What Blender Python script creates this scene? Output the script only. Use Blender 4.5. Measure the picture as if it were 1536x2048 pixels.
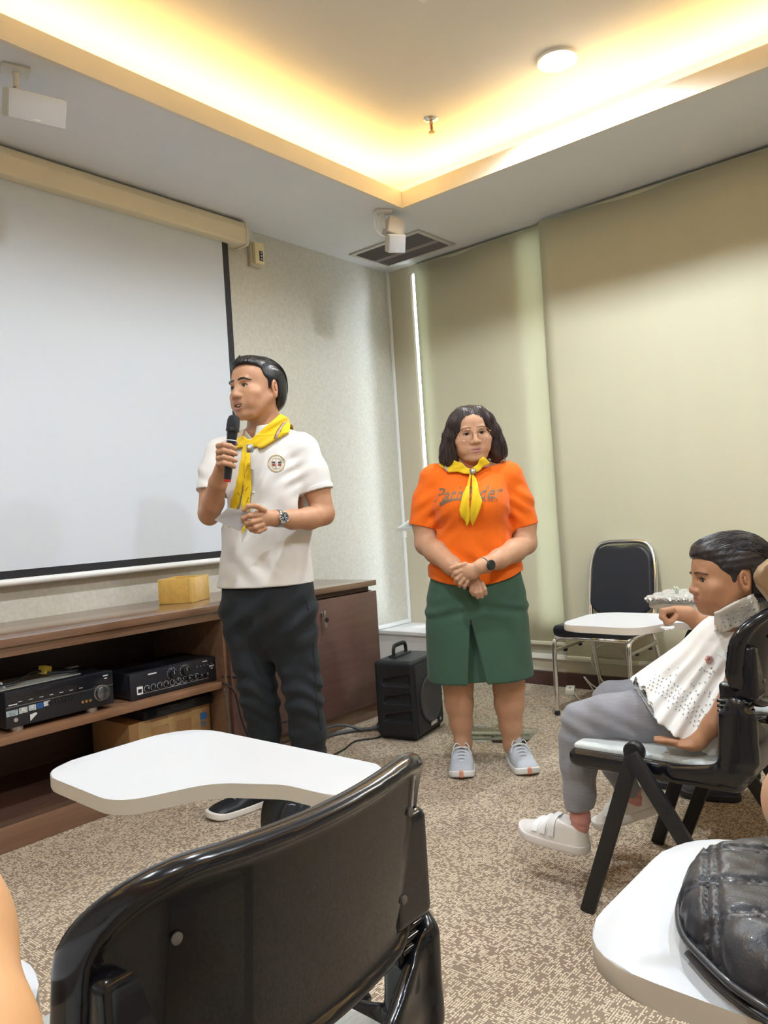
import bpy, bmesh, math, random
import numpy as np
from mathutils import Matrix, Vector, Euler
from mathutils.bvhtree import BVHTree

for _o in list(bpy.data.objects):
    bpy.data.objects.remove(_o, do_unlink=True)
SC = bpy.context.scene
COL = SC.collection
PI = math.pi
random.seed(7)

# ------------------------------------------------------------------ camera
CAM_H = 1.12
FPX = 1558.0                       # focal length in pixels of the 1536 x 2048 frame
ROLL = math.radians(3.6576)
PITCH = math.radians(0.2569)
AZ = math.radians(39.885)          # view direction, measured from the X axis (front wall)
_F = Vector((math.cos(AZ), math.sin(AZ), 0)); _R = Vector((math.sin(AZ), -math.cos(AZ), 0)); _U = Vector((0, 0, 1))
_Fp = _F * math.cos(PITCH) + _U * math.sin(PITCH)
_Up = _U * math.cos(PITCH) - _F * math.sin(PITCH)
_cx = _R * math.cos(ROLL) - _Up * math.sin(ROLL)       # image right
_cy = _R * math.sin(ROLL) + _Up * math.cos(ROLL)      # image up
cam_data = bpy.data.cameras.new('camera')
cam = bpy.data.objects.new('camera', cam_data); COL.objects.link(cam)
cam.matrix_world = Matrix(((_cx.x, _cy.x, -_Fp.x, 0), (_cx.y, _cy.y, -_Fp.y, 0), (_cx.z, _cy.z, -_Fp.z, CAM_H), (0, 0, 0, 1)))
cam_data.sensor_fit = 'VERTICAL'; cam_data.sensor_height = 36.0
cam_data.lens = 36.0 * FPX / 2048.0
cam_data.clip_start = 0.05
SC.camera = cam

# ------------------------------------------------------------------ world, exposure
SC.view_settings.view_transform = 'Standard'
SC.view_settings.look = 'None'
SC.view_settings.gamma = 1.0
SC.view_settings.use_curve_mapping = False
SC.view_settings.exposure = 0.28
W = bpy.data.worlds.new('overcast_daylight'); SC.world = W; W.use_nodes = True
_bg = W.node_tree.nodes['Background']
_bg.inputs[0].default_value = (0.92, 0.97, 1.0, 1); _bg.inputs[1].default_value = 11.0

# ceiling downlights: x, y, power
LAMPS = [(3.23, 1.53, 62), (1.42, 1.53, 54), (3.23, -0.35, 50), (1.42, -0.35, 60), (-0.4, 1.53, 45), (-0.4, -0.35, 45)]
LAMP_COL = (0.84, 0.93, 1.0)
COVE_STRENGTH = 29.0
COVE_COL = (1.0, 0.66, 0.23)

# ------------------------------------------------------------------ pixel -> place (photograph measured at 1536 x 2048)
_cr, _sr = math.cos(ROLL), math.sin(ROLL)
def cam_ab(x, y):
    dx, dy = x - 768.0, y - 1024.0
    return dx * _cr - dy * _sr, dx * _sr + dy * _cr
def loc(x, y, D):
    """camera aligned frame: right, away, height for the image point (x, y) at distance D"""
    a, b = cam_ab(x, y)
    f = _F.dot(_Fp); 
    z = CAM_H + D * math.tan(PITCH) - b * D / FPX
    return np.array([a * D / FPX, D, z])
def world(x, y, D):
    l = loc(x, y, D)
    v = _R * l[0] + _F * l[1]
    return Vector((v.x, v.y, l[2]))
VIEW_ROT = math.atan2(_R.y, _R.x)          # object rotation that turns the camera aligned frame into the room

# ------------------------------------------------------------------ materials
MATS = {}
def nt(m): return m.node_tree
def mat(name, color=(0.5, 0.5, 0.5), rough=0.5, metal=0.0, spec=0.5, coat=0.0, var=0.0, vscale=8.0, bump=0.0, bscale=60.0,
        trans=0.0, ior=1.45, alpha=1.0, emit=None, estr=0.0, sheen=0.0, aniso=None, attr=None):
    if name in MATS: return MATS[name]
    m = bpy.data.materials.new(name); m.use_nodes = True
    n = m.node_tree.nodes; l = m.node_tree.links
    b = n['Principled BSDF']
    b.inputs['Base Color'].default_value = (*color, 1)
    b.inputs['Roughness'].default_value = rough
    b.inputs['Metallic'].default_value = metal
    b.inputs['Specular IOR Level'].default_value = spec
    b.inputs['Coat Weight'].default_value = coat
    b.inputs['Transmission Weight'].default_value = trans
    b.inputs['IOR'].default_value = ior
    b.inputs['Alpha'].default_value = alpha
    b.inputs['Sheen Weight'].default_value = sheen
    if emit:
        b.inputs['Emission Color'].default_value = (*emit, 1); b.inputs['Emission Strength'].default_value = estr
    tc = None
    def coords(scale):
        nonlocal tc
        if tc is None: tc = n.new('ShaderNodeTexCoord')
        mp = n.new('ShaderNodeMapping'); l.new(tc.outputs['Object'], mp.inputs[0])
        s = scale if isinstance(scale, (tuple, list)) else (scale,) * 3
        mp.inputs['Scale'].default_value = s
        return mp.outputs[0]
    src = None
    if attr:
        a = n.new('ShaderNodeAttribute'); a.attribute_name = attr; src = a.outputs['Color']
    if var > 0:
        t = n.new('ShaderNodeTexNoise'); t.inputs['Scale'].default_value = 1.0; t.inputs['Detail'].default_value = 5
        l.new(coords(vscale), t.inputs['Vector'])
        mr = n.new('ShaderNodeMapRange'); mr.inputs[1].default_value = 0.25; mr.inputs[2].default_value = 0.75
        mr.inputs[3].default_value = 1 - var; mr.inputs[4].default_value = 1 + var
        l.new(t.outputs['Fac'], mr.inputs[0])
        mx = n.new('ShaderNodeMix'); mx.data_type = 'RGBA'; mx.blend_type = 'MULTIPLY'; mx.inputs[0].default_value = 1
        if src is None: mx.inputs[6].default_value = (*color, 1)
        else: l.new(src, mx.inputs[6])
        l.new(mr.outputs[0], mx.inputs[7]); src = mx.outputs[2]
    if src is not None: l.new(src, b.inputs['Base Color'])
    if bump > 0:
        t = n.new('ShaderNodeTexNoise'); t.inputs['Scale'].default_value = 1.0; t.inputs['Detail'].default_value = 4
        l.new(coords(bscale), t.inputs['Vector'])
        bp = n.new('ShaderNodeBump'); bp.inputs['Strength'].default_value = bump; bp.inputs['Distance'].default_value = 0.004
        l.new(t.outputs['Fac'], bp.inputs['Height']); l.new(bp.outputs[0], b.inputs['Normal'])
    MATS[name] = m
    return m

def clear_mat(name, tint=(0.95, 0.98, 0.97), refl=0.08, rough=0.03):
    m = bpy.data.materials.new(name); m.use_nodes = True
    n, l = m.node_tree.nodes, m.node_tree.links; n.remove(n['Principled BSDF']); out = n['Material Output']
    t = n.new('ShaderNodeBsdfTransparent'); t.inputs[0].default_value = (*tint, 1)
    g = n.new('ShaderNodeBsdfGlossy'); g.inputs['Roughness'].default_value = rough
    lw = n.new('ShaderNodeLayerWeight'); lw.inputs[0].default_value = refl * 3
    mx = n.new('ShaderNodeMixShader'); l.new(lw.outputs['Fresnel'], mx.inputs[0]); l.new(t.outputs[0], mx.inputs[1]); l.new(g.outputs[0], mx.inputs[2])
    l.new(mx.outputs[0], out.inputs[0]); MATS[name] = m; return m
# ------------------------------------------------------------------ mesh helpers
def tag(o, label=None, cat=None, group=None, kind=None):
    if label: o['label'] = label
    if cat: o['category'] = cat
    if group: o['group'] = group
    if kind: o['kind'] = kind
    return o
def empty(name, loc_=(0, 0, 0), rz=0.0, label=None, cat=None, group=None):
    o = bpy.data.objects.new(name, None); COL.objects.link(o)
    o.empty_display_size = 0.1
    o.location = loc_; o.rotation_euler = (0, 0, rz)
    return tag(o, label, cat, group)
def obj(name, me, m=None, parent=None, smooth=35, loc_=None, rot=None):
    if isinstance(me, bmesh.types.BMesh):
        bm = me; me = bpy.data.meshes.new(name); bmesh.ops.recalc_face_normals(bm, faces=bm.faces[:]); bm.to_mesh(me); bm.free()
    if m is not None:
        if isinstance(m, (list, tuple)):
            for q in m: me.materials.append(q)
        else: me.materials.append(m)
    if smooth:
        me.polygons.foreach_set('use_smooth', [True] * len(me.polygons))
        if smooth < 180: me.set_sharp_from_angle(angle=math.radians(smooth))
    o = bpy.data.objects.new(name, me); COL.objects.link(o)
    if parent is not None: o.parent = parent
    if loc_ is not None: o.location = loc_
    if rot is not None: o.rotation_euler = rot
    return o
def struct(name, me, m, label, parent=None, smooth=0):
    o = obj(name, me, m, parent, smooth)
    return tag(o, label, None, None, 'structure')
def BM(): return bmesh.new()
def xf(bm, verts, M):
    if M is not None: bmesh.ops.transform(bm, matrix=M, verts=verts)
def T(x=0, y=0, z=0, rx=0, ry=0, rz=0):
    return Matrix.Translation((x, y, z)) @ Euler((rx, ry, rz)).to_matrix().to_4x4()
def box(bm, x0, x1, y0, y1, z0, z1, bev=0.0, seg=2, M=None, mi=0):
    vs = [bm.verts.new(v) for v in ((x0, y0, z0), (x1, y0, z0), (x1, y1, z0), (x0, y1, z0), (x0, y0, z1), (x1, y0, z1), (x1, y1, z1), (x0, y1, z1))]
    fs = [bm.faces.new([vs[i] for i in q]) for q in ((0, 3, 2, 1), (4, 5, 6, 7), (0, 1, 5, 4), (1, 2, 6, 5), (2, 3, 7, 6), (3, 0, 4, 7))]
    for f in fs: f.material_index = mi
    if bev > 0:
        es = set(e for f in fs for e in f.edges)
        r = bmesh.ops.bevel(bm, geom=list(es), offset=bev, segments=seg, affect='EDGES', profile=0.5)
        fset = set(r['faces']) | set(f for f in fs if f.is_valid)
        for f in r['faces']: f.material_index = mi
        vs = list(set(v for f in fset for v in f.verts))
    xf(bm, vs, M)
    return vs
def prism(bm, pts, z0, z1, bev=0.0, seg=2, M=None, mi=0):
    """extruded outline (x, y) between z0 and z1"""
    n = len(pts)
    lo = [bm.verts.new((p[0], p[1], z0)) for p in pts]; hi = [bm.verts.new((p[0], p[1], z1)) for p in pts]
    ft = bm.faces.new(hi); fb = bm.faces.new(lo[::-1])
    fs = [ft, fb] + [bm.faces.new((lo[i], lo[(i + 1) % n], hi[(i + 1) % n], hi[i])) for i in range(n)]
    for f in fs: f.material_index = mi
    vs = lo + hi
    if bev > 0:
        es = list(set(ft.edges) | set(fb.edges))
        r = bmesh.ops.bevel(bm, geom=es, offset=bev, segments=seg, affect='EDGES', profile=0.5)
        for f in r['faces']: f.material_index = mi
        fset = set(r['faces']) | set(f for f in fs if f.is_valid)
        vs = list(set(v for f in fset for v in f.verts))
    xf(bm, vs, M)
    return vs
def lathe(bm, prof, seg=24, M=None, cap=True, mi=0):
    """profile of (r, z) turned about z"""
    rings = []
    for r, z in prof:
        rings.append([bm.verts.new((r * math.cos(2 * PI * i / seg), r * math.sin(2 * PI * i / seg), z)) for i in range(seg)])
    for a, b in zip(rings, rings[1:]):
        for i in range(seg):
            f = bm.faces.new((a[i], a[(i + 1) % seg], b[(i + 1) % seg], b[i])); f.material_index = mi
    if cap:
        bm.faces.new(rings[0][::-1]).material_index = mi; bm.faces.new(rings[-1]).material_index = mi
    vs = [v for r in rings for v in r]
    xf(bm, vs, M)
    return vs
def tube(bm, pts, r, seg=10, cap=True, closed=False, M=None, flat=None, mi=0):
    """swept tube through points; r a number or one radius for each point; flat=(fx, fy) squashes the section"""
    P = [Vector(p) for p in pts]; n = len(P)
    rr = [r] * n if not hasattr(r, '__len__') else r
    rings = []; up = None
    for i in range(n):
        if closed: t = (P[(i + 1) % n] - P[i - 1])
        else: t = P[min(i + 1, n - 1)] - P[max(i - 1, 0)]
        t.normalize()
        if up is None:
            up = Vector((0, 0, 1)) if abs(t.z) < 0.9 else Vector((0, 1, 0))
        s = t.cross(up)
        if s.length < 1e-6: s = t.orthogonal()
        s.normalize(); up = s.cross(t).normalized()
        fx, fy = flat if flat else (1, 1)
        rings.append([bm.verts.new(P[i] + (s * math.cos(2 * PI * k / seg) * fx + up * math.sin(2 * PI * k / seg) * fy) * rr[i]) for k in range(seg)])
    pairs = list(zip(rings, rings[1:])) + ([(rings[-1], rings[0])] if closed else [])
    for a, b in pairs:
        for k in range(seg):
            bm.faces.new((a[k], a[(k + 1) % seg], b[(k + 1) % seg], b[k])).material_index = mi
    if cap and not closed:
        bm.faces.new(rings[0][::-1]).material_index = mi; bm.faces.new(rings[-1]).material_index = mi
    vs = [v for q in rings for v in q]
    xf(bm, vs, M)
    return vs
def smooth_path(pts, n=8):
    """Catmull-Rom through the points"""
    P = [Vector(p) for p in pts]; out = []
    for i in range(len(P) - 1):
        a, b, c, d = P[max(i - 1, 0)], P[i], P[i + 1], P[min(i + 2, len(P) - 1)]
        for k in range(n):
            t = k / n
            out.append(0.5 * ((2 * b) + (c - a) * t + (2 * a - 5 * b + 4 * c - d) * t * t + (3 * b - a - 3 * c + d) * t ** 3))
    out.append(P[-1]); return out
def round_poly(pts, seg=6):
    """corner-rounded outline: points (x, y, radius)"""
    out = []; n = len(pts)
    for i in range(n):
        p = Vector(pts[i][:2]); a = Vector(pts[i - 1][:2]); b = Vector(pts[(i + 1) % n][:2]); r = pts[i][2]
        if r <= 0: out.append((p.x, p.y)); continue
        u = (a - p).normalized(); v = (b - p).normalized()
        ang = u.angle(v); d = min(r / math.tan(ang / 2), (a - p).length * 0.49, (b - p).length * 0.49)
        s, e = p + u * d, p + v * d
        for k in range(seg + 1):
            t = k / seg
            q = s * (1 - t) ** 2 + p * 2 * t * (1 - t) + e * t ** 2
            out.append((q.x, q.y))
    return out
def text_bm(body, size, extrude=0.0005, shear=0.0, bold=0.0, align='CENTER'):
    cu = bpy.data.curves.new('lettering', 'FONT'); cu.body = body; cu.size = size; cu.extrude = extrude; cu.shear = shear
    cu.offset = bold; cu.align_x = align; cu.align_y = 'CENTER'; cu.resolution_u = 3
    o = bpy.data.objects.new('lettering', cu); COL.objects.link(o)
    dg = bpy.context.evaluated_depsgraph_get(); me = bpy.data.meshes.new_from_object(o.evaluated_get(dg))
    bpy.data.objects.remove(o, do_unlink=True); bpy.data.curves.remove(cu)
    bm = bmesh.new(); bm.from_mesh(me); bpy.data.meshes.remove(me)
    return bm
def copy_tree(o, parent=None):
    c = o.copy(); COL.objects.link(c); c.parent = parent
    for ch in list(o.children): copy_tree(ch, c)
    return c
# ================================================================== room
XR, YF, XL, YB = 4.35, 3.46, -3.0, -3.6     # right wall, front wall, left wall, back wall
ZS, ZC = 2.845, 3.10                         # soffit and raised ceiling
CX0, CX1, CY0, CY1 = -2.1, 3.50, -2.7, 2.65  # raised ceiling opening
LIP = 2.935

m_soffit = mat('soffit_paint', (0.77, 0.77, 0.78), 0.9, var=0.02, vscale=3)
m_ceil = mat('ceiling_paint', (0.78, 0.735, 0.66), 0.9, var=0.02, vscale=3)
m_lip = mat('cove_lip_paint', (0.80, 0.74, 0.64), 0.85, var=0.03, vscale=6)

def wallpaper():
    m = bpy.data.materials.new('beige_wallpaper'); m.use_nodes = True
    n, l = m.node_tree.nodes, m.node_tree.links; b = n['Principled BSDF']
    tc = n.new('ShaderNodeTexCoord')
    a = n.new('ShaderNodeTexNoise'); a.inputs['Scale'].default_value = 55; a.inputs['Detail'].default_value = 6
    l.new(tc.outputs['Object'], a.inputs['Vector'])
    r = n.new('ShaderNodeValToRGB'); r.color_ramp.elements[0].position = 0.3; r.color_ramp.elements[1].position = 0.7
    r.color_ramp.elements[0].color = (0.56, 0.545, 0.475, 1); r.color_ramp.elements[1].color = (0.645, 0.63, 0.56, 1)
    l.new(a.outputs['Fac'], r.inputs[0]); l.new(r.outputs[0], b.inputs['Base Color'])
    v = n.new('ShaderNodeTexNoise'); v.inputs['Scale'].default_value = 130; v.inputs['Detail'].default_value = 3
    l.new(tc.outputs['Object'], v.inputs['Vector'])
    bp = n.new('ShaderNodeBump'); bp.inputs['Strength'].default_value = 0.35; bp.inputs['Distance'].default_value = 0.003
    l.new(v.outputs['Fac'], bp.inputs['Height']); l.new(bp.outputs[0], b.inputs['Normal'])
    b.inputs['Roughness'].default_value = 0.42; b.inputs['Specular IOR Level'].default_value = 0.45
    return m
m_wall = wallpaper()

def carpet():
    m = bpy.data.materials.new('patterned_carpet'); m.use_nodes = True
    n, l = m.node_tree.nodes, m.node_tree.links; b = n['Principled BSDF']
    tc = n.new('ShaderNodeTexCoord')
    def M(op, a, b2=None, c=None):
        q = n.new('ShaderNodeMath'); q.operation = op
        for i, v in enumerate((a, b2, c)):
            if v is None: continue
            if isinstance(v, (int, float)): q.inputs[i].default_value = v
            else: l.new(v, q.inputs[i])
        return q.outputs[0]
    sp = n.new('ShaderNodeSeparateXYZ'); l.new(tc.outputs['Object'], sp.inputs[0])
    X, Y = sp.outputs[0], sp.outputs[1]
    # carpet tiles 0.5 m, weave turned in every other tile
    tx = M('FLOOR', M('MULTIPLY', X, 2.0)); ty = M('FLOOR', M('MULTIPLY', Y, 2.0))
    par = M('MODULO', M('ABSOLUTE', M('ADD', tx, ty)), 2.0)
    def mixv(f, a, c):
        return M('ADD', M('MULTIPLY', a, M('SUBTRACT', 1.0, f)), M('MULTIPLY', c, f))
    U = mixv(par, X, Y); V = mixv(par, Y, X)
    def cells(cu, cv, seed, thr, wu, wv):
        u = M('MULTIPLY', U, 1.0 / cu); v = M('MULTIPLY', V, 1.0 / cv)
        v = M('ADD', v, 0.0)
        fu, fv = M('FLOOR', u), M('FLOOR', v)
        c = n.new('ShaderNodeCombineXYZ'); l.new(fu, c.inputs[0]); l.new(fv, c.inputs[1]); c.inputs[2].default_value = seed
        wn = n.new('ShaderNodeTexWhiteNoise'); wn.noise_dimensions = '3D'; l.new(c.outputs[0], wn.inputs['Vector'])
        du = M('ABSOLUTE', M('SUBTRACT', M('FRACT', u), 0.5)); dv = M('ABSOLUTE', M('SUBTRACT', M('FRACT', v), 0.5))
        return M('MULTIPLY', M('MULTIPLY', M('GREATER_THAN', wn.outputs['Value'], thr), M('LESS_THAN', du, wu)), M('LESS_THAN', dv, wv))
    a1 = cells(0.0100, 0.0062, 1.0, 0.52, 0.40, 0.28)
    a2 = cells(0.0062, 0.0100, 5.0, 0.80, 0.28, 0.47)
    a3 = cells(0.0200, 0.0062, 9.0, 0.86, 0.46, 0.26)
    dash = M('MAXIMUM', M('MAXIMUM', a1, a2), a3)
    nz = n.new('ShaderNodeTexNoise'); nz.inputs['Scale'].default_value = 420; nz.inputs['Detail'].default_value = 2
    l.new(tc.outputs['Object'], nz.inputs['Vector'])
    big = n.new('ShaderNodeTexNoise'); big.inputs['Scale'].default_value = 3.2; big.inputs['Detail'].default_value = 3
    l.new(tc.outputs['Object'], big.inputs['Vector'])
    r = n.new('ShaderNodeValToRGB'); r.color_ramp.elements[0].position = 0.35; r.color_ramp.elements[1].position = 0.65
    r.color_ramp.elements[0].color = (0.265, 0.190, 0.140, 1); r.color_ramp.elements[1].color = (0.300, 0.235, 0.170, 1)
    l.new(big.outputs['Fac'], r.inputs[0])
    mx = n.new('ShaderNodeMix'); mx.data_type = 'RGBA'; mx.inputs[7].default_value = (0.71, 0.60, 0.455, 1)
    l.new(dash, mx.inputs[0]); l.new(r.outputs[0], mx.inputs[6])
    m2 = n.new('ShaderNodeMix'); m2.data_type = 'RGBA'; m2.blend_type = 'MULTIPLY'; m2.inputs[0].default_value = 1.0
    mr = n.new('ShaderNodeMapRange'); mr.inputs[1].default_value = 0.3; mr.inputs[2].default_value = 0.7; mr.inputs[3].default_value = 0.72; mr.inputs[4].default_value = 1.2
    l.new(nz.outputs['Fac'], mr.inputs[0]); l.new(mx.outputs[2], m2.inputs[6]); l.new(mr.outputs[0], m2.inputs[7])
    l.new(m2.outputs[2], b.inputs['Base Color'])
    bp = n.new('ShaderNodeBump'); bp.inputs['Strength'].default_value = 0.5; bp.inputs['Distance'].default_value = 0.003
    hh = M('ADD', M('MULTIPLY', dash, 0.5), nz.outputs['Fac']); l.new(hh, bp.inputs['Height']); l.new(bp.outputs[0], b.inputs['Normal'])
    b.inputs['Roughness'].default_value = 0.95; b.inputs['Specular IOR Level'].default_value = 0.15; b.inputs['Sheen Weight'].default_value = 0.15
    return m
m_carpet = carpet()

bm = BM(); box(bm, XL - .2, XR + .2, YB - .2, YF + .2, -0.12, 0.0); struct('floor', bm, m_carpet, 'brown and cream patterned carpet floor')
bm = BM(); box(bm, XL - .2, XR + .2, YF, YF + .2, 0, 3.3); struct('wall_front', bm, m_wall, 'beige wallpapered front wall behind the projection screen')
bm = BM(); box(bm, XL - .2, XL, YB, YF, 0, 3.3); struct('wall_left', bm, m_wall, 'beige wallpapered wall on the far left, out of view')
bm = BM(); box(bm, XL - .2, XR + .2, YB - .2, YB, 0, 3.3); struct('wall_back', bm, m_wall, 'beige wallpapered wall behind the camera')

# right wall with window openings (hidden by roller blinds)
OPEN = [(3.10, 3.262), (2.21, 2.40)]
Z0, Z1 = 0.36, 2.80
bm = BM()
box(bm, XR, XR + .03, YB, YF, 0, Z0); box(bm, XR, XR + .03, YB, YF, Z1, 3.3)
ys = [YF] + [v for a, b in OPEN for v in (b, a)] + [YB]
for i in range(0, len(ys), 2): box(bm, XR, XR + .03, ys[i + 1], ys[i], Z0, Z1)
struct('wall_right', bm, mat('window_wall_paint', (0.60, 0.555, 0.43), 0.7, var=0.02, bump=0.1, bscale=90), 'beige window wall on the right behind the blinds')
m_white = mat('white_paint', (0.80, 0.80, 0.79), 0.45, var=0.02)
m_glass = clear_mat('window_glass', (0.95, 0.98, 1.0))
for i, (a, b) in enumerate(OPEN):
    bm = BM(); t = 0.012
    box(bm, XR + .004, XR + .024, a, a + t, Z0, Z1); box(bm, XR + .004, XR + .024, b - t, b, Z0, Z1)
    box(bm, XR + .004, XR + .024, a, b, Z0, Z0 + t); box(bm, XR + .004, XR + .024, a, b, Z1 - t, Z1)
    w = struct('window_%d' % (i + 1), bm, m_white, 'narrow white framed window strip glimpsed beside the first blind' if i == 0 else 'white framed window hidden behind the roller blinds')
    bm = BM(); box(bm, XR + .012, XR + .015, a + t, b - t, Z0 + t, Z1 - t); obj('pane', bm, m_glass, w, 0)

# soffit ring, cove trough and raised ceiling
bm = BM()
box(bm, CX1, XR, YB, YF, ZS, ZS + .02); box(bm, XL, CX0, YB, YF, ZS, ZS + .02)
box(bm, CX0, CX1, CY1, YF, ZS, ZS + .02); box(bm, CX0, CX1, YB, CY0, ZS, ZS + .02)
struct('ceiling', bm, m_soffit, 'grey white lowered ceiling soffit around the lit cove')
bm = BM(); box(bm, XL - .2, XR + .2, YB - .2, YF + .2, ZC, ZC + .1); struct('ceiling_raised', bm, m_ceil, 'cream raised ceiling inside the cove')
bm = BM(); t = 0.018; e = 0.004
box(bm, CX1 - e, CX1 + t, CY0 - t, CY1 + t, ZS - .003, LIP); box(bm, CX0 - t, CX0 + e, CY0 - t, CY1 + t, ZS - .003, LIP)
box(bm, CX0 + e, CX1 - e, CY1 - e, CY1 + t, ZS - .003, LIP); box(bm, CX0 + e, CX1 - e, CY0 - t, CY0 + e, ZS - .003, LIP)
struct('trim_1', bm, m_lip, 'cream upright lip along the edge of the lit ceiling cove')
D = 0.24
bm = BM()
box(bm, CX1 + D, CX1 + D + .02, CY0 - D, CY1 + D, ZS + .02, ZC); box(bm, CX0 - D - .02, CX0 - D, CY0 - D, CY1 + D, ZS + .02, ZC)
box(bm, CX0 - D, CX1 + D, CY1 + D, CY1 + D + .02, ZS + .02, ZC); box(bm, CX0 - D, CX1 + D, CY0 - D - .02, CY0 - D, ZS + .02, ZC)
struct('trim_2', bm, m_ceil, 'cream back face of the ceiling cove')
m_cove = mat('warm_cove_tube', (1, .8, .5), 0.5, emit=COVE_COL, estr=COVE_STRENGTH)
for name, a, b in (('left wall side', (CX0 + .1, CY1 + .10), (CX1 + .06, CY1 + .10)), ('window side', (CX1 + .10, CY0), (CX1 + .10, CY1 + .06)),):
    bm = BM(); tube(bm, [(a[0], a[1], ZS + .05), (b[0], b[1], ZS + .05)], 0.014, 8)
    tag(obj('cove_light_tube', bm, m_cove), 'warm light tube hidden in the cove above the projection screen' if name[0] == 'l' else 'warm light tube hidden in the cove above the window blinds', 'cove light', 'cove lights')
for a, b, lb in (((CX0 - .10, CY0), (CX0 - .10, CY1), 'warm light tube hidden in the cove on the far left side of the room'), ((CX0, CY0 - .10), (CX1, CY0 - .10), 'warm light tube hidden in the cove behind the camera')):
    bm = BM(); tube(bm, [(a[0], a[1], ZS + .05), (b[0], b[1], ZS + .05)], 0.014, 8)
    tag(obj('cove_light_tube', bm, m_cove), lb, 'cove light', 'cove lights')

# baseboard, wall trunking, corner trim, low ledge
m_base = mat('dark_brown_baseboard', (0.085, 0.042, 0.036), 0.45, var=0.1)
bm = BM(); box(bm, XR - .018, XR, YB, 2.80, 0, 0.088, 0.003); struct('baseboard_right', bm, m_base, 'dark brown baseboard under the window wall')
m_trunk = mat('white_pvc', (0.82, 0.81, 0.74), 0.4)
bm = BM(); box(bm, XR - .024, XR, YB, 2.80, 0.165, 0.200, 0.004); struct('trim_3', bm, m_trunk, 'cream cable trunking along the window wall')
bm = BM(); box(bm, XR - .014, XR, YB, 2.80, 0.255, 0.285, 0.004); struct('trim_4', bm, m_trunk, 'cream sill strip under the roller blinds')
m_trunk2 = mat('white_pvc_bright', (0.86, 0.88, 0.88), 0.35)
bm = BM(); box(bm, XR - .026, XR - .002, YF - .018, YF, 0.352, ZS, 0.004)
box(bm, XR - .030, XR - .001, YF - .023, YF, 0.95, 1.02, 0.003)
struct('trim_5', bm, m_trunk2, 'white vertical cable trunking in the room corner')
bm = BM(); box(bm, 3.30, XR - .026, YF - .022, YF, 0.352, 0.378, 0.003); struct('trim_6', bm, m_trunk2, 'white horizontal trunking on the front wall above the ledge')
bm = BM(); box(bm, 4.0, XR, 2.84, YF, 0, 0.325, 0.002); box(bm, 3.985, XR, 2.83, YF, 0.325, 0.350, 0.004)
struct('trim_7', bm, mat('ledge_white', (0.76, 0.76, 0.78), 0.5, var=0.02), 'low white boxed ledge in the corner under the window')

# roller blinds
def blind_mat():
    m = bpy.data.materials.new('beige_blind_fabric'); m.use_nodes = True
    n, l = m.node_tree.nodes, m.node_tree.links; b = n['Principled BSDF']; out = n['Material Output']
    tc = n.new('ShaderNodeTexCoord')
    mp = n.new('ShaderNodeMapping'); mp.inputs['Scale'].default_value = (2, 3, 0.35); l.new(tc.outputs['Object'], mp.inputs[0])
    a = n.new('ShaderNodeTexNoise'); a.inputs['Scale'].default_value = 2.0; a.inputs['Detail'].default_value = 3; l.new(mp.outputs[0], a.inputs['Vector'])
    r = n.new('ShaderNodeValToRGB'); r.color_ramp.elements[0].color = (0.67, 0.635, 0.47, 1); r.color_ramp.elements[1].color = (0.715, 0.685, 0.52, 1)
    l.new(a.outputs['Fac'], r.inputs[0]); l.new(r.outputs[0], b.inputs['Base Color'])
    bp = n.new('ShaderNodeBump'); bp.inputs['Strength'].default_value = 0.12; bp.inputs['Distance'].default_value = 0.02
    l.new(a.outputs['Fac'], bp.inputs['Height']); l.new(bp.outputs[0], b.inputs['Normal'])
    b.inputs['Roughness'].default_value = 0.55; b.inputs['Specular IOR Level'].default_value = 0.35
    tr = n.new('ShaderNodeBsdfTranslucent'); tr.inputs[0].default_value = (0.88, 0.92, 0.76, 1)
    mx = n.new('ShaderNodeMixShader'); mx.inputs[0].default_value = 0.16
    l.new(b.outputs[0], mx.inputs[1]); l.new(tr.outputs[0], mx.inputs[2]); l.new(mx.outputs[0], out.inputs[0])
    return m
m_blind = blind_mat()
def blind(y0, y1, x, zb, label, bow=0.0):
    root = empty('roller_blind', (x, y1, zb), 0, label, 'roller blind', 'roller blinds on the window wall')
    ny, nz = 24, 12; vs = []; fs = []
    for j in range(nz + 1):
        for i in range(ny + 1):
            u = i / ny; y = (y0 - y1) * (1 - u); v = j / nz
            xo = 0.006 * math.sin(9 * u + 2 * v) + bow * max(0, 1 - (u) / 0.18) ** 2 * (0.4 + 0.6 * math.sin(PI * v))
            vs.append((xo, y, v * (ZS - .03 - zb)))
    for j in range(nz):
        for i in range(ny):
            a = j * (ny + 1) + i; fs.append((a, a + 1, a + ny + 2, a + ny + 1))
    me = bpy.data.meshes.new('fabric'); me.from_pydata(vs, [], fs)
    o = obj('fabric', me, m_blind, root, 180)
    s = o.modifiers.new('thick', 'SOLIDIFY'); s.thickness = 0.0012
    bm = BM(); tube(bm, [(0.02, y0 - y1, ZS - .03 - zb), (0.02, 0, ZS - .03 - zb)], 0.018, 12); obj('roller', bm, m_blind, root)
    bm = BM(); box(bm, -.008, .008, y0 - y1, 0, -0.012, 0.010, 0.003); obj('bottom_bar', bm, m_blind, root)
    return root
blind(2.185, 3.19, 4.310, 0.27, 'beige roller blind nearest the room corner, glowing along its edge', -0.03)
blind(0.55, 2.205, 4.262, 0.20, 'wide beige roller blind behind the chrome chair')
blind(-1.20, 0.53, 4.262, 0.20, 'wide beige roller blind farther right, out of the picture')
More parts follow.
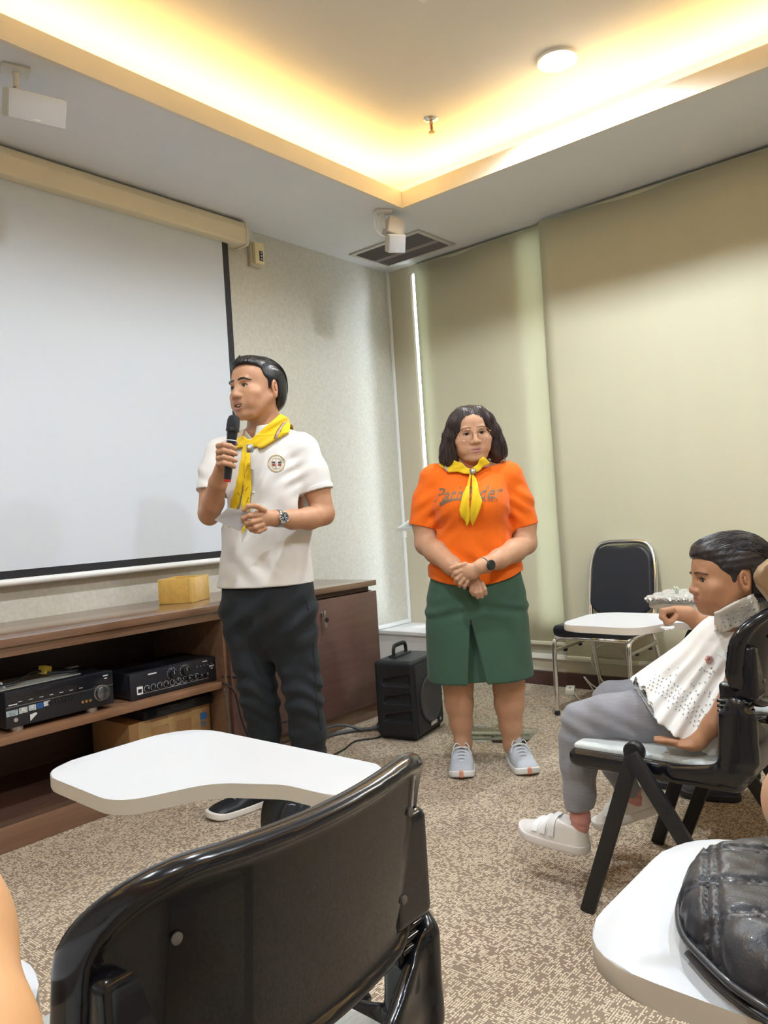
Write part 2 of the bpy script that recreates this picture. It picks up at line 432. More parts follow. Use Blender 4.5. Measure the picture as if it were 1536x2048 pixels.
# ================================================================== soft-form modelling: distance fields meshed with surface nets
def axis(lo, hi, step, fine=()):
    """grid coordinates; fine = [(lo, hi, step)] intervals sampled more closely"""
    out = [lo]
    while out[-1] < hi:
        s = step
        for a, b, st in fine:
            if a <= out[-1] < b: s = min(s, st)
        out.append(out[-1] + s)
    return np.array(out, np.float32)
def smin(a, b, k):
    if k <= 0: return np.minimum(a, b)
    h = np.clip(0.5 + 0.5 * (a - b) / k, 0, 1)
    return a + (b - a) * h - k * h * (1 - h)
def smax(a, b, k): return -smin(-a, -b, k)
def rotz(a): c, s = math.cos(a), math.sin(a); return np.array([[c, -s, 0], [s, c, 0], [0, 0, 1.0]])
def roty(a): c, s = math.cos(a), math.sin(a); return np.array([[c, 0, s], [0, 1, 0], [-s, 0, c]])
def rotx(a): c, s = math.cos(a), math.sin(a); return np.array([[1, 0, 0], [0, c, -s], [0, s, c]])
class Grid:
    def __init__(s, xs, ys, zs):
        s.ax = (xs, ys, zs); s.d = np.full((len(xs), len(ys), len(zs)), 0.5, np.float32)
    def slab(s, lo, hi):
        sl = []; cs = []
        for i in range(3):
            a = max(0, np.searchsorted(s.ax[i], lo[i]) - 1); b = min(len(s.ax[i]), np.searchsorted(s.ax[i], hi[i]) + 1)
            if b <= a: return None, None
            sh = [1, 1, 1]; sh[i] = b - a
            sl.append(slice(a, b)); cs.append(s.ax[i][a:b].reshape(sh))
        return tuple(sl), cs
    def put(s, fn, lo, hi, k=0.0, op='u'):
        m = 0.006 + k
        sl, c = s.slab([v - m for v in lo], [v + m for v in hi])
        if sl is None: return s
        v = fn(*c).astype(np.float32)
        cur = s.d[sl]
        if op == 'u': s.d[sl] = smin(cur, v, k)
        elif op == 's': s.d[sl] = smax(cur, -v, k)
        elif op == 'i': s.d[sl] = smax(cur, v, k)
        return s
    # -- shapes
    def cone(s, a, b, ra, rb=None, k=0.0, op='u', flat=None):
        """tapered capsule; flat=(direction, factor) squashes it along a direction"""
        rb = ra if rb is None else rb
        a = np.asarray(a, float); b = np.asarray(b, float); ab = b - a; L = max(float(ab @ ab), 1e-12); r = max(ra, rb) * (max(1.0, flat[1]) if flat is not None else 1.0)
        if flat is not None:
            n = np.asarray(flat[0], float); n = n / np.linalg.norm(n); q = 1.0 / flat[1] - 1.0
        def fn(x, y, z):
            px, py, pz = x - a[0], y - a[1], z - a[2]
            t = np.clip((px * ab[0] + py * ab[1] + pz * ab[2]) / L, 0, 1)
            ex, ey, ez = px - t * ab[0], py - t * ab[1], pz - t * ab[2]
            e2 = ex * ex + ey * ey + ez * ez
            if flat is not None:
                dn = ex * n[0] + ey * n[1] + ez * n[2]
                e2 = e2 + dn * dn * ((1 + q) ** 2 - 1)
                return (np.sqrt(e2) - (ra + (rb - ra) * t)) * (0.5 + 0.5 * flat[1])
            return np.sqrt(e2) - (ra + (rb - ra) * t)
        return s.put(fn, np.minimum(a, b) - r, np.maximum(a, b) + r, k, op)
    def chain(s, pts, k=0.01, op='u', flat=None):
        for p, q in zip(pts, pts[1:]): s.cone(p[:3], q[:3], p[3], q[3], k, op, flat)
        return s
    def ell(s, c, r, k=0.0, R=None, op='u'):
        c = np.asarray(c, float); r = np.asarray(r, float); R_ = None if R is None else np.asarray(R)
        def fn(x, y, z):
            x, y, z = x - c[0], y - c[1], z - c[2]
            if R_ is not None:
                x, y, z = (R_[0, 0] * x + R_[1, 0] * y + R_[2, 0] * z, R_[0, 1] * x + R_[1, 1] * y + R_[2, 1] * z, R_[0, 2] * x + R_[1, 2] * y + R_[2, 2] * z)
            k0 = np.sqrt((x / r[0]) ** 2 + (y / r[1]) ** 2 + (z / r[2]) ** 2)
            k1 = np.sqrt((x / r[0] ** 2) ** 2 + (y / r[1] ** 2) ** 2 + (z / r[2] ** 2) ** 2)
            return k0 * (k0 - 1.0) / np.maximum(k1, 1e-6)
        m = max(r); return s.put(fn, c - m, c + m, k, op)
    def rbox(s, c, h, rad, k=0.0, R=None, op='u'):
        c = np.asarray(c, float); h = np.asarray(h, float) - rad; R_ = None if R is None else np.asarray(R)
        def fn(x, y, z):
            x, y, z = x - c[0], y - c[1], z - c[2]
            if R_ is not None:
                x, y, z = (R_[0, 0] * x + R_[1, 0] * y + R_[2, 0] * z, R_[0, 1] * x + R_[1, 1] * y + R_[2, 1] * z, R_[0, 2] * x + R_[1, 2] * y + R_[2, 2] * z)
            qx, qy, qz = np.abs(x) - h[0], np.abs(y) - h[1], np.abs(z) - h[2]
            return np.sqrt(np.maximum(qx, 0) ** 2 + np.maximum(qy, 0) ** 2 + np.maximum(qz, 0) ** 2) + np.minimum(np.maximum(qx, np.maximum(qy, qz)), 0) - rad
        m = float(np.linalg.norm(h + rad)) if R is not None else None
        lo, hi = (c - m, c + m) if m else (c - h - rad, c + h + rad)
        return s.put(fn, lo, hi, k, op)
    def loft(s, rows, k=0.0, yaw=0.0, op='u', n=2.2, warp=None):
        """stack of ellipse sections (z, cx, cy, rx, ry)"""
        rows = sorted(rows); zz = np.array([r[0] for r in rows]); A = np.array(rows)
        # smooth interpolation of the rows
        zs = np.linspace(zz[0], zz[-1], 160)
        def sm(col):
            m = np.gradient(A[:, col], zz) if len(zz) > 2 else np.full(len(zz), (A[-1, col] - A[0, col]) / (zz[-1] - zz[0]))
            i = np.clip(np.searchsorted(zz, zs) - 1, 0, len(zz) - 2); h = zz[i + 1] - zz[i]; t = (zs - zz[i]) / h
            return ((2 * t ** 3 - 3 * t ** 2 + 1) * A[i, col] + (t ** 3 - 2 * t ** 2 + t) * h * m[i] + (-2 * t ** 3 + 3 * t ** 2) * A[i + 1, col] + (t ** 3 - t ** 2) * h * m[i + 1])
        cols = [sm(j) for j in range(1, 5)]; c, sn = math.cos(yaw), math.sin(yaw)
        def fn(x, y, z):
            cx, cy, rx, ry = [np.interp(z, zs, q) for q in cols]
            u = x - cx; v = y - cy
            u, v = u * c + v * sn, -u * sn + v * c
            if warp is not None: u, v = warp(u, v, z)
            e = (np.abs(u) / rx) ** n + (np.abs(v) / ry) ** n
            e = np.maximum(e, 1e-9) ** (1.0 / n)
            d = (e - 1) * np.minimum(rx, ry) * 0.85
            return np.maximum(d, np.maximum(zz[0] - z, z - zz[-1]))
        R_ = max(A[:, 3].max(), A[:, 4].max()) + 0.02
        return s.put(fn, (A[:, 1].min() - R_, A[:, 2].min() - R_, zz[0]), (A[:, 1].max() + R_, A[:, 2].max() + R_, zz[-1]), k, op)
    def poly(s, pts, ylo, yhi, k=0.0, op='u', grow=0.0, side=False):
        """outline in x-z extruded along y (side=True: outline in y-z extruded along x)"""
        P = [(float(p[0]), float(p[1])) for p in pts]
        def fn(x, y, z):
            if side: x, y = y, x
            X = (x + 0 * z).reshape(x.size, z.size); Z = (z + 0 * x).reshape(x.size, z.size)
            d = None; sg = np.ones(X.shape)
            n = len(P)
            for i in range(n):
                ax, az = P[i]; bx, bz = P[i - 1]
                ex, ez = bx - ax, bz - az; wx, wz = X - ax, Z - az
                t = np.clip((wx * ex + wz * ez) / max(ex * ex + ez * ez, 1e-12), 0, 1)
                q = (wx - ex * t) ** 2 + (wz - ez * t) ** 2
                d = q if d is None else np.minimum(d, q)
                c1 = Z >= az; c2 = Z < bz; c3 = ex * wz > ez * wx
                flip = (c1 & c2 & c3) | (~c1 & ~c2 & ~c3)
                sg = np.where(flip, -sg, sg)
            d2 = (sg * np.sqrt(d) - grow)
            d2 = d2[None, :, :] if side else d2[:, None, :]
            return np.maximum(d2, np.maximum(ylo - y, y - yhi))
        A = np.array(P)
        if op == 'i':
            lo = [a[0] - 1 for a in s.ax]; hi = [a[-1] + 1 for a in s.ax]
        elif side: lo = (ylo, A[:, 0].min() - .02 - grow, A[:, 1].min() - .02 - grow); hi = (yhi, A[:, 0].max() + .02 + grow, A[:, 1].max() + .02 + grow)
        else: lo = (A[:, 0].min() - .02 - grow, ylo, A[:, 1].min() - .02 - grow); hi = (A[:, 0].max() + .02 + grow, yhi, A[:, 1].max() + .02 + grow)
        return s.put(fn, lo, hi, k, op)
    def clip(s, n, p, k=0.0):
        """keep the side the normal points away from"""
        n = np.asarray(n, float); n = n / np.linalg.norm(n); o = float(n @ np.asarray(p, float))
        x, y, z = [s.ax[i].reshape([-1 if j == i else 1 for j in range(3)]) for i in range(3)]
        s.d = smax(s.d, (x * n[0] + y * n[1] + z * n[2] - o).astype(np.float32), k); return s
    def off(s, v): s.d -= v; return s
    def displace(s, fn, band=0.03):
        i = np.nonzero(np.abs(s.d) < band)
        s.d[i] += fn(s.ax[0][i[0]], s.ax[1][i[1]], s.ax[2][i[2]]).astype(np.float32); return s
    def copy(s):
        g = Grid.__new__(Grid); g.ax = s.ax; g.d = s.d.copy(); return g
    # -- mesh
    def mesh(s, name='form', relax=1):
        d = s.d; ins = d < 0
        c = np.zeros(tuple(n - 1 for n in d.shape), np.uint8)
        for i in (0, 1):
            for j in (0, 1):
                for k in (0, 1):
                    c += ins[i:d.shape[0] - 1 + i, j:d.shape[1] - 1 + j, k:d.shape[2] - 1 + k]
        I, J, K = np.nonzero((c > 0) & (c < 8)); N = len(I)
        ids = np.full(c.shape, -1, np.int32); ids[I, J, K] = np.arange(N)
        co = {}
        for i in (0, 1):
            for j in (0, 1):
                for k in (0, 1): co[i, j, k] = d[I + i, J + j, K + k]
        X = (s.ax[0][I], s.ax[0][I + 1]); Y = (s.ax[1][J], s.ax[1][J + 1]); Z = (s.ax[2][K], s.ax[2][K + 1])
        acc = np.zeros((N, 3)); cnt = np.zeros(N)
        keys = list(co)
        for a in keys:
            for ax_ in range(3):
                if a[ax_] == 1: continue
                b = list(a); b[ax_] = 1; b = tuple(b)
                va, vb = co[a], co[b]; m = (va < 0) != (vb < 0)
                t = np.where(m, va / np.where(m, va - vb, 1), 0)
                p = np.stack([X[a[0]], Y[a[1]], Z[a[2]]], 1).astype(float)
                q = np.stack([X[b[0]], Y[b[1]], Z[b[2]]], 1)
                acc += np.where(m[:, None], p + (q - p) * t[:, None], 0); cnt += m
        V = acc / cnt[:, None]
        faces = []
        for ax_ in range(3):
            u, v = (ax_ + 1) % 3, (ax_ + 2) % 3
            s0 = [slice(None)] * 3; s1 = [slice(None)] * 3; s0[ax_] = slice(0, -1); s1[ax_] = slice(1, None)
            A = ins[tuple(s0)]; B = ins[tuple(s1)]; e = np.nonzero(A != B)
            e = np.stack(e, 1); ok = (e[:, u] > 0) & (e[:, v] > 0) & (e[:, u] < d.shape[u] - 1) & (e[:, v] < d.shape[v] - 1)
            e = e[ok]
            if not len(e): continue
            sgn = A[e[:, 0], e[:, 1], e[:, 2]]
            def cell(du, dv):
                q = e.copy(); q[:, u] -= du; q[:, v] -= dv
                return ids[q[:, 0], q[:, 1], q[:, 2]]
            Q = np.stack([cell(1, 1), cell(0, 1), cell(0, 0), cell(1, 0)], 1)
            Q[~sgn] = Q[~sgn][:, ::-1]
            faces.append(Q)
        F = np.concatenate(faces); F = F[(F >= 0).all(1)]
        for _ in range(relax):
            S = np.zeros_like(V); n = np.zeros(N)
            for a, b in ((0, 1), (1, 2), (2, 3), (3, 0)):
                np.add.at(S, F[:, a], V[F[:, b]]); np.add.at(n, F[:, a], 1)
            V = 0.5 * V + 0.5 * S / np.maximum(n, 1)[:, None]
        me = bpy.data.meshes.new(name)
        me.vertices.add(N); me.vertices.foreach_set('co', V.astype(np.float32).ravel())
        me.loops.add(F.size); me.loops.foreach_set('vertex_index', F.ravel().astype(np.int32))
        me.polygons.add(len(F)); me.polygons.foreach_set('loop_start', np.arange(0, F.size, 4, dtype=np.int32))
        me.update(calc_edges=True); me.validate()
        return me
def verts_of(me):
    v = np.empty(len(me.vertices) * 3, np.float32); me.vertices.foreach_get('co', v); return v.reshape(-1, 3)
def paint(me, base, regions, name='Col'):
    """vertex colours for what has its own pigment: regions = [(weight array 0..1, colour)]"""
    n = len(me.vertices); c = np.ones((n, 4), np.float32); c[:, :3] = base
    for w, col in regions: c[:, :3] += (np.array(col, np.float32) - c[:, :3]) * np.clip(w, 0, 1)[:, None]
    a = me.color_attributes.new(name, 'FLOAT_COLOR', 'POINT'); a.data.foreach_set('color', c.ravel())
# ================================================================== projection screen
m_cream = mat('cream_casing', (0.80, 0.70, 0.50), 0.45, var=0.03)
m_black = mat('matte_black', (0.02, 0.02, 0.024), 0.55)
m_screen = mat('screen_white', (0.64, 0.69, 0.76), 0.75, var=0.01, vscale=1.5)
SX0, SX1, SY = 0.30, 2.86, 3.41
r = empty('projection_screen', (1.6, YF, 0.91), 0, 'large white pull-down projection screen with black border on the front wall', 'projection screen')
def child_box(name, parent, m, x0, x1, y0, y1, z0, z1, bev=0.0, seg=2, smooth=35):
    bm = BM(); o = Vector(parent.location); box(bm, x0 - o.x, x1 - o.x, y0 - o.y, y1 - o.y, z0 - o.z, z1 - o.z, bev, seg); return obj(name, bm, m, parent, smooth)
bm = BM(); o_ = Vector(r.location)
prof = round_poly([(3.350, 2.705, .012), (3.458, 2.705, .005), (3.458, 2.835, .005), (3.362, 2.835, .02), (3.345, 2.79, .02)], 4)
prism(bm, [(-(p[0] - o_.y), p[1] - o_.z) for p in prof], 0.25 - o_.x, 2.945 - o_.x, M=Matrix(((0, 0, 1, 0), (-1, 0, 0, 0), (0, 1, 0, 0), (0, 0, 0, 1))))
cs = obj('casing', bm, m_cream, r)
bm = BM(); prism(bm, [(-(p[0] * 1.0 - o_.y), p[1] - o_.z) for p in round_poly([(3.344, 2.70, .014), (3.458, 2.70, .005), (3.458, 2.84, .005), (3.356, 2.84, .02), (3.339, 2.79, .02)], 4)], 2.945 - o_.x, 2.962 - o_.x, 0.003, M=Matrix(((0, 0, 1, 0), (-1, 0, 0, 0), (0, 1, 0, 0), (0, 0, 0, 1))))
obj('end_cap', bm, mat('cream_endcap', (0.74, 0.68, 0.56), 0.4), r)
m_ink = mat('dark_print', (0.04, 0.035, 0.03), 0.5)
bm = text_bm('EC', 0.026, 0.0006, 0.4); xf(bm, bm.verts, Matrix.Translation((2.83 - o_.x, 3.3525 - o_.y, 2.765 - o_.z)) @ Euler((PI / 2 - .35, 0, 0)).to_matrix().to_4x4())
tube(bm, [(2.845 - o_.x, 3.3500 - o_.y, 2.7585 - o_.z), (2.865 - o_.x, 3.3500 - o_.y, 2.7575 - o_.z), (2.885 - o_.x, 3.3500 - o_.y, 2.756 - o_.z)], 0.0015, 6)
obj('lettering', bm, m_ink, cs)
child_box('white_surface', r, m_screen, SX0, SX1 - .042, SY, SY + .002, 0.985, 2.71, 0, 0, 0)
child_box('side_border', r, m_black, SX1 - .042, SX1, SY, SY + .002, 0.948, 2.71, 0, 0, 0)
child_box('bottom_border', r, m_black, SX0, SX1 - .042, SY, SY + .002, 0.948, 0.985, 0, 0, 0)
bm = BM(); tube(bm, [(SX0 - o_.x, SY - o_.y, 0.934 - o_.z), (SX1 + .01 - o_.x, SY - o_.y, 0.934 - o_.z)], 0.016, 14); obj('bottom_bar', bm, mat('white_bar', (0.85, 0.85, 0.84), 0.35), r)
# remote receiver box
r = empty('remote_control', (3.09, YF, 2.60), 0, 'small cream remote control box hanging beside the screen casing', 'remote')
child_box('holder', r, mat('cream_holder', (0.55, 0.50, 0.38), 0.5), 3.045, 3.125, 3.43, 3.46, 2.625, 2.76, 0.004)
b_ = child_box('handset', r, mat('cream_handset', (0.82, 0.72, 0.45), 0.4), 3.058, 3.128, 3.405, 3.43, 2.64, 2.765, 0.005)
bm = BM(); box(bm, 3.088 - 3.09, 3.115 - 3.09, 3.403 - YF, 3.4055 - YF, 2.655 - 2.60, 2.715 - 2.60, 0.001); kp = obj('keypad', bm, mat('dark_keypad', (0.05, 0.05, 0.07), 0.4), b_)
for i in range(3):
    bm = BM(); lathe(bm, [(0.005, 0), (0.004, 0.002)], 10, M=T(3.102 - 3.09, 3.403 - YF, 2.666 + .019 * i - 2.60, rx=PI / 2)); obj('button', bm, mat('button_white', (.8, .8, .8), .4), b_)
bm = BM()
for dx in (0.0, 0.02): tube(bm, smooth_path([(2.955 + dx - 3.09, 3.40 - YF, 2.80 - 2.60), (3.0 + dx - 3.09, 3.41 - YF, 2.815 - 2.6), (3.06 + dx - 3.09, 3.42 - YF, 2.76 - 2.60)], 6), 0.0025, 6)
obj('cable', bm, m_white, r)

# ================================================================== cabinet
def wood_mat(name, c0, c1, rough=0.3, coat=0.3):
    m = bpy.data.materials.new(name); m.use_nodes = True
    n, l = m.node_tree.nodes, m.node_tree.links; b = n['Principled BSDF']
    tc = n.new('ShaderNodeTexCoord'); mp = n.new('ShaderNodeMapping'); mp.inputs['Scale'].default_value = (1.2, 14, 14); l.new(tc.outputs['Object'], mp.inputs[0])
    a = n.new('ShaderNodeTexNoise'); a.inputs['Scale'].default_value = 3; a.inputs['Detail'].default_value = 6; a.inputs['Distortion'].default_value = 0.6; l.new(mp.outputs[0], a.inputs['Vector'])
    r_ = n.new('ShaderNodeValToRGB'); r_.color_ramp.elements[0].position = .3; r_.color_ramp.elements[1].position = .7
    r_.color_ramp.elements[0].color = (*c0, 1); r_.color_ramp.elements[1].color = (*c1, 1)
    l.new(a.outputs['Fac'], r_.inputs[0]); l.new(r_.outputs[0], b.inputs['Base Color'])
    b.inputs['Roughness'].default_value = rough; b.inputs['Coat Weight'].default_value = coat; b.inputs['Coat Roughness'].default_value = 0.12
    return m
m_door = wood_mat('brown_laminate', (0.125, 0.066, 0.055), (0.155, 0.084, 0.070), 0.32, 0.25)
m_top = wood_mat('brown_top_laminate', (0.185, 0.100, 0.060), (0.235, 0.130, 0.080), 0.22, 0.5)
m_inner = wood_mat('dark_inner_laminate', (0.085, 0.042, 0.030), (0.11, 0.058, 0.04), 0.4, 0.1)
m_edge = wood_mat('shelf_edge', (0.25, 0.125, 0.07), (0.30, 0.16, 0.09), 0.3, 0.3)
CYF = 2.88
r = empty('media_cabinet', (2.0, CYF, 0), 0, 'long low brown wooden cabinet along the front wall under the screen', 'cabinet')
child_box('worktop', r, m_top, -0.30, 3.325, CYF - .012, YF, 0.732, 0.762, 0.002)
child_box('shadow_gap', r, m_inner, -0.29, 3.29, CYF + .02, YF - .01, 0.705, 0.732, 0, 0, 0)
child_box('end_panel', r, m_door, 3.285, 3.315, CYF + .02, YF, 0.0, 0.705, 0.001)
child_box('divider_panel', r, m_top, 2.240, 2.272, CYF, YF, 0.0, 0.705, 0.001)
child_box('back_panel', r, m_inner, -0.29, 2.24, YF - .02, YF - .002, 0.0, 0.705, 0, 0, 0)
child_box('shelf', r, m_edge, -0.29, 2.24, CYF + .015, YF - .02, 0.378, 0.408, 0.002)
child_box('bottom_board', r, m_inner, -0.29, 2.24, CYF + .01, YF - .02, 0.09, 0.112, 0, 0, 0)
child_box('plinth', r, m_top, -0.29, 3.285, CYF + .006, CYF + .03, 0.0, 0.092, 0.001)
child_box('front_rail', r, m_top, -0.29, 2.24, CYF, CYF + .02, 0.695, 0.732, 0.001)
d1 = child_box('door', r, m_door, 2.262, 2.775, CYF - .018, CYF, 0.085, 0.703, 0.002)
d2 = child_box('door', r, m_door, 2.779, 3.313, CYF - .018, CYF, 0.085, 0.703, 0.002)
m_chrome = mat('chrome', (0.78, 0.78, 0.79), 0.12, 1.0)
bm = BM(); lathe(bm, [(0.011, 0), (0.011, 0.006), (0.004, 0.007), (0.004, 0.02)], 12, M=T(2.868 - 2.0, -.018, 0.635, rx=PI / 2)); box(bm, 2.863 - 2.0, 2.873 - 2.0, -.045, -.03, .615, .65, .001)
tube(bm, [(2.868 - 2.0 + .012 * math.cos(t * .7), -.042, .605 + .012 * math.sin(t * .7)) for t in range(9)], .0012, 6, closed=True)
box(bm, 2.861 - 2.0, 2.867 - 2.0, -.048, -.044, .55, .598, .001); box(bm, 2.872 - 2.0, 2.879 - 2.0, -.046, -.043, .555, .60, .001)
obj('lock_with_keys', bm, m_chrome, d2)
bm = BM(); lathe(bm, [(0.012, -.004), (0.014, 0), (0.012, .004)], 12, M=T(2.875 - 2.0, -.047, .60, rx=PI / 2)); obj('key_fob', bm, m_black, d2)

# ================================================================== small box on the cabinet
m_kraft = mat('golden_kraft_paper', (0.70, 0.44, 0.11), 0.32, spec=0.6, var=0.12, vscale=30, bump=0.35, bscale=40)
r = empty('open_box', (2.30, 3.235, 0.762), math.radians(30), 'golden yellow padded open box standing on the brown cabinet top', 'box')
w, d, h, t = 0.105, 0.085, 0.118, 0.006
for nm, a in (('side', (-w, w, -d, -d + t)), ('side', (-w, w, d - t, d)), ('side', (-w, -w + t, -d + t, d - t)), ('side', (w - t, w, -d + t, d - t))):
    bm = BM(); box(bm, *a, 0, h, 0.002); obj(nm, bm, m_kraft, r)
bm = BM(); box(bm, -w + t, w - t, -d + t, d - t, 0, 0.004); obj('base', bm, m_kraft, r)
m_fold = mat('kraft_fold', (0.70, 0.45, 0.13), 0.3, spec=0.6)
for sx in (-1, 1):
    bm = BM(); box(bm, sx * w - .003, sx * w + .003, -d - .002, -d + .016, 0.002, h + .002, 0.002); obj('corner_fold', bm, m_fold, r)

# ================================================================== AV receiver
m_gloss = mat('gloss_black', (0.012, 0.012, 0.016), 0.22, coat=0.3)
m_satin = mat('satin_black', (0.02, 0.02, 0.026), 0.4)
m_silver = mat('silver_plastic', (0.62, 0.60, 0.56), 0.3, 0.7)
m_prt = mat('white_print', (0.75, 0.75, 0.77), 0.5)
r = empty('av_receiver', (1.49, 2.93, 0.408), 0, 'wide black audio video receiver with volume knob on the cabinet shelf', 'receiver')
bm = BM(); box(bm, -.215, .215, .006, .32, .016, .150, .003); obj('body', bm, m_satin, r)
bm = BM(); box(bm, -.2175, .2175, -.004, .008, .018, .152, .003); fp = obj('front_panel', bm, m_satin, r)
bm = BM(); box(bm, -.2165, .2165, -.0065, -.0035, .098, .150, .001); obj('display_window', bm, m_gloss, fp)
bm = BM(); box(bm, -.216, .216, -.0075, -.004, .093, .0965, .0008); obj('trim_line', bm, mat('dark_silver', (.25, .25, .27), .3, .8), fp)
bm = BM(); lathe(bm, [(0.034, 0), (0.034, .002), (0.029, .004), (0.028, .018), (0.025, .020)], 32, M=T(.165, -.004, .072, rx=PI / 2)); k = obj('volume_knob', bm, mat('brushed_dark', (.22, .22, .24), .25, .9), fp)
for i in range(4):
    bm = BM(); lathe(bm, [(0.008, 0), (0.008, .005), (0.006, .006)], 14, M=T(-.05 + i * .028, -.004, .079, rx=PI / 2)); obj('button', bm, m_gloss, fp)
for i in range(3):
    bm = BM(); lathe(bm, [(0.006, 0), (0.006, .004), (.003, .005)], 12, M=T(.082 + i * .016, -.004, .052, rx=PI / 2)); obj('jack', bm, mat('brass', (.7, .5, .2), .3, 1), fp)
bm = BM(); lathe(bm, [(0.008, 0), (0.008, .004), (.004, .005)], 14, M=T(-.182, -.004, .045, rx=PI / 2)); obj('headphone_jack', bm, m_silver, fp)
for x in (-.165, .135):
    bm = BM(); lathe(bm, [(0.022, 0), (0.024, .006), (0.022, .018)], 20, M=T(x, .03, 0)); obj('foot', bm, m_silver, r)
for x0, x1, z0, z1, c in ((-.215, -.172, .062, .083, (.35, .42, .45)), (-.168, -.136, .064, .085, (.5, .52, .53)), (-.132, -.104, .066, .087, (.55, .6, .6)), (-.066 - .034, -.078, .067, .088, (.03, .12, .40)), (-.074, -.048, .070, .089, (.6, .6, .65))):
    bm = BM(); box(bm, x0, x1, -.0052, -.0038, z0, z1); obj('sticker', bm, mat('sticker_%d' % int(x0 * -1000), c, .4, var=.5, vscale=90), fp)
bm = BM(); prism(bm, [(-.128, .028), (-.100, .05), (-.104, .056), (-.128, .052)], -.0012, 0, M=T(0, -.0042, 0, rx=PI / 2)); obj('torn_sticker', bm, m_white, fp)
bm = BM()
for x, z, s in ():
    b2 = text_bm('AV' if x < 0 else 'HDMI', s, .0002); xf(b2, b2.verts, T(x, -.0068, z, rx=PI / 2)); me = bpy.data.meshes.new('t'); b2.to_mesh(me); b2.free(); bm.from_mesh(me); bpy.data.meshes.remove(me)
bm.free()
for x, z, w_ in ((-.19, .103, .016), (.185, .137, .011), (.185, .126, .006)):
    bm = BM(); box(bm, x - w_, x + w_, -.0070, -.0064, z - .0018, z + .0018); obj('printed_mark', bm, m_prt, fp, 0)
for i in range(7):
    bm = BM(); box(bm, -.17 + i * .04, -.155 + i * .04, -.0069, -.0064, .108, .110); obj('printed_mark', bm, m_prt, fp, 0)
# things lying on the receiver
bm = BM()
box(bm, -.20, .13, -.10, .10, 0, .004, .001); tag(obj('paper_sheet', bm, mat('printed_paper', (.62, .62, .60), .6, var=.2, vscale=120), loc_=(1.47, 3.08, .559), rot=(0, 0, .05), smooth=0), 'white printed paper sheet lying on the receiver', 'paper')
bm = BM(); tube(bm, smooth_path([(-.30, -.03, .012), (-.15, -.07, .012), (-.05, -.02, .03), (.02, -.05, .014), (.10, -.08, .01), (.06, .02, .016), (-.02, .03, .03), (.12, .06, .012), (.17, .05, .010)], 8), .0055, 8)
r2 = empty('coiled_cable', (1.49, 3.07, .566), 0, 'black cable with yellow tag lying across the receiver top', 'cable')
obj('cord', bm, m_black, r2)
bm = BM(); box(bm, -.03, .012, -.018, .018, .010, .042, .005, M=T(0.0, -.02, 0, rz=.5, ry=.3)); obj('yellow_tag', bm, mat('yellow_tag', (.72, .58, .10), .45), r2)
bm = BM(); box(bm, -.016, .016, -.012, .012, .010, .018, .003, M=T(-.20, -.06, 0, rz=.3, ry=.9)); obj('white_clip', bm, m_white, r2)
bm = BM(); box(bm, .12, .17, .03, .07, .004, .008, .001); obj('paper_label', bm, mat('label_paper', (.55, .55, .53), .5), r2)

# ================================================================== mixer amplifier
r = empty('mixer_amplifier', (2.025, 2.95, 0.408), 0, 'black mixer amplifier with rows of knobs on the cabinet shelf', 'amplifier')
bm = BM(); box(bm, -.228, .228, .004, .27, .006, .112, .003); obj('body', bm, m_satin, r)
bm = BM(); box(bm, -.230, .230, -.006, .006, .003, .112, .002); fp = obj('front_panel', bm, m_satin, r)
def knob(x, z, rad, parent, m, dep=.012):
    bm = BM(); lathe(bm, [(rad * 1.15, 0), (rad, .002), (rad * .9, dep), (rad * .7, dep + .001)], 18, M=T(x, -.006, z, rx=PI / 2)); k = obj('knob', bm, m, parent)
    bm = BM(); box(bm, x - .0008, x + .0008, -.006 - dep - .002, -.006 - dep, z, z + rad * .8); obj('pointer', bm, m_prt, k)
for i in range(4): knob(-.150 + i * .032, .040, .0105, fp, m_gloss)
for i in range(4): knob(.060 + i * .033, .040, .0105, fp, m_gloss)
for i in range(3): knob(-.022 + i * .026, .044, .006, fp, m_gloss, .006)
knob(-.022, .078, .019, fp, m_gloss, .018); knob(.044, .080, .019, fp, m_gloss, .018)
m_ringp = mat('knob_scale_print', (.7, .7, .72), .5)
for cx in (-.022, .044):
    bm = BM()
    for k in range(15):
        a = math.radians(-225 + k * 270 / 14 + 180); box(bm, -.0012, .0012, -.0068, -.0058, -.0012, .0012, M=T(cx + .0245 * math.cos(a), 0, .079 + .0245 * math.sin(a)))
    obj('knob_scale', bm, m_ringp, fp)
bm = BM()
for i in range(9): tube(bm, [(-.150 + i * .032 + .0135 * math.cos(a * .63), -.0064, .040 + .0135 * math.sin(a * .63)) for a in range(10)], .0007, 4, closed=True)
box(bm, -.175, .17, -.0068, -.0058, .0215, .0225)
box(bm, -.142, -.100, -.0068, -.0058, .095, .101); box(bm, .142, .168, -.0068, -.0058, .098, .102)
for i in range(5): box(bm, .11 + i * .02, .113 + i * .02, -.0068, -.0058, .082, .085)
box(bm, .178, .205, -.0068, -.0058, .070, .076); box(bm, .186, .198, -.0068, -.0058, .060, .064)
o = obj('lettering', bm, m_prt, fp); o['kind'] = 'stuff'
bm = BM(); box(bm, -.2, -.172, -.0075, -.0058, .022, .056, .003); rr_ = obj('badge', bm, m_prt, fp)
bm = BM(); box(bm, -.195, -.177, -.0082, -.0072, .030, .045); obj('badge_centre', bm, m_black, rr_)

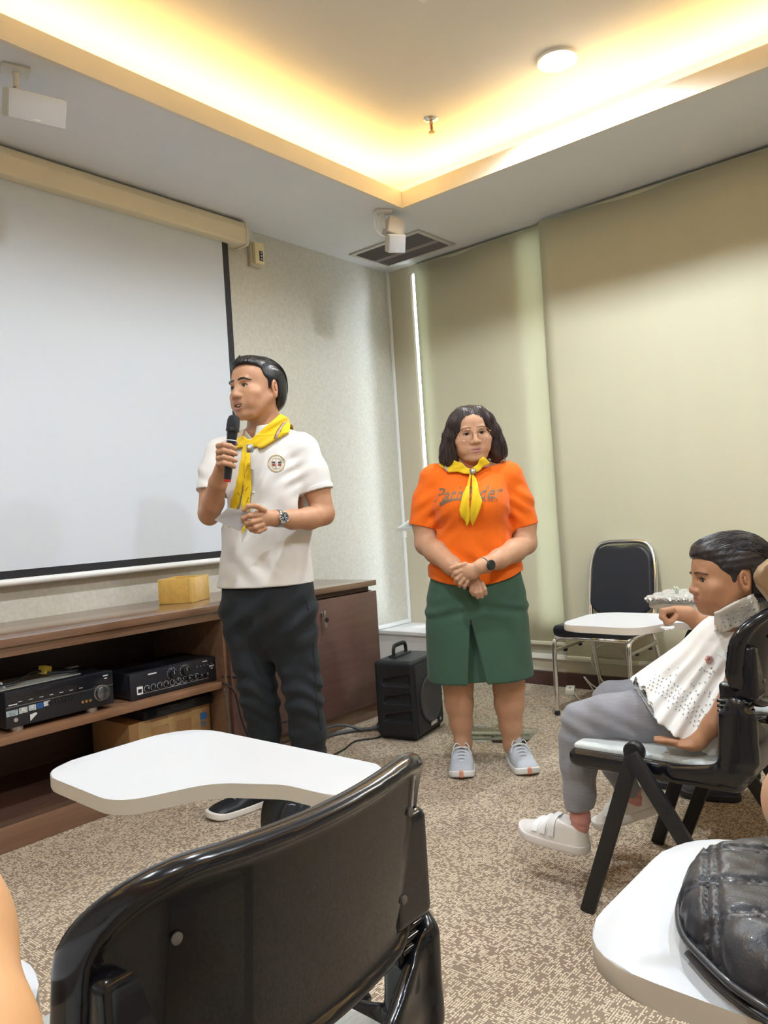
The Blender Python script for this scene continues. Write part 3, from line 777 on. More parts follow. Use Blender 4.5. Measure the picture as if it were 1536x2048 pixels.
# ================================================================== cardboard box and flat black device below the shelf
m_card = mat('brown_cardboard', (0.47, 0.27, 0.12), 0.55, var=0.08, vscale=6)
m_tape = mat('packing_tape', (0.55, 0.36, 0.16), 0.12, coat=0.6, var=0.1, vscale=20)
r = empty('cardboard_box', (2.02, 2.99, 0.112), 0, 'brown cardboard carton with tape and blue print below the shelf', 'box')
bm = BM(); box(bm, -.215, .205, 0, .30, 0, .190, .002); cb = obj('carton', bm, m_card, r)
for x0, x1 in ((-.17, -.11), (-.02, .02), (.10, .15)):
    bm = BM(); box(bm, x0, x1, -.0012, .0, .01, .1905); obj('tape', bm, m_tape, cb)
bm = BM(); box(bm, -.11, .16, -.0016, -.0004, .150, .175); obj('tape', bm, m_tape, cb)
bm = BM(); box(bm, .150, .185, -.0022, -.001, .125, .155); box(bm, .150, .180, -.0022, -.001, .108, .113); box(bm, .150, .176, -.0022, -.001, .098, .103)
obj('blue_print', bm, mat('blue_print', (.05, .22, .55), .5, var=.4, vscale=160), cb)
r = empty('flat_media_player', (2.06, 2.97, 0.302), 0, 'flat black media player lying on the cardboard carton', 'media player')
bm = BM(); box(bm, -.19, .17, .004, .25, .002, .046, .004); obj('body', bm, m_satin, r)
bm = BM(); box(bm, -.188, .168, -.002, .005, .004, .044, .003); f_ = obj('front_panel', bm, m_gloss, r)
bm = BM(); box(bm, -.06, .03, -.003, -.0015, .028, .032); obj('disc_slot', bm, m_satin, f_)

# ================================================================== cables by the cabinet
def cable(name, pts, rad, m, label, n=8):
    bm = BM(); tube(bm, smooth_path(pts, n), rad, 8); return tag(obj(name, bm, m, None, 180), label, 'cable')
m_cab = mat('black_cable', (0.018, 0.018, 0.02), 0.45); m_cabg = mat('grey_cable', (0.10, 0.10, 0.11), 0.45); m_cabw = mat('white_cable', (0.62, 0.60, 0.55), 0.45)
cable('hanging_cable', [(2.235, 2.90, .43), (2.30, 2.84, .41), (2.36, 2.83, .30), (2.45, 2.83, .18), (2.60, 2.83, .15)], .005, m_cab, 'upper black cable looping from the shelf end past the cabinet door')
cable('hanging_cable', [(2.232, 2.89, .405), (2.262, 2.85, .36), (2.29, 2.84, .22), (2.34, 2.83, .10), (2.45, 2.82, .07), (2.6, 2.83, .06)], .004, m_cab, 'lower black cable drooping from the shelf end to the floor')
cable('hanging_cable', [(2.228, 2.875, .38), (2.232, 2.865, .25), (2.234, 2.865, .12), (2.25, 2.84, .006), (2.30, 2.80, .006)], .0035, m_cabg, 'thin grey cable hanging straight down from the shelf end')
cable('floor_cable', [(2.70, 2.80, .010), (2.85, 2.84, .010), (2.98, 2.78, .012), (3.06, 2.70, .014), (3.12, 2.72, .014), (3.28, 2.75, .014), (3.42, 2.70, .012), (3.60, 2.72, .010)], .009, m_cabg, 'thick grey cable snaking on the carpet in front of the cabinet')
cable('floor_cable', [(2.60, 2.60, .006), (2.72, 2.62, .006), (2.85, 2.66, .006), (2.95, 2.60, .006), (3.02, 2.64, .006), (3.08, 2.72, .006), (3.2, 2.8, .008)], .004, m_cab, 'thin black cable curving on the carpet towards the portable speaker')
cable('floor_cable', [(2.58, 2.78, .012), (2.78, 2.86 - .03, .05), (2.93, 2.83, .045), (3.0, 2.74, .012)], .007, m_cabg, 'grey cable arching up beside the cabinet plinth')
random.seed(5)
for i in range(7):
    pts = [(3.40 + random.uniform(-.03, .06), 2.80 + random.uniform(-.06, .1), .012 + .034 * i)]
    for k in range(9): pts.append((3.42 + random.uniform(-.07, .07), 2.84 + random.uniform(-.09, .09), .014 + .034 * i + random.uniform(-.006, .012)))
    cable('bundled_cable', pts, .005, (m_cab, m_cabg, m_cab)[i % 3], 'tangled dark cable, number %s from the carpet in the heap behind the portable speaker' % ('one', 'two', 'three', 'four', 'five', 'six', 'seven')[i], 5)
r = empty('power_strip', (2.64, 2.76, 0), .3, 'blue and white plug adapter on the carpet behind the man', 'plug')
bm = BM(); box(bm, -.05, .05, -.02, .02, 0, .035, .006); obj('body', bm, mat('plug_blue', (.03, .10, .45), .4), r)
bm = BM(); box(bm, -.085, -.05, -.014, .014, .004, .032, .005); obj('plug', bm, m_white, r)

# ================================================================== portable loudspeaker
r = empty('portable_speaker', (2.985, 2.375, 0), math.radians(10), 'black portable trolley loudspeaker with top handle beside the cabinet', 'loudspeaker')
m_spk = mat('black_speaker_plastic', (0.018, 0.019, 0.023), 0.5, bump=0.15, bscale=400)
m_grl = mat('speaker_grille', (0.028, 0.028, 0.031), 0.55, bump=0.5, bscale=900)
g = Grid(axis(-.03, .36, .006), axis(-.03, .28, .006), axis(.0, .43, .006))
g.rbox((.155, .115, .205), (.155, .112, .19), .022)
for z in (.095, .185, .275):      # grip recesses in the side
    g.put(lambda x, y, zz, z=z: np.maximum(np.maximum(-(x + 0.004) * 1.0 - 0.0 + (x * 0), (x - .016 - .0 * y)), np.maximum(np.maximum(zz - (z + .055 - .18 * np.maximum(y - .03, 0) * .0 - .20 * (y - .02)) , z - zz), np.maximum(.03 - y, y - .175))), (-.03, .02, z - .01), (.03, .2, z + .07), .006, 's')
g.rbox((.155, .115, .012), (.140, .10, .012), .008, .004)
me = g.mesh('cabinet', 1); obj('cabinet_shell', me, m_spk, r, 180)
bm = BM(); prism(bm, round_poly([(.022, .030, .02), (.296, .030, .02), (.296, .372, .02), (.022, .372, .02)], 5), -.006, .004, .003, M=T(0, .002, 0, rx=PI / 2)); gr = obj('front_grille', bm, m_grl, r)
bm = BM(); lathe(bm, [(.118, .004), (.118, .010), (.112, .013), (.104, .008), (.05, .003), (.004, .002)], 40, M=T(.165, 0.0, .185, rx=PI / 2)); obj('woofer_ring', bm, mat('woofer_ring', (.05, .05, .055), .45), gr)
bm = BM(); box(bm, .145, .215, -.008, -.004, .045, .066, .001); obj('badge', bm, mat('badge_silver', (.5, .5, .5), .35, .5), gr)
bm = BM(); box(bm, .150, .210, -.0088, -.0078, .049, .062, .001); obj('badge_face', bm, mat('badge_face', (.62, .62, .62), .3), gr)
bm = BM(); box(bm, .245, .262, -.008, -.004, .05, .064, .001); obj('port', bm, mat('badge_silver'), gr)
bm = BM(); tube(bm, smooth_path([(.10, .16, .385), (.10, .16, .425), (.108, .16, .445), (.13, .16, .452), (.20, .16, .452), (.222, .16, .445), (.23, .16, .425), (.23, .16, .385)], 5), .011, 10, flat=(1, .8)); obj('handle', bm, m_spk, r)
bm = BM(); box(bm, .085, .245, .135, .185, .392, .402, .003); obj('handle_recess', bm, m_black, r)
for x in (.05, .26):
    bm = BM(); lathe(bm, [(.022, -.012), (.026, -.006), (.026, .006), (.022, .012)], 20, M=T(x, .20, .026, ry=PI / 2)); obj('wheel', bm, m_black, r)
    bm = BM(); box(bm, x - .02, x + .02, .03, .06, 0, .012, .003); obj('foot', bm, m_black, r)

# ================================================================== clear acrylic lectern
m_acr = clear_mat('clear_acrylic', (0.955, 0.975, 0.955), 0.02)
m_acre = mat('acrylic_edge', (0.86, 0.90, 0.86), 0.25, alpha=0.5)
r = empty('acrylic_lectern', (3.27, 2.10, 0), math.radians(-78), 'clear acrylic lectern standing behind the woman in orange', 'lectern')
bm = BM(); box(bm, -.16, .18, -.13, .13, .003, .014, .002); obj('base', bm, m_acr, r)
bm = BM(); box(bm, -.13, .13, .02, .03, .012, 1.05, .001); obj('upright', bm, m_acr, r)
for sx in (-1, 1):
    bm = BM(); box(bm, sx * .13 - .005, sx * .13 + .005, -.06, .02, .012, 1.03, .001); obj('side_fin', bm, m_acr, r)
tm = T(-.06, -.06, 1.09, rx=math.radians(14))
bm = BM(); box(bm, -.29, .29, -.19, .19, -.005, .005, .001, M=tm); tp = obj('top', bm, m_acr, r)
bm = BM(); box(bm, -.29, .29, -.194, -.188, -.004, .014, .001, M=tm); obj('lip', bm, m_acre, tp)
bm = BM(); box(bm, -.294, -.288, -.19, .19, -.006, .012, .001, M=tm); obj('edge', bm, m_acre, tp)
bm = BM(); box(bm, -.29, .29, .187, .193, -.006, .006, .001, M=tm); obj('edge', bm, m_acre, tp)

# ================================================================== outlet and white cord behind the chrome chair
r = empty('extension_socket', (4.20, 2.165, 0), .4, 'small cream extension socket on the carpet under the chrome chair', 'socket')
bm = BM(); box(bm, -.055, .055, -.026, .026, 0, .036, .005); obj('body', bm, m_trunk, r)
bm = BM(); box(bm, -.030, -.022, -.006, .006, .0355, .037); box(bm, -.01, -.002, -.006, .006, .0355, .037); obj('slots', bm, m_black, r)
cable('white_cord', [(4.17, 2.13, .02), (4.05, 2.02, .006), (4.10, 1.93, .006), (4.22, 1.90, .006), (4.225, 1.98, .10), (4.225, 2.03, .20), (4.225, 1.97, .29), (4.225, 1.86, .27), (4.225, 1.80, .15), (4.22, 1.84, .04), (4.16, 1.95, .006), (4.22, 2.05, .06), (4.22, 2.08, .10), (4.2, 2.0, .05), (4.22, 1.85, .006), (4.21, 1.7, .006)], .0038, m_cabw, 'white cord coiled against the baseboard behind the chrome chair')
# ================================================================== ceiling fittings
m_offw = mat('offwhite_plastic', (0.70, 0.66, 0.60), 0.45)
m_grey = mat('grey_mesh', (0.62, 0.64, 0.68), 0.5, bump=0.4, bscale=900)
# cube speakers
r = empty('ceiling_speaker', (3.45, 2.75, ZS), 0, 'off-white twin cube speaker hanging from the soffit near the air vent', 'speaker', 'ceiling speakers')
bm = BM(); prism(bm, round_poly([(-.05, -.035, .012), (.05, -.035, .012), (.05, .035, .012), (-.05, .035, .012)], 3), -.014, 0, .003, M=T(rz=-.6)); obj('mount_plate', bm, m_offw, r)
bm = BM(); tube(bm, [(0, 0, -.01), (0, 0, -.10)], .010, 10); obj('bracket', bm, m_offw, r)
bm = BM()
for dx in (-.012, .012): tube(bm, smooth_path([(-.02 + dx, .02, -.01), (-.045 + dx, .02, -.06), (-.035 + dx, .02, -.12), (.0 + dx, 0, -.15)], 6), .003, 6)
obj('wire', bm, m_white, r)
def cube_spk(x, y, z, rz, rx, s, parent, w=None):
    w = w or s; M_ = T(x, y, z, rx, 0, rz)
    bm = BM(); box(bm, -w / 2, w / 2, -s / 2 + .004, s / 2, -s / 2, s / 2, .008, 3, M=M_); o = obj('speaker_cube', bm, m_offw, parent)
    bm = BM(); box(bm, -w / 2 + .003, w / 2 - .003, -s / 2 - .003, -s / 2 + .006, -s / 2 + .003, s / 2 - .003, .004, 2, M=M_); gq = obj('grille', bm, m_grey, o)
    bm = BM(); box(bm, -.012, .012, -s / 2 - .0042, -s / 2 - .0028, -s / 2 + .010, -s / 2 + .014, M=M_); obj('badge', bm, m_white, gq)
cube_spk(.075, -.01, -.085, math.radians(62), math.radians(14), .10, r)
cube_spk(.045, -.04, -.185, math.radians(-38), math.radians(24), .10, r)
r = empty('ceiling_speaker', (1.39, 2.79, ZS), 0, 'off-white wide speaker hanging from the soffit above the screen', 'speaker', 'ceiling speakers')
bm = BM(); prism(bm, round_poly([(-.05, -.035, .012), (.05, -.035, .012), (.05, .035, .012), (-.05, .035, .012)], 3), -.014, 0, .003, M=T(rz=-.3)); obj('mount_plate', bm, m_offw, r)
bm = BM(); tube(bm, [(0, 0, -.01), (.0, -.0, -.07)], .011, 10); tube(bm, [(0, 0, -.07), (.02, .0, -.10)], .013, 10); obj('bracket', bm, m_offw, r)
cube_spk(.055, -.02, -.135, math.radians(-14), math.radians(26), .10, r, .205)
# air vent
r = empty('air_vent', (4.03, 3.075, ZS), 0, 'slatted rectangular air vent in the soffit above the room corner', 'air vent')
bm = BM()
x0, x1, y0, y1 = -.165, .165, -.255, .255; t = .032
for a in ((x0 - t, x0, y0 - t, y1 + t), (x1, x1 + t, y0 - t, y1 + t), (x0, x1, y0 - t, y0), (x0, x1, y1, y1 + t)): box(bm, *a, -.010, .0, .003)
obj('frame', bm, mat('vent_frame', (0.60, 0.575, 0.53), 0.6), r)
bm = BM(); box(bm, x0, x1, y0, y1, -.0005, .0); obj('dark_duct', bm, mat('duct_dark', (.03, .026, .025), .8), r)
m_slat = mat('vent_slat', (0.15, 0.13, 0.125), 0.5); m_slat2 = mat('vent_slat_pale', (0.34, 0.31, 0.30), 0.5)
bm0 = BM(); box(bm0, -.010, .010, y0, y1, -.0015, .0015, M=T(ry=.7)); s0 = None
for i in range(15):
    x = x0 + .011 + i * (x1 - x0 - .022) / 14
    if s0 is None: s0 = obj('slat', bm0, m_slat, r, 0); q = s0
    else: q = s0.copy(); COL.objects.link(q); q.parent = r
    q.location = (x, 0, -.0075)
    if i in (8, 9): q.material_slots[0].link = 'OBJECT'; q.material_slots[0].material = m_slat2
bm0 = BM(); box(bm0, -.002, .002, -.008, .008, -.006, .0); s0 = None
for i in range(14):
    x = x0 + .02 + i * .0225
    if s0 is None: s0 = obj('clip', bm0, m_slat2, r, 0); q = s0
    else: q = s0.copy(); COL.objects.link(q); q.parent = r
    q.location = (x, y1 - .008, -.008)
# sprinkler
r = empty('fire_sprinkler', (3.24, 2.235, ZC), 0, 'small chrome fire sprinkler on the raised ceiling', 'sprinkler')
bm = BM(); lathe(bm, [(.036, 0), (.036, -.003), (.022, -.010), (.012, -.012)], 24); obj('escutcheon', bm, m_chrome, r)
bm = BM(); lathe(bm, [(.010, -.010), (.010, -.028), (.006, -.03)], 14); lathe(bm, [(.004, -.065), (.016, -.066), (.017, -.069), (.004, -.070)], 16); obj('body', bm, mat('brass_dull', (.55, .42, .25), .3, .9), r)
bm = BM()
for sx in (-1, 1): tube(bm, [(sx * .007, 0, -.028), (sx * .012, 0, -.045), (sx * .004, 0, -.066)], .0025, 6)
obj('frame_arm', bm, mat('brass_dull'), r)
bm = BM(); tube(bm, [(0, 0, -.028), (0, 0, -.064)], .003, 8); obj('glass_bulb', bm, mat('bulb_red', (.5, .04, .03), .1, trans=.4), r)
# square ceiling panel whose corner reaches into the picture
r = empty('ceiling_panel', (2.19, 1.42, ZC), 0, 'square white ceiling access panel cut by the top edge', 'ceiling panel')
bm = BM(); t = .02
for a in ((-.3, .3, -.3, -.3 + t), (-.3, .3, .3 - t, .3), (-.3, -.3 + t, -.28, .28), (.3 - t, .3, -.28, .28)): box(bm, *a, -.008, 0, .002)
obj('frame', bm, m_white, r)
bm = BM(); box(bm, -.28, .28, -.28, .28, -.005, 0, .001); obj('panel', bm, m_white, r)
# ================================================================== lecture chairs with writing tablets
m_shell = mat('black_shell_plastic', (0.008, 0.008, 0.011), 0.22, coat=0.3)
m_frame = mat('black_leg_metal', (0.014, 0.014, 0.016), 0.42, bump=0.05, bscale=400)
m_pad = mat('pale_grey_fabric', (0.60, 0.64, 0.64), 0.9, var=0.10, vscale=(60, 260, 60), bump=0.5, bscale=(90, 700, 90), sheen=0.3)
m_tab = mat('white_laminate', (0.53, 0.55, 0.58), 0.35, var=0.01)
m_tabe = mat('beige_tablet_edge', (0.62, 0.56, 0.48), 0.5)
m_screw = mat('dull_screw', (0.18, 0.17, 0.16), 0.45, 0.6)
def back_y(z): return 0.035 - 0.17 * (z - 0.60)            # lean of the backrest
def chair_meshes():
    out = {}
    BOW = 0.85
    def bowf(x): return 0.6 * x * x + 5.0 * np.maximum(np.abs(x) - .15, 0) ** 2
    # backrest shell: curved panel with a thick rounded rim
    g = Grid(axis(-.27, .27, .004), axis(-.06, .16, .0035), axis(.55, .85, .004))
    def sd2(x, z, hx, hz, zc, r):
        qx = np.abs(x) - (hx - r); qz = np.abs(z - zc) - (hz - r)
        return np.sqrt(np.maximum(qx, 0) ** 2 + np.maximum(qz, 0) ** 2) + np.minimum(np.maximum(qx, qz), 0) - r
    def zc_of(x): return 0.722 + 0.25 * x * x
    def panel(x, y, z):
        yy = y - back_y(z) - bowf(x)
        d2 = sd2(x, z - 0.25 * x * x, .238, .122, .705, .095)
        return smax(d2, np.abs(yy) - .006, .006)
    def rim(x, y, z):
        yy = y - back_y(z) - bowf(x)
        d2 = sd2(x, z - 0.25 * x * x, .231, .115, .705, .090)
        return np.sqrt((d2) ** 2 + (yy * .62) ** 2) - .0105
    full = ((-.26, -.05, .56), (.26, .15, .845))
    g.put(panel, *full); g.put(rim, *full, k=.006)
    out['backrest'] = g.mesh('backrest', 1)
    g = Grid(axis(-.24, .24, .005), axis(-.03, .16, .004), axis(.57, .84, .005))
    def pad(x, y, z):
        yy = y - back_y(z) - bowf(x) - .016
        return smax(sd2(x, z - 0.25 * x * x, .216, .100, .708, .08), np.abs(yy) - .010, .014)
    g.put(pad, *full); out['back_pad'] = g.mesh('back_pad', 1)
    # seat shell: tray that sweeps up into the lower back, lowest in the middle
    g = Grid(axis(-.27, .27, .005), axis(-.03, .57, .005), axis(.34, .64, .005))
    g.rbox((0, .313, .410), (.238, .233, .026), .022)
    def lower(x, y, z):
        pts = [(.20, .405), (.10, .412), (.055, .445), (.036, .50), (.030, .56), (.034, .62)]
        y2 = y - BOW * x * x * .75 * np.clip((z - .42) / .1, 0, 1)
        d = None
        for (ay, az), (by, bz) in zip(pts, pts[1:]):
            ey, ez = by - ay, bz - az; wy, wz = y2 - ay, z - az
            t = np.clip((wy * ey + wz * ez) / (ey * ey + ez * ez), 0, 1)
            q = np.sqrt((wy - ey * t) ** 2 + (wz - ez * t) ** 2)
            d = q if d is None else np.minimum(d, q)
        top = .480 + .110 * np.clip((np.abs(x) - .05) / .17, 0, 1) ** 1.6
        d = smax(d - .011, z - top, .008)
        return smax(d, np.abs(x) - (.243 - .10 * np.clip((.44 - z) / .1, 0, 1)), .012)
    g.put(lower, (-.26, -.02, .36), (.26, .30, .64), k=.02)
    for s in (-1, 1):   # side cheeks
        g.cone((s * .235, .25, .415), (s * .236, .105, .44), .016, .022, .02, flat=((1, 0, 0), .6))
        g.cone((s * .236, .105, .44), (s * .238, .085, .60), .028, .026, .02, flat=((1, 0, 0), .5))
        g.rbox((s * .232, .084, .525), (.012, .044, .065), .011, .02)
    out['seat_shell'] = g.mesh('seat_shell', 1)
    g = Grid(axis(-.24, .24, .006), axis(.06, .56, .006), axis(.41, .47, .003))
    g.rbox((0, .318, .438), (.218, .218, .016), .014); g.put(lambda x, y, z: (z - .450 + .010 * ((y - .26) / .2) ** 2 * (y < .26)), (-.25, .05, .44), (.25, .57, .48), .01, 'i')
    out['seat_pad'] = g.mesh('seat_pad', 1)
    # ribbed bellows of the upright
    g = Grid(axis(-.04, .04, .003), axis(-.05, .06, .003), axis(.52, .67, .0025))
    g.rbox((0, .006, .600), (.020, .034, .055), .010)
    for i in range(4): g.rbox((0, .006, .573 + .0125 * i), (.024, .039, .0042), .003)
    out['ribbed_joint'] = g.mesh('ribbed_joint', 0)
    g = Grid(axis(-.05, .05, .003), axis(-.05, .05, .003), axis(.61, .78, .003))
    g.rbox((0, 0, .695), (.038, .024, .068), .012)
    out['bracket'] = g.mesh('bracket', 1)
    bm = BM(); box(bm, -.010, .010, -.0195, .0195, 0, 1, 0.003); me = bpy.data.meshes.new('leg'); bm.to_mesh(me); bm.free(); out['leg'] = me
    bm = BM(); lathe(bm, [(.024, -.014), (.027, -.010), (.027, .010), (.024, .014)], 20, M=T(ry=PI / 2)); me = bpy.data.meshes.new('pivot'); bm.to_mesh(me); bm.free(); out['pivot'] = me
    bm = BM(); ol = round_poly([(.048, .716, .085), (.354, .716, .10), (.354, .205, .05), (.217, .175, .04), (.214, .29, .08), (.165, .395, .10), (.036, .45, .07)], 8)
    prism(bm, ol, 0, .022, .0025, 2)
    bmesh.ops.recalc_face_normals(bm, faces=bm.faces[:])
    for f in bm.faces: f.material_index = 0 if abs(f.normal.z) > .6 and f.calc_center_median().z > .015 else 1
    me = bpy.data.meshes.new('writing_tablet'); bm.to_mesh(me); bm.free(); out['tablet'] = me
    bm = BM(); tube(bm, smooth_path([(.258, .20, .42), (.262, .25, .46), (.250, .33, .56), (.246, .365, .64), (.250, .345, .70), (.262, .31, .711), (.27, .25, .711)], 6), .017, 10, flat=(.7, 1.25)); me = bpy.data.meshes.new('tablet_arm'); bm.to_mesh(me); bm.free(); out['arm'] = me
    bm = BM(); tube(bm, smooth_path([(.27, .15, .713), (.272, .10, .70), (.270, .085, .66), (.262, .085, .62), (.258, .09, .55), (.258, .12, .46)], 6), .014, 10, flat=(.8, 1.2)); me = bpy.data.meshes.new('arm_stay'); bm.to_mesh(me); bm.free(); out['stay'] = me
    return out
CH = chair_meshes()
def share(name, me, m, parent, loc_=(0, 0, 0), rot=(0, 0, 0), scale=(1, 1, 1), smooth=40):
    if not me.materials:
        for q in (m if isinstance(m, (list, tuple)) else [m]): me.materials.append(q)
        me.polygons.foreach_set('use_smooth', [True] * len(me.polygons))
        if smooth < 180: me.set_sharp_from_angle(angle=math.radians(smooth))
    o = bpy.data.objects.new(name, me); COL.objects.link(o); o.parent = parent
    o.location = loc_; o.rotation_euler = rot; o.scale = scale; return o
def lecture_chair(x, y, label, tablet=True, tdy=0.0, front=.515, rear=.06, py_=.33):
    r = empty('lecture_chair', (x, y, 0), 0, label, 'chair', 'lecture chairs with writing tablets')
    b = share('backrest', CH['backrest'], m_shell, r, smooth=180)
    share('back_pad', CH['back_pad'], m_pad, r, smooth=180)
    for sx in (-.165, .165):
        for z in (.655, .765):
            yy = back_y(z) + .0175 - .008
            bm = BM(); lathe(bm, [(.0055, 0), (.0055, .002), (.003, .003)], 12, M=T(sx, yy, z, rx=PI / 2)); obj('screw', bm, m_screw, b)
    share('seat_shell', CH['seat_shell'], m_shell, r, smooth=180); share('seat_pad', CH['seat_pad'], m_pad, r, smooth=180)
    for s in (-1, 1):
        share('ribbed_joint', CH['ribbed_joint'], m_shell, r, (s * .205, .088, 0), smooth=50)
        share('bracket', CH['bracket'], m_shell, r, (s * .188, .060, -.014), smooth=180)
        share('pivot', CH['pivot'], m_frame, r, (s * .255, py_, .462))
        for (by, off) in ((front, 0.0), (rear, s * .021)):
            dy = by - py_; L = math.hypot(dy, .462)
            o = share('leg', CH['leg'], m_frame, r, (s * .258 + off, by, 0.0), (math.atan2(dy, .462), 0, 0), (1, 1, L))
    if tablet:
        share('writing_tablet', CH['tablet'], [m_tab, m_tabe], r, (0, tdy, .713))
        share('tablet_arm', CH['arm'], m_frame, r, (0, tdy, 0), smooth=180)
    return r
lecture_chair(.555, .575, 'empty black lecture chair with white writing tablet in the near foreground')
lecture_chair(2.215, .498, 'black lecture chair with white tablet that the girl sits on', True, -.013, .502, .05, .34)
lecture_chair(2.775, .42, 'black lecture chair beyond the girl, its tablet holding a plastic packet')
lecture_chair(.555, -.383, 'lecture chair at the lower right whose white tablet carries a quilted leather bag')
lecture_chair(-.345, .36, 'lecture chair at the lower left edge, only its white tablet tip showing').rotation_euler = (0, 0, math.radians(-35))

# ================================================================== chrome banquet chair by the blind
m_vinyl = mat('black_vinyl', (0.020, 0.021, 0.027), 0.34, bump=0.06, bscale=350)
r = empty('banquet_chair', (3.955, 1.80, 0), -PI / 2, 'black vinyl chair with chrome frame standing against the blind', 'chair')
# local: x to the sitter's left-right, seat front towards -y
def sh(p): return p
g = Grid(axis(-.25, .25, .005), axis(-.26, .24, .005), axis(.40, .50, .004))
g.put(lambda x, y, z: smax(np.abs(x) - (.215 - .06 * (y + .22)), smax(np.abs(y) - .21, np.abs(z - .448) - .026, .022), .03), (-.24, -.24, .41), (.24, .24, .49)); g.off(.004)
obj('seat', g.mesh('seat', 1), m_vinyl, r, 180)
g = Grid(axis(-.22, .22, .005), axis(.12, .34, .004), axis(.47, .90, .005))
def bpan(x, y, z):
    yy = y - (.19 + .20 * (z - .46)) - .5 * x * x * 0
    hw = .165 + .018 * np.clip((.9 - z) / .35, 0, 1)
    zz = z - .676
    r_ = .085; qx = np.abs(x) - (hw - r_); qz = np.abs(zz) - (.190 - r_)
    d2 = np.sqrt(np.maximum(qx, 0) ** 2 + np.maximum(qz, 0) ** 2) + np.minimum(np.maximum(qx, qz), 0) - r_
    d2 = np.maximum(d2, z - (.866 - .010 * np.exp(-(x / .05) ** 2)))
    return smax(d2, np.abs(yy) - .018, .016)
g.put(bpan, (-.21, .13, .48), (.21, .33, .89)); obj('backrest', g.mesh('backrest', 1), m_vinyl, r, 180)
def by(z): return .19 + .20 * (z - .46)
fr = [(-.175, .165, .40), (-.183, by(.50) + .01, .50), (-.188, by(.66) + .012, .66), (-.180, by(.78) + .012, .78), (-.155, by(.855) + .012, .855), (-.10, by(.884) + .012, .884), (0, by(.888) + .012, .888)]
fr = fr + [(-p[0], p[1], p[2]) for p in fr[-2::-1]]
bm = BM(); tube(bm, smooth_path(fr, 6), .0125, 10); obj('back_frame', bm, m_chrome, r, 180)
bm = BM()
for s in (-1, 1): tube(bm, [(s * .195, -.20, .412), (s * .185, .18, .412)], .011, 8)
tube(bm, [(-.195, -.20, .412), (.195, -.20, .412)], .011, 8); tube(bm, [(-.185, .17, .412), (.185, .17, .412)], .011, 8); obj('seat_frame', bm, m_chrome, r, 180)
for s in (-1, 1):
    bm = BM(); tube(bm, smooth_path([(s * .196, -.14, .408), (s * .203, -.190, .400), (s * .206, -.213, .37), (s * .208, -.215, .20), (s * .210, -.217, .018)], 6), .0125, 10); f = obj('leg', bm, m_chrome, r, 180)
    bm = BM(); lathe(bm, [(.013, 0), (.0145, .002), (.0145, .02)], 12, M=T(s * .21, -.217, 0)); obj('foot_cap', bm, m_black, f)
    bm = BM(); tube(bm, smooth_path([(s * .176, .14, .408), (s * .180, .175, .395), (s * .184, .20, .34), (s * .19, .27, .14), (s * .194, .31, .018)], 6), .0125, 10); f = obj('leg', bm, m_chrome, r, 180)
    bm = BM(); lathe(bm, [(.013, 0), (.0145, .002), (.0145, .02)], 12, M=T(s * .194, .311, 0)); obj('foot_cap', bm, m_black, f)
    bm = BM(); box(bm, s * .200 - .004, s * .200 + .004, -.205, .20, .335, .352, .001); q = obj('side_stretcher', bm, mat('steel_strip', (.62, .60, .56), .3, .9), r)
    for yv in (-.10, .08):
        bm = BM(); box(bm, s * .200 - .008, s * .200 + .008, yv - .010, yv + .010, .322, .336, .002); obj('rubber_stop', bm, m_black, q)
# ================================================================== people: shared builders
m_skin = None
def skin_mat(name, rough=0.5):
    m = mat(name, (0.5, 0.3, 0.2), rough, spec=0.4, attr='Col', var=0.05, vscale=35, bump=0.04, bscale=260)
    b = m.node_tree.nodes['Principled BSDF']
    b.inputs['Subsurface Weight'].default_value = 0.12; b.inputs['Subsurface Radius'].default_value = (0.012, 0.005, 0.003); b.inputs['Subsurface Scale'].default_value = 0.6
    return m
m_skin = skin_mat('skin', 0.46)
def hair_mat(name, c0, c1, scale=(160, 30, 30), rough=0.38):
    m = bpy.data.materials.new(name); m.use_nodes = True
    n, l = m.node_tree.nodes, m.node_tree.links; b = n['Principled BSDF']
    tc = n.new('ShaderNodeTexCoord'); mp = n.new('ShaderNodeMapping'); mp.inputs['Scale'].default_value = scale; l.new(tc.outputs['Object'], mp.inputs[0])
    a = n.new('ShaderNodeTexNoise'); a.inputs['Scale'].default_value = 1.0; a.inputs['Detail'].default_value = 4; l.new(mp.outputs[0], a.inputs['Vector'])
    r_ = n.new('ShaderNodeValToRGB'); r_.color_ramp.elements[0].position = .35; r_.color_ramp.elements[1].position = .68
    r_.color_ramp.elements[0].color = (*c0, 1); r_.color_ramp.elements[1].color = (*c1, 1); l.new(a.outputs['Fac'], r_.inputs[0]); l.new(r_.outputs[0], b.inputs['Base Color'])
    bp = n.new('ShaderNodeBump'); bp.inputs['Strength'].default_value = 0.6; bp.inputs['Distance'].default_value = 0.003; l.new(a.outputs['Fac'], bp.inputs['Height']); l.new(bp.outputs[0], b.inputs['Normal'])
    b.inputs['Roughness'].default_value = rough; b.inputs['Specular IOR Level'].default_value = 0.5
    return m
def cloth_mat(name, col, rough=0.85, bump=0.25, bscale=700, var=0.04, vscale=9, sheen=0.2, spec=0.25, wrinkle=0.0):
    m = mat(name, col, rough, spec=spec, var=var, vscale=vscale, bump=bump, bscale=bscale, sheen=sheen); return m
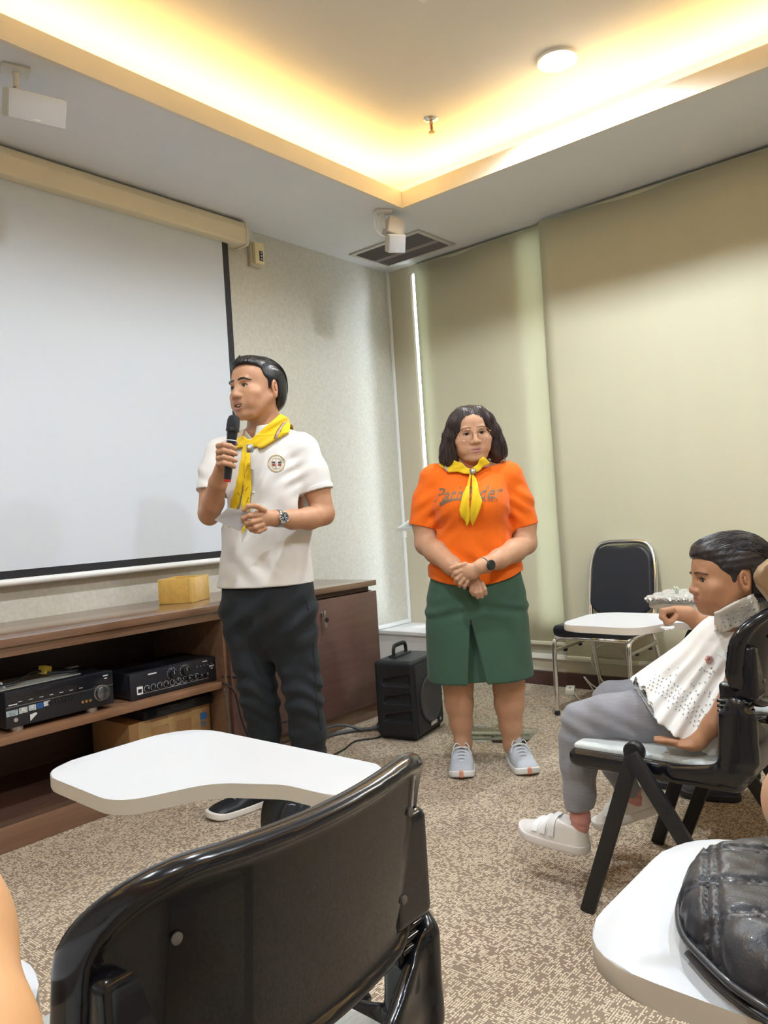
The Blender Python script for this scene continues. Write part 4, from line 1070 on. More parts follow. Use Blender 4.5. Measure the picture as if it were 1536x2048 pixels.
class Fig:
    """a figure measured in the photograph: image points plus a distance give places in its own frame"""
    def __init__(s, name, D0, foot, label, cat='person'):
        s.D0 = D0; b = loc(foot[0], foot[1], D0); s.b = np.array([b[0], b[1], 0.0])
        w = _R * b[0] + _F * b[1]
        s.root = empty(name, (w.x, w.y, 0), VIEW_ROT, label, cat)
    def P(s, x, y, dy=0.0): return loc(x, y, s.D0 + dy) - s.b
    def C(s, x, y, dy, r): return (*s.P(x, y, dy), r)
    def thing(s, name, at, label, cat, group=None):
        """a separate thing held or worn by the figure; returns root and the offset of its frame"""
        w = s.root.matrix_basis @ Vector(at); r = empty(name, w, VIEW_ROT, label, cat, group)
        return r, np.asarray(at)
    def row(s, y, xl, xr, ry, dy=0.0, yaw=0.0):
        a, b = s.P(xl, y, dy), s.P(xr, y, dy); w = abs(b[0] - a[0]) / 2
        rx = math.sqrt(max(w * w - (ry * math.sin(yaw)) ** 2, 1e-4)) / math.cos(yaw)
        return (float((a[2] + b[2]) / 2), float((a[0] + b[0]) / 2), float((a[1] + b[1]) / 2), rx, ry)
def head(g, o, R, s, jaw=1.0, cheek=1.0, open_mouth=False, nose=1.0, lids=0.0042, ears=(True, True), chin=1.0, brow=1.0, low=1.0, nproj=0.0, cran=1.0):
    o = np.asarray(o, float)
    def q(x, y, z): return o + R @ (s * np.array([x, y, z * low if z < 0 else z]))
    def E(c, r, k, op='u', Q=None): g.ell(q(*c), [s * v for v in r], s * k, R if Q is None else R @ Q, op)
    def Cn(a, b, ra, rb, k, op='u', flat=None): g.cone(q(*a), q(*b), s * ra, s * rb, s * k, op, None if flat is None else (R @ np.array(flat[0]), flat[1]))
    E((0, .016, .030), (.0755 * cran, .096 * cran, .078 * cran), .0)
    E((0, -.030, -.030), (.0625 * cheek, .060, .082), .03)
    E((0, -.040, .045), (.062, .046, .048), .02)
    for sx in (-1, 1):
        Cn((sx * .056 * jaw, .004, -.040), (sx * .030 * jaw, -.050, -.094), .018, .017, .02)
        E((sx * .043 * cheek, -.056, -.028), (.024 * cheek, .024, .022), .018)
        E((sx * .034 * cheek, -.060, -.058), (.024 * cheek, .022, .026), .018)
    Cn((-.012, -.066, -.098), (.012, -.066, -.098), .0175 * chin, .0175 * chin, .018)
    Cn((-.036, -.0765, .0195), (.036, -.0765, .0195), .010 * brow, .010 * brow, .014)
    for sx in (-1, 1): E((sx * .032, -.0935, .001), (.019, .013, .011), .010, 's')
    for sx in (-1, 1): E((sx * .0315, -.0685, 0), (.0165, .0150, .0140), .005)
    # nose
    Cn((0, -.083, .010), (0, -.096 + nproj, -.028), .0080, .0105 * nose, .012)
    E((0, -.0975 + nproj, -.034), (.0120 * nose, .0115, .0100), .006)
    for sx in (-1, 1):
        E((sx * .0135 * nose, -.0905 + nproj, -.0365), (.0095, .0105, .0085), .005)
        E((sx * .0070 * nose, -.0960 + nproj, -.0450), (.0042, .0050, .0034), .002, 's')
    # mouth
    E((0, -.078, -.066), (.031, .015, .022), .014)
    def lipc(pts, k):
        for a, b in zip(pts, pts[1:]): Cn(a[:3], b[:3], a[3], b[3], k)
    W_ = .0265
    if open_mouth:
        lipc([(-W_, -.0735, -.0605, .0026), (-.012, -.0845, -.0602, .0044), (0, -.0862, -.0612, .0042), (.012, -.0845, -.0602, .0044), (W_, -.0735, -.0605, .0026)], .004)
        lipc([(-W_, -.0735, -.0615, .0026), (-.014, -.0820, -.0765, .0050), (0, -.0842, -.0812, .0058), (.014, -.0820, -.0765, .0050), (W_, -.0735, -.0615, .0026)], .004)
        E((0, -.092, -.0698), (.0205, .024, .0058), .003, 's'); E((0, -.092, -.0668), (.0245, .024, .0030), .002, 's')
    else:
        lipc([(-W_, -.0745, -.0680, .0022), (-.012, -.0865, -.0635, .0042), (0, -.0880, -.0643, .0040), (.012, -.0865, -.0635, .0042), (W_, -.0745, -.0680, .0022)], .004)
        lipc([(-W_ * .92, -.0745, -.0690, .0022), (-.012, -.0850, -.0735, .0048), (0, -.0862, -.0745, .0054), (.012, -.0850, -.0735, .0048), (W_ * .92, -.0745, -.0690, .0022)], .004)
        E((0, -.0955, -.0690), (.0250, .0080, .0011), .003, 's')
    # ears
    for sx, on in zip((-1, 1), ears):
        if not on: continue
        Q = rotz(sx * .45) @ rotx(.12)
        E((sx * .080, .018, -.008), (.0085, .0185, .0315), .006, 'u', Q)
        E((sx * .079, .018, -.032), (.0075, .0105, .0110), .005, 'u', Q)
        E((sx * .0885, .0145, -.004), (.0060, .0105, .0190), .004, 's', Q)
        E((sx * .087, .0165, -.006), (.0030, .0055, .0135), .003, 'u', Q)
    # eye openings
    for sx in (-1, 1): E((sx * .0318, -.088, -.0003), (.0148, .016, lids), .0012, 's', roty(sx * .06))
    return q
def head_colours(v, o, R, s, base, lip, brow=None, blush=None, low=1.0, open_mouth=False):
    """pigment of lips and cheeks in the head's own coordinates"""
    L = ((v - np.asarray(o)) @ R) / s
    x, y, z = L[:, 0], L[:, 1], L[:, 2]
    def blob(c, r, p=2.0):
        d = np.sqrt(((x - c[0]) / r[0]) ** 2 + ((y - c[1]) / r[1]) ** 2 + ((z - c[2]) / r[2]) ** 2); return np.clip((1.0 - d) * p, 0, 1)
    z = np.where(z < 0, z / low, z)
    z1, z2 = (-.0600, -.0815) if open_mouth else (-.0638, -.0742)
    reg = [(blob((0, -.090, z1), (.027, .018, .0068), 3), lip), (blob((0, -.090, z2), (.024, .018, .0078), 3), lip)]
    if blush is not None:
        for sx in (-1, 1): reg.append((0.5 * blob((sx * .042, -.075, -.035), (.03, .03, .025), 1), blush))
    for sx in (-1, 1): reg.append((0.6 * blob((sx * .082, .016, -.01), (.022, .028, .04), 1), tuple(np.array(base) * np.array((1.05, .82, .78)))))
    return reg
def place_mesh(me, o, R, s):
    v = verts_of(me); v = v * s @ np.asarray(R).T + np.asarray(o); me.vertices.foreach_set('co', v.astype(np.float32).ravel()); me.update(); return me
I3 = np.eye(3)
m_eye = mat('eyeball', (0.8, 0.8, 0.8), 0.12, attr='Col', spec=0.6)
def eyeballs(parent, o, R, s, look=(0, -1, 0), iris=(0.022, 0.010, 0.006)):
    for sx in (-1, 1):
        bm = BM(); bmesh.ops.create_uvsphere(bm, u_segments=28, v_segments=20, radius=.0130)
        me = bpy.data.meshes.new('eye'); bm.to_mesh(me); bm.free()
        v = verts_of(me); d = np.asarray(look, float); d = d / np.linalg.norm(d); a = (v / np.linalg.norm(v, axis=1)[:, None]) @ d
        paint(me, (0.62, 0.58, 0.55), [((a > math.cos(.50)) * 1.0, iris), ((a > math.cos(.22)) * 1.0, (.004, .004, .004))])
        v = v + np.array([sx * .0315, -.0683, 0]); me.vertices.foreach_set('co', v.astype(np.float32).ravel())
        obj('eye', place_mesh(me, o, R, s), m_eye, parent, 180)
def brows(parent, o, R, s, m, hkw, thick=.0042, z=.0215, arch=.005, tilt=0.0, side=(-1, 1)):
    for sx in side:
        g = Grid(axis(-.062, .062, .0015), axis(-.105, -.03, .0015), axis(-.0, .045, .0012)); head(g, (0, 0, 0), I3, 1.0, **hkw); hd = g.d.copy(); g.d[:] = .5
        pts = [(sx * .013, -.070, z + .0005, thick * .85), (sx * .026, -.070, z + arch * .6, thick), (sx * .040, -.070, z + arch * .5, thick * .75), (sx * .053, -.070, z - .004 + tilt, thick * .45)]
        for p, q_ in zip(pts, pts[1:]): g.cone(p[:3], q_[:3], p[3], q_[3], .0, flat=((0, 1, 0), 14.0))
        g.d = np.maximum(g.d, np.maximum(hd - .0030, -hd - .004)); me = g.mesh('eyebrow', 1)
        obj('eyebrow', place_mesh(me, o, R, s), m, parent, 180)
m_lash = mat('dark_lashes', (.012, .009, .008), .6)
def lashes(parent, o, R, s, lid=.005, w=.0148, r=.0012):
    for sx in (-1, 1):
        pts = []
        for i in range(9):
            t = -1 + 2 * i / 8; x = sx * .0318 + sx * t * w
            yy = -.0685 - .0150 * math.sqrt(max(0, 1 - (t * w / .0172) ** 2)) - .0006
            pts.append((x, yy, lid * math.sqrt(max(0, 1 - t * t)) + .0008))
        bm = BM(); tube(bm, pts, [r * (.5 + .8 * math.sin(PI * (i + .6) / 9.2)) for i in range(9)], 6)
        me = bpy.data.meshes.new('eyelashes'); bm.to_mesh(me); bm.free(); obj('eyelashes', place_mesh(me, o, R, s), m_lash, parent, 180)
def finger(g, pts, r0, r1, k=.004):
    n = len(pts)
    for i in range(n - 1):
        a = r0 + (r1 - r0) * i / (n - 1); b = r0 + (r1 - r0) * (i + 1) / (n - 1); g.cone(pts[i], pts[i + 1], a, b, k)
def shoe_fields(L=.27, Wd=.050, high=.085, toe=.042):
    """toe towards -y, heel at y = 0, sole on z = 0"""
    xs, ys, zs = axis(-.08, .08, .003), axis(-L - .02, .04, .003), axis(-.004, .15, .003)
    up = Grid(xs, ys, zs)
    def wid(y): t = np.clip(-y / L, 0, 1); return Wd * (0.62 + 0.50 * np.sin(np.clip(t, 0, 1) * 2.3 + .10) * .9 * np.where(t > .8, 1 - ((t - .8) / .2) ** 3 * .42, 1))
    def outl(x, y): 
        ye = np.clip(y, -L + .045, -.035); dy = (y - ye); w = wid(ye)
        return np.sqrt(x * x + (dy * (w / np.where(dy < 0, .045, .035))) ** 2) - w
    def upper(x, y, z):
        t = np.clip(-y / L, 0, 1.1)
        top = np.interp(t, [0, .12, .28, .42, .62, .80, 1.0], [high, high * 1.0, high * 1.05, high * .98, high * .72, toe * 1.1, toe * .8])
        lean = np.interp(z, [0, .02, .10], [0, .0, .020])
        d = smax(outl(x, y) + lean * .55 - .002, z - top, .030)
        return np.maximum(d, .014 - z)
    box_ = ((-.075, -L - .015, -.003), (.075, .035, .145))
    up.put(upper, *box_)
    up.ell((0, -.052, high + .020), (.034, .050, .040), .010, None, 's')
    so = Grid(xs, ys, zs)
    def sole(x, y, z):
        t = np.clip(-y / L, 0, 1); lift = .012 * np.clip((t - .75) / .25, 0, 1) ** 2
        return smax(outl(x, y) - .004, np.abs(z - (.014 + lift)) - .0135, .006)
    so.put(sole, *box_)
    return up, so

def strands(parent, hair_me, o, R, s, m, n, flow, seed, rad=.0007, a0=20, a1=215, wmax=.078, low=(-.06, -.13), flick=.0):
    """fine locks lying on a hair form; flow 'back' combs from the forehead over the crown, 'down' lets them fall from the parting"""
    rnd = random.Random(seed)
    bv = BVHTree.FromPolygons([tuple(v) for v in verts_of(hair_me)], [tuple(p.vertices) for p in hair_me.polygons])
    bm = BM()
    for i in range(n):
        pts = []
        lift = rnd.uniform(.0003, .0022)
        if flow == 'back':
            x0 = rnd.uniform(-1, 1) * wmax; b0 = a0 + rnd.uniform(0, 70); b1 = min(a1, b0 + rnd.uniform(50, 130))
            for k in range(11):
                t = k / 10; th = math.radians(b0 + (b1 - b0) * t); x = x0 * (1 - .25 * t * t) + .002 * math.sin(5 * t + i)
                d = Vector((0, -math.cos(th), math.sin(th))); c = Vector((x, .020, .025)); h = bv.ray_cast(c + d * .3, -d)
                if h[0] is None or (h[0] - c).length < .05: break
                pts.append(h[0] + h[1] * lift)
        else:
            a = rnd.uniform(-PI, PI); z0 = rnd.uniform(.02, .118); z1 = rnd.uniform(*low) if rnd.random() < .7 else z0 - rnd.uniform(.05, .10); ph = rnd.uniform(0, 6)
            for k in range(12):
                t = k / 11; z = z0 + (z1 - z0) * t; aa = a + .05 * math.sin(7 * t + ph)
                d = Vector((math.sin(aa), -math.cos(aa), 0)); c = Vector((0, .020, z)); h = bv.ray_cast(c + d * .3, -d)
                if h[0] is None or (h[0] - c).length < .055 or h[1].dot(d) < .05: break
                pts.append(h[0] + h[1] * (lift + flick * max(0, t - .7)))
        if len(pts) < 5: continue
        q = len(pts)
        if max((a_ - b_).length for a_, b_ in zip(pts, pts[1:])) > .035: continue
        tube(bm, smooth_path(pts, 2), [rad * (.35 + .65 * math.sin(PI * min(1, (k + .7) / (2 * q - 1)))) for k in range(2 * (q - 1) + 1)], 4, cap=False)
    me = bpy.data.meshes.new('hair_strands'); bm.to_mesh(me); bm.free()
    ob = obj('hair_strands', place_mesh(me, o, R, s), m, parent, 180); ob['kind'] = 'stuff'
    return ob
# ================================================================== man with microphone
def build_man():
    f = Fig('person', 3.08, (545, 1600), 'standing man in white polo shirt and yellow neckerchief speaking into a microphone')
    P, Cc = f.P, f.C
    YAW = math.radians(-32)
    SK = (0.50, 0.265, 0.155)
    # ---------------- head and body
    psi = math.radians(41); R = rotz(-psi) @ rotx(math.radians(-2)) @ roty(math.radians(-2))
    s = 1.09; ho = P(512.5, 779, -.01)
    hkw = dict(jaw=1.10, cheek=1.05, open_mouth=True, nose=1.25, lids=.0052, brow=1.05)
    fx = [(ho[0] - .13, ho[0] + .13, .0026)]; fy = [(ho[1] - .14, ho[1] + .13, .0028)]
    wr = P(437, 915); lw = P(520, 1035)
    g = Grid(axis(-.32, .345, .0045, fx + [(wr[0] - .05, wr[0] + .03, .003), (lw[0] - .08, lw[0] + .06, .003)]), axis(-.40, .22, .004, fy + [(-.36, -.2, .003)]),
             axis(.78, 1.80, .005, [(ho[2] - .14, ho[2] + .14, .0024), (P(530, 1070)[2] - .04, P(530, 1005)[2], .0034), (P(437, 950)[2], P(437, 870)[2] + .02, .0032)]))
    head(g, ho, R, s, **hkw)
    nb = P(533, 866, .03)
    g.cone(ho + R @ np.array([0, .022, -.05]) * s, nb, .058, .066, .03)
    # torso under the shirt
    g.loft([f.row(900, 455, 605, .085, .02, YAW), f.row(950, 458, 608, .10, .01, YAW), f.row(1050, 458, 606, .105, .01, YAW), f.row(1150, 452, 612, .11, .01, YAW)], .02, YAW)
    g.cone(nb, P(600, 900, -.05), .05, .05, .03); g.cone(nb, P(448, 903, .09), .05, .048, .03)
    # left arm (image right)
    g.chain([Cc(612, 912, -.06, .052), Cc(633, 975, -.075, .050), Cc(646, 1024, -.085, .043)], .015)
    g.chain([Cc(648, 1030, -.085, .041), Cc(618, 1037, -.15, .041), Cc(585, 1039, -.21, .035), Cc(552, 1037, -.265, .028), Cc(536, 1036, -.285, .029)], .015)
    # left hand holding the card
    g.ell(P(523, 1036, -.30), (.036, .022, .034), .012, roty(-.15))
    n = -.325
    finger(g, [P(528, 1020, -.315), P(512, 1012, n - .012), P(497, 1012, n - .012), P(488, 1020, n - .008)], .0105, .008)      # thumb over the card
    finger(g, [P(520, 1030, -.318), P(500, 1031, n - .008), P(487, 1036, n), P(488, 1044, n + .012)], .0105, .0085)
    finger(g, [P(521, 1040, -.318), P(505, 1044, n - .006), P(494, 1047, n + .002), P(495, 1053, n + .014)], .0105, .0085)
    finger(g, [P(525, 1050, -.315), P(511, 1055, n - .002), P(501, 1057, n + .008), P(503, 1061, n + .02)], .010, .008)
    finger(g, [P(530, 1057, -.308), P(518, 1063, n + .006), P(509, 1063, n + .012)], .009, .0075)
    # right arm raised with the microphone (image left)
    g.chain([Cc(437, 915, .08, .050), Cc(424, 975, .035, .048), Cc(417, 1025, .0, .042)], .015)
    g.chain([Cc(419, 1031, -.01, .040), Cc(426, 1005, -.07, .041), Cc(436, 965, -.16, .033), Cc(443, 938, -.205, .027)], .015)
    g.ell(P(443, 916, -.222), (.021, .026, .036), .012)
    m0, m1 = P(454, 962, -.262), P(464.5, 876, -.262)
    for i, (yy, tip) in enumerate(((893, 468), (905, 471), (918, 471), (930, 468))):
        finger(g, [P(438, yy + 2, -.235), P(437, yy - 1, -.268), P(448, yy - 4, -.293), P(460, yy - 1, -.296), P(tip, yy + 3, -.285)], .0108, .0088)
    finger(g, [P(447, 905, -.215), P(455, 889, -.218), P(466, 884, -.235), P(472, 887, -.252)], .0115, .009)      # thumb behind the microphone
    me = g.mesh('body', 1); v = verts_of(me)
    paint(me, SK, head_colours(v, ho, R, s, SK, (0.42, 0.18, 0.14), open_mouth=True))
    body = obj('body', me, m_skin, f.root, 180)
    eyeballs(f.root, ho, R, s, (-.25, -1, .02)); lashes(f.root, ho, R, s, .0050)
    m_hair = hair_mat('black_hair', (0.006, 0.006, 0.009), (0.016, 0.017, 0.022), (260, 40, 90), .30)
    brows(f.root, ho, R, s, m_hair, hkw, .0046, .0225, .004)
    # teeth
    bm = BM(); tube(bm, [(-.018, -.076, -.0655), (-.009, -.0820, -.0655), (0, -.0838, -.0658), (.009, -.0820, -.0655), (.018, -.076, -.0655)], .0042, 8, flat=(.6, 1.0)); me = bpy.data.meshes.new('teeth'); bm.to_mesh(me); bm.free()
    obj('teeth', place_mesh(me, ho, R, s), mat('teeth', (.75, .72, .66), .25), f.root, 180)
    g = Grid(axis(-.03, .03, .003), axis(-.09, -.04, .003), axis(-.09, -.05, .003)); g.ell((0, -.062, -.072), (.021, .018, .012)); obj('mouth_interior', place_mesh(g.mesh('mouth', 1), ho, R, s), mat('mouth_dark', (.10, .025, .02), .5), f.root, 180)
    # ---------------- hair, combed back
    g = Grid(axis(-.10, .10, .0025), axis(-.115, .14, .0025), axis(-.10, .145, .0025))
    g.ell((0, .020, .034), (.083, .105, .086)); g.ell((0, -.046, .082), (.058, .046, .028), .03); g.ell((0, .060, -.02), (.070, .058, .065), .03)
    g.displace(lambda x, y, z: .0011 * np.sin(x * 520 + 3 * np.sin(y * 20)) * np.clip((z - .02) * 14, .0, 1))
    g.poly([(-.11, .086), (-.066, .078), (-.030, .062), (-.022, .036), (-.008, .022), (-.004, -.012), (.004, -.012), (.008, .020), (.032, .022), (.040, -.02), (.052, -.075), (.16, -.09), (.16, .2), (-.14, .2)], -.2, .2, .006, 'i', side=True)
    # short spikes along the front
    for i in range(15):
        x = -.050 + i * .0072; h = .010 + .006 * math.sin(i * 2.1)
        g.cone((x, -.078 + abs(x) * .4, .092 - abs(x) * .25), (x + .003, -.070 + abs(x) * .4, .106 + h * .6 - abs(x) * .3), .006, .0022, .006)
    hme = g.mesh('hair', 0); hcp = hme.copy(); hm = obj('hair', place_mesh(hme, ho, R, s), m_hair, f.root, 180)
    strands(hm, hcp, ho, R, s, m_hair, 900, 'back', 5, .0006, 38, 200, .080); bpy.data.meshes.remove(hcp)
    # ---------------- polo shirt
    m_polo = cloth_mat('white_polo_knit', (0.74, 0.72, 0.70), .85, .12, 1500)
    hem = P(530, 1171, -.05)
    g = Grid(axis(-.34, .33, .0043), axis(-.26, .26, .0045), axis(hem[2] - .03, P(530, 840)[2], .0043))
    rows = [f.row(878, 462, 600, .080, .02, YAW), f.row(895, 446, 612, .098, .02, YAW), f.row(925, 443, 617, .115, .01, YAW), f.row(965, 443, 622, .122, 0, YAW), f.row(1010, 441, 623, .125, 0, YAW), f.row(1060, 440, 622, .128, 0, YAW), f.row(1110, 440, 621, .130, 0, YAW), f.row(1150, 436, 625, .134, 0, YAW), f.row(1190, 429, 631, .138, 0, YAW)]
    def torso(gr, k=0.0): gr.loft(rows, k, YAW, n=2.4)
    def shirt(gr):
        torso(gr)
        gr.cone(P(540, 868, .03), P(604, 898, -.055), .045, .058, .04); gr.cone(P(520, 870, .04), P(444, 903, .09), .045, .055, .04)
        gr.chain([Cc(607, 905, -.06, .060), Cc(622, 945, -.068, .064), Cc(634, 985, -.075, .065)], .022)
        gr.chain([Cc(440, 908, .085, .060), Cc(430, 945, .06, .062), Cc(423, 990, .03, .062)], .022)
    shirt(g)
    cuffL = P(634, 983, -.075); dL = cuffL - P(618, 925, -.065); dL /= np.linalg.norm(dL)
    cuffR = P(423, 985, .03); dR = cuffR - P(434, 930, .065); dR /= np.linalg.norm(dR)
    # folds
    def folds(x, y, z):
        zt = (z - hem[2])
        a = .0045 * np.sin(38 * x + 55 * z + 5 * np.sin(9 * z)) * np.exp(-((z - P(530, 1060)[2]) / .10) ** 2)
        b = .0050 * np.sin(70 * (x - .6 * z) + 3) * np.exp(-(((x - .06) / .07) ** 2 + ((z - P(530, 980)[2]) / .11) ** 2))
        c = .0045 * np.sin(55 * (x + .7 * z)) * np.exp(-(((x + .02) / .12) ** 2 + ((z - P(530, 1130)[2]) / .06) ** 2))
        d = .0035 * np.sin(120 * z - 60 * x) * np.exp(-(((x - .18) / .06) ** 2 + ((z - P(530, 950)[2]) / .07) ** 2))
        e = .003 * np.sin(95 * z + 50 * x) * np.exp(-(((x + .22) / .06) ** 2 + ((z - P(530, 950)[2]) / .07) ** 2))
        return a + b + c + d + e
    g.displace(folds)
    full = g.copy()
    # cut the sleeve ends, hollow the openings
    def cut(c, d, r):
        c2 = c + d * .06
        g.put(lambda x, y, z: smax(np.sqrt((x - c2[0]) ** 2 + (y - c2[1]) ** 2 + (z - c2[2]) ** 2) - .10, -((x - c[0]) * d[0] + (y - c[1]) * d[1] + (z - c[2]) * d[2]), 0), c2 - .1, c2 + .1, 0, 's')
    cut(cuffL, dL, .0585); cut(cuffR, dR, .0478)
    g.clip((0.02, 0, -1), hem)
    zz = g.ax[2].reshape(1, 1, -1); g.d = np.maximum(g.d, -np.maximum(full.d + .010, zz - (hem[2] + .05)))
    # side vent
    vt = P(622, 1165, -.06); g.cone(P(617, 1163, -.09), P(622, 1195, -.10), .001, .006, 0, 's')
    pm = obj('polo_shirt', g.mesh('polo', 1), m_polo, f.root, 180)
    # cuffs (ribbed bands)
    for c, d, r in ((cuffL, dL, .0655), (cuffR, dR, .0625)):
        gg = Grid(axis(c[0] - .09, c[0] + .09, .0035), axis(c[1] - .09, c[1] + .09, .0035), axis(c[2] - .07, c[2] + .06, .0035))
        gg.cone(c - d * .05, c + d * .05, r, r + .001); gg.cone(c - d * .06, c + d * .06, r - .007, r - .006, 0, 's')
        gg.clip(d, c + d * .001); gg.clip(-d, c - d * .020)
        obj('sleeve_cuff', gg.mesh('cuff', 1), m_polo, pm, 180)
    # placket and button
    bvh = BVHTree.FromObject(pm, bpy.context.evaluated_depsgraph_get())
    def on_shirt(px, py, lift=.003):
        a = P(px, py, -.6); b = P(px, py, .3); h = bvh.ray_cast(Vector(a), Vector(b - a).normalized())
        return np.array(h[0]) + np.array(h[1]) * lift if h[0] is not None else None
    for px, py in ((505, 938), (508, 985)):
        h = on_shirt(px, py, .001)
        bm = BM(); bmesh.ops.create_uvsphere(bm, u_segments=12, v_segments=8, radius=.005, matrix=Matrix.Translation(Vector(h)) @ Matrix.Diagonal((1, .5, 1, 1))); obj('button', bm, m_white, pm, 180)
    # embroidered round emblem
    m_gold = mat('gold_thread', (.55, .38, .12), .5); m_navy = mat('navy_thread', (.08, .08, .14), .6); m_redt = mat('red_thread', (.40, .06, .05), .6)
    def decal(cx, cy, pts_list, m, name, parent, lift=.002, rad=.0012):
        bm = BM()
        for pts in pts_list:
            q = [on_shirt(cx + a, cy + b, lift) for a, b in pts]; q = [v for v in q if v is not None]
            if len(q) > 1: tube(bm, q, rad, 5)
        return obj(name, bm, m, parent, 180)
    circ = lambda r, n=28: [(r * math.cos(2 * PI * i / n), r * math.sin(2 * PI * i / n)) for i in range(n + 1)]
    em = decal(553, 927, [circ(17), circ(15.8)], m_gold, 'emblem', pm, rad=.0008)
    decal(553, 927, [circ(10.5), [(0, -11), (0, 11)], [(-2, -11), (-2, 11)]], m_gold, 'emblem_ring', em, rad=.0008)
    for dx in (-5.5, 6):
        decal(553, 927, [[(dx - 3, -3), (dx + 3, -3)], [(dx - 3, -1.5), (dx + 3, -1.5)]], m_navy, 'emblem_flag', em, rad=.0016)
        decal(553, 927, [[(dx - 3, 2), (dx + 3, 2)], [(dx - 3, 3.6), (dx + 3, 3.6)]], m_redt, 'emblem_flag', em, rad=.0016)
    decal(553, 927, [[(13.2 * math.cos(a) * q_, 13.2 * math.sin(a) * q_) for q_ in (.92, 1.08)] for a in [i * .2618 for i in range(24)]], m_gold, 'emblem_text', em, rad=.0007)
    # collar
    g = Grid(axis(-.16, .14, .0035), axis(-.14, .18, .0035), axis(nb[2] - .08, nb[2] + .09, .0035))
    ax_t = ho + R @ np.array([0, .03, -.06]) * s
    g.cone(nb + (0, 0, -.03), ax_t + (0, 0, -.01), .088, .070); g.cone(nb + (0, 0, -.05), ax_t + (0, 0, .03), .080, .062, 0, 's')
    g.clip((.22, .55, 1) if False else (-.10, -.45, 1), P(556, 832, .03)); g.clip((0, 0, -1), nb + (0, 0, -.05))
    g.put(lambda x, y, z: np.abs((x - P(506, 870)[0]) + .25 * (z - nb[2])) - np.clip((z - P(506, 882)[2]) * .55, 0.001, .05), (-.16, -.14, nb[2] - .08), (.14, nb[1] - .01, nb[2] + .09), .004, 's')
    obj('collar', g.mesh('collar', 1), m_polo, pm, 180)
    # ---------------- neckerchief
    m_scarf = cloth_mat('yellow_neckerchief', (0.78, 0.52, 0.012), .7, .06, 900, .05, 14)
    def cp(x, y): return (380 + x / 4.518, 680 + y / 4.518)
    def pp(px, py): q = P(px, py, -.05); return (q[0], q[2])
    base = Grid(axis(-.20, .17, .0035), axis(-.20, .20, .0035), axis(P(530, 910)[2] - .03, P(560, 820)[2] + .02, .0035))
    shirt(base); base.cone(nb + (0, 0, -.06), ax_t + (0, 0, -.02), .098, .080, .04)
    g = base.copy(); g.off(.013); g.d = np.maximum(g.d, -(base.d + .004))
    poly = [pp(*cp(*q)) for q in ((395, 850), (500, 880), (560, 905), (640, 840), (700, 775), (780, 690), (815, 655), (890, 712), (890, 742), (1005, 806), (950, 830), (870, 884), (700, 974), (585, 990), (505, 985), (395, 978))]
    g.poly(poly, -.3, .3, .004, 'i')
    g.displace(lambda x, y, z: .0030 * np.sin(110 * (z - .8 * x)) + .0018 * np.sin(190 * (z - .55 * x) + 1))
    sc = obj('neckerchief', g.mesh('neckerchief', 1), m_scarf, f.root, 180)
    # striped edge
    bvs = BVHTree.FromObject(sc, bpy.context.evaluated_depsgraph_get())
    def strip(pts, w, m, nm):
        bm = BM(); L = []
        for (x, y) in pts:
            a = P(x, y, -.6); b = P(x, y, .3); h = bvs.ray_cast(Vector(a), Vector(b - a).normalized())
            if h[0] is not None: L.append(h[0] + h[1] * .0015)
        if len(L) > 1: tube(bm, L, w, 6, flat=(1, .35)); obj(nm, bm, m, sc, 180)
    sp = [(551, 878), (555, 868), (560, 858), (565, 850), (571, 845)]
    strip(sp, .0075, mat('grey_stripe', (.42, .36, .36), .7), 'stripe'); strip([(x - 3.2, y - .5) for x, y in sp], .002, mat('brown_stripe', (.22, .05, .03), .7), 'stripe_edge')
    # tails
    g = Grid(axis(-.22, .02, .003), axis(-.30, -.06, .003), axis(P(530, 1085)[2], P(530, 890)[2], .0032))
    def tailp(x, y, d): h = on_shirt(x, y, d); return h if h is not None else P(x, y, -.15)
    t1 = [(*tailp(497, 896, .020), .010), (*tailp(492, 930, .016), .013), (*tailp(486, 965, .014), .016), (*tailp(477, 1000, .014), .018), (*tailp(468, 1030, .014), .015), (*tailp(463, 1056, .014), .004)]
    t2 = [(*tailp(501, 896, .022), .010), (*tailp(502, 935, .018), .014), (*tailp(500, 970, .016), .017), (*tailp(497, 1010, .016), .017), (*tailp(493, 1050, .016), .012), (*tailp(490, 1066, .016), .004)]
    g.chain(t1, .004, flat=((.2, 1, 0), .32)); g.chain(t2, .004, flat=((.1, 1, 0), .32))
    g.displace(lambda x, y, z: .0006 * np.sin(260 * (x + .25 * z)))
    tl = obj('tails', g.mesh('tails', 1), m_scarf, sc, 180)
    bvt = BVHTree.FromObject(tl, bpy.context.evaluated_depsgraph_get()); m_ln = mat('brown_stripe')
    for ln in (((565, 1075), (530, 1130), (500, 1195)), ((556, 1290), (525, 1325), (500, 1365)), ((428, 1378), (445, 1400), (462, 1425)), ((500, 1060), (492, 1250)), ((556, 1380), (530, 1420), (510, 1470))):
        L = []
        for cx_, cy_ in ln:
            x, y = 380 + cx_ / 4.518, 680 + cy_ / 4.518; a = P(x, y, -.6); b = P(x, y, .3); h = bvt.ray_cast(Vector(a), Vector(b - a).normalized())
            if h[0] is not None: L.append(h[0] + h[1] * .0004)
        if len(L) > 1: bm = BM(); tube(bm, L, .0010, 5); obj('border_line', bm, m_ln, tl, 180)
    c = P(499.5, 897, -.172)
    bm = BM(); lathe(bm, [(.010, -.015), (.013, -.013), (.0135, .013), (.010, .015)], 20, M=Matrix.Translation(Vector(c))); sl = obj('slide', bm, mat('slide_metal', (.32, .34, .42), .3, .7), sc, 180)
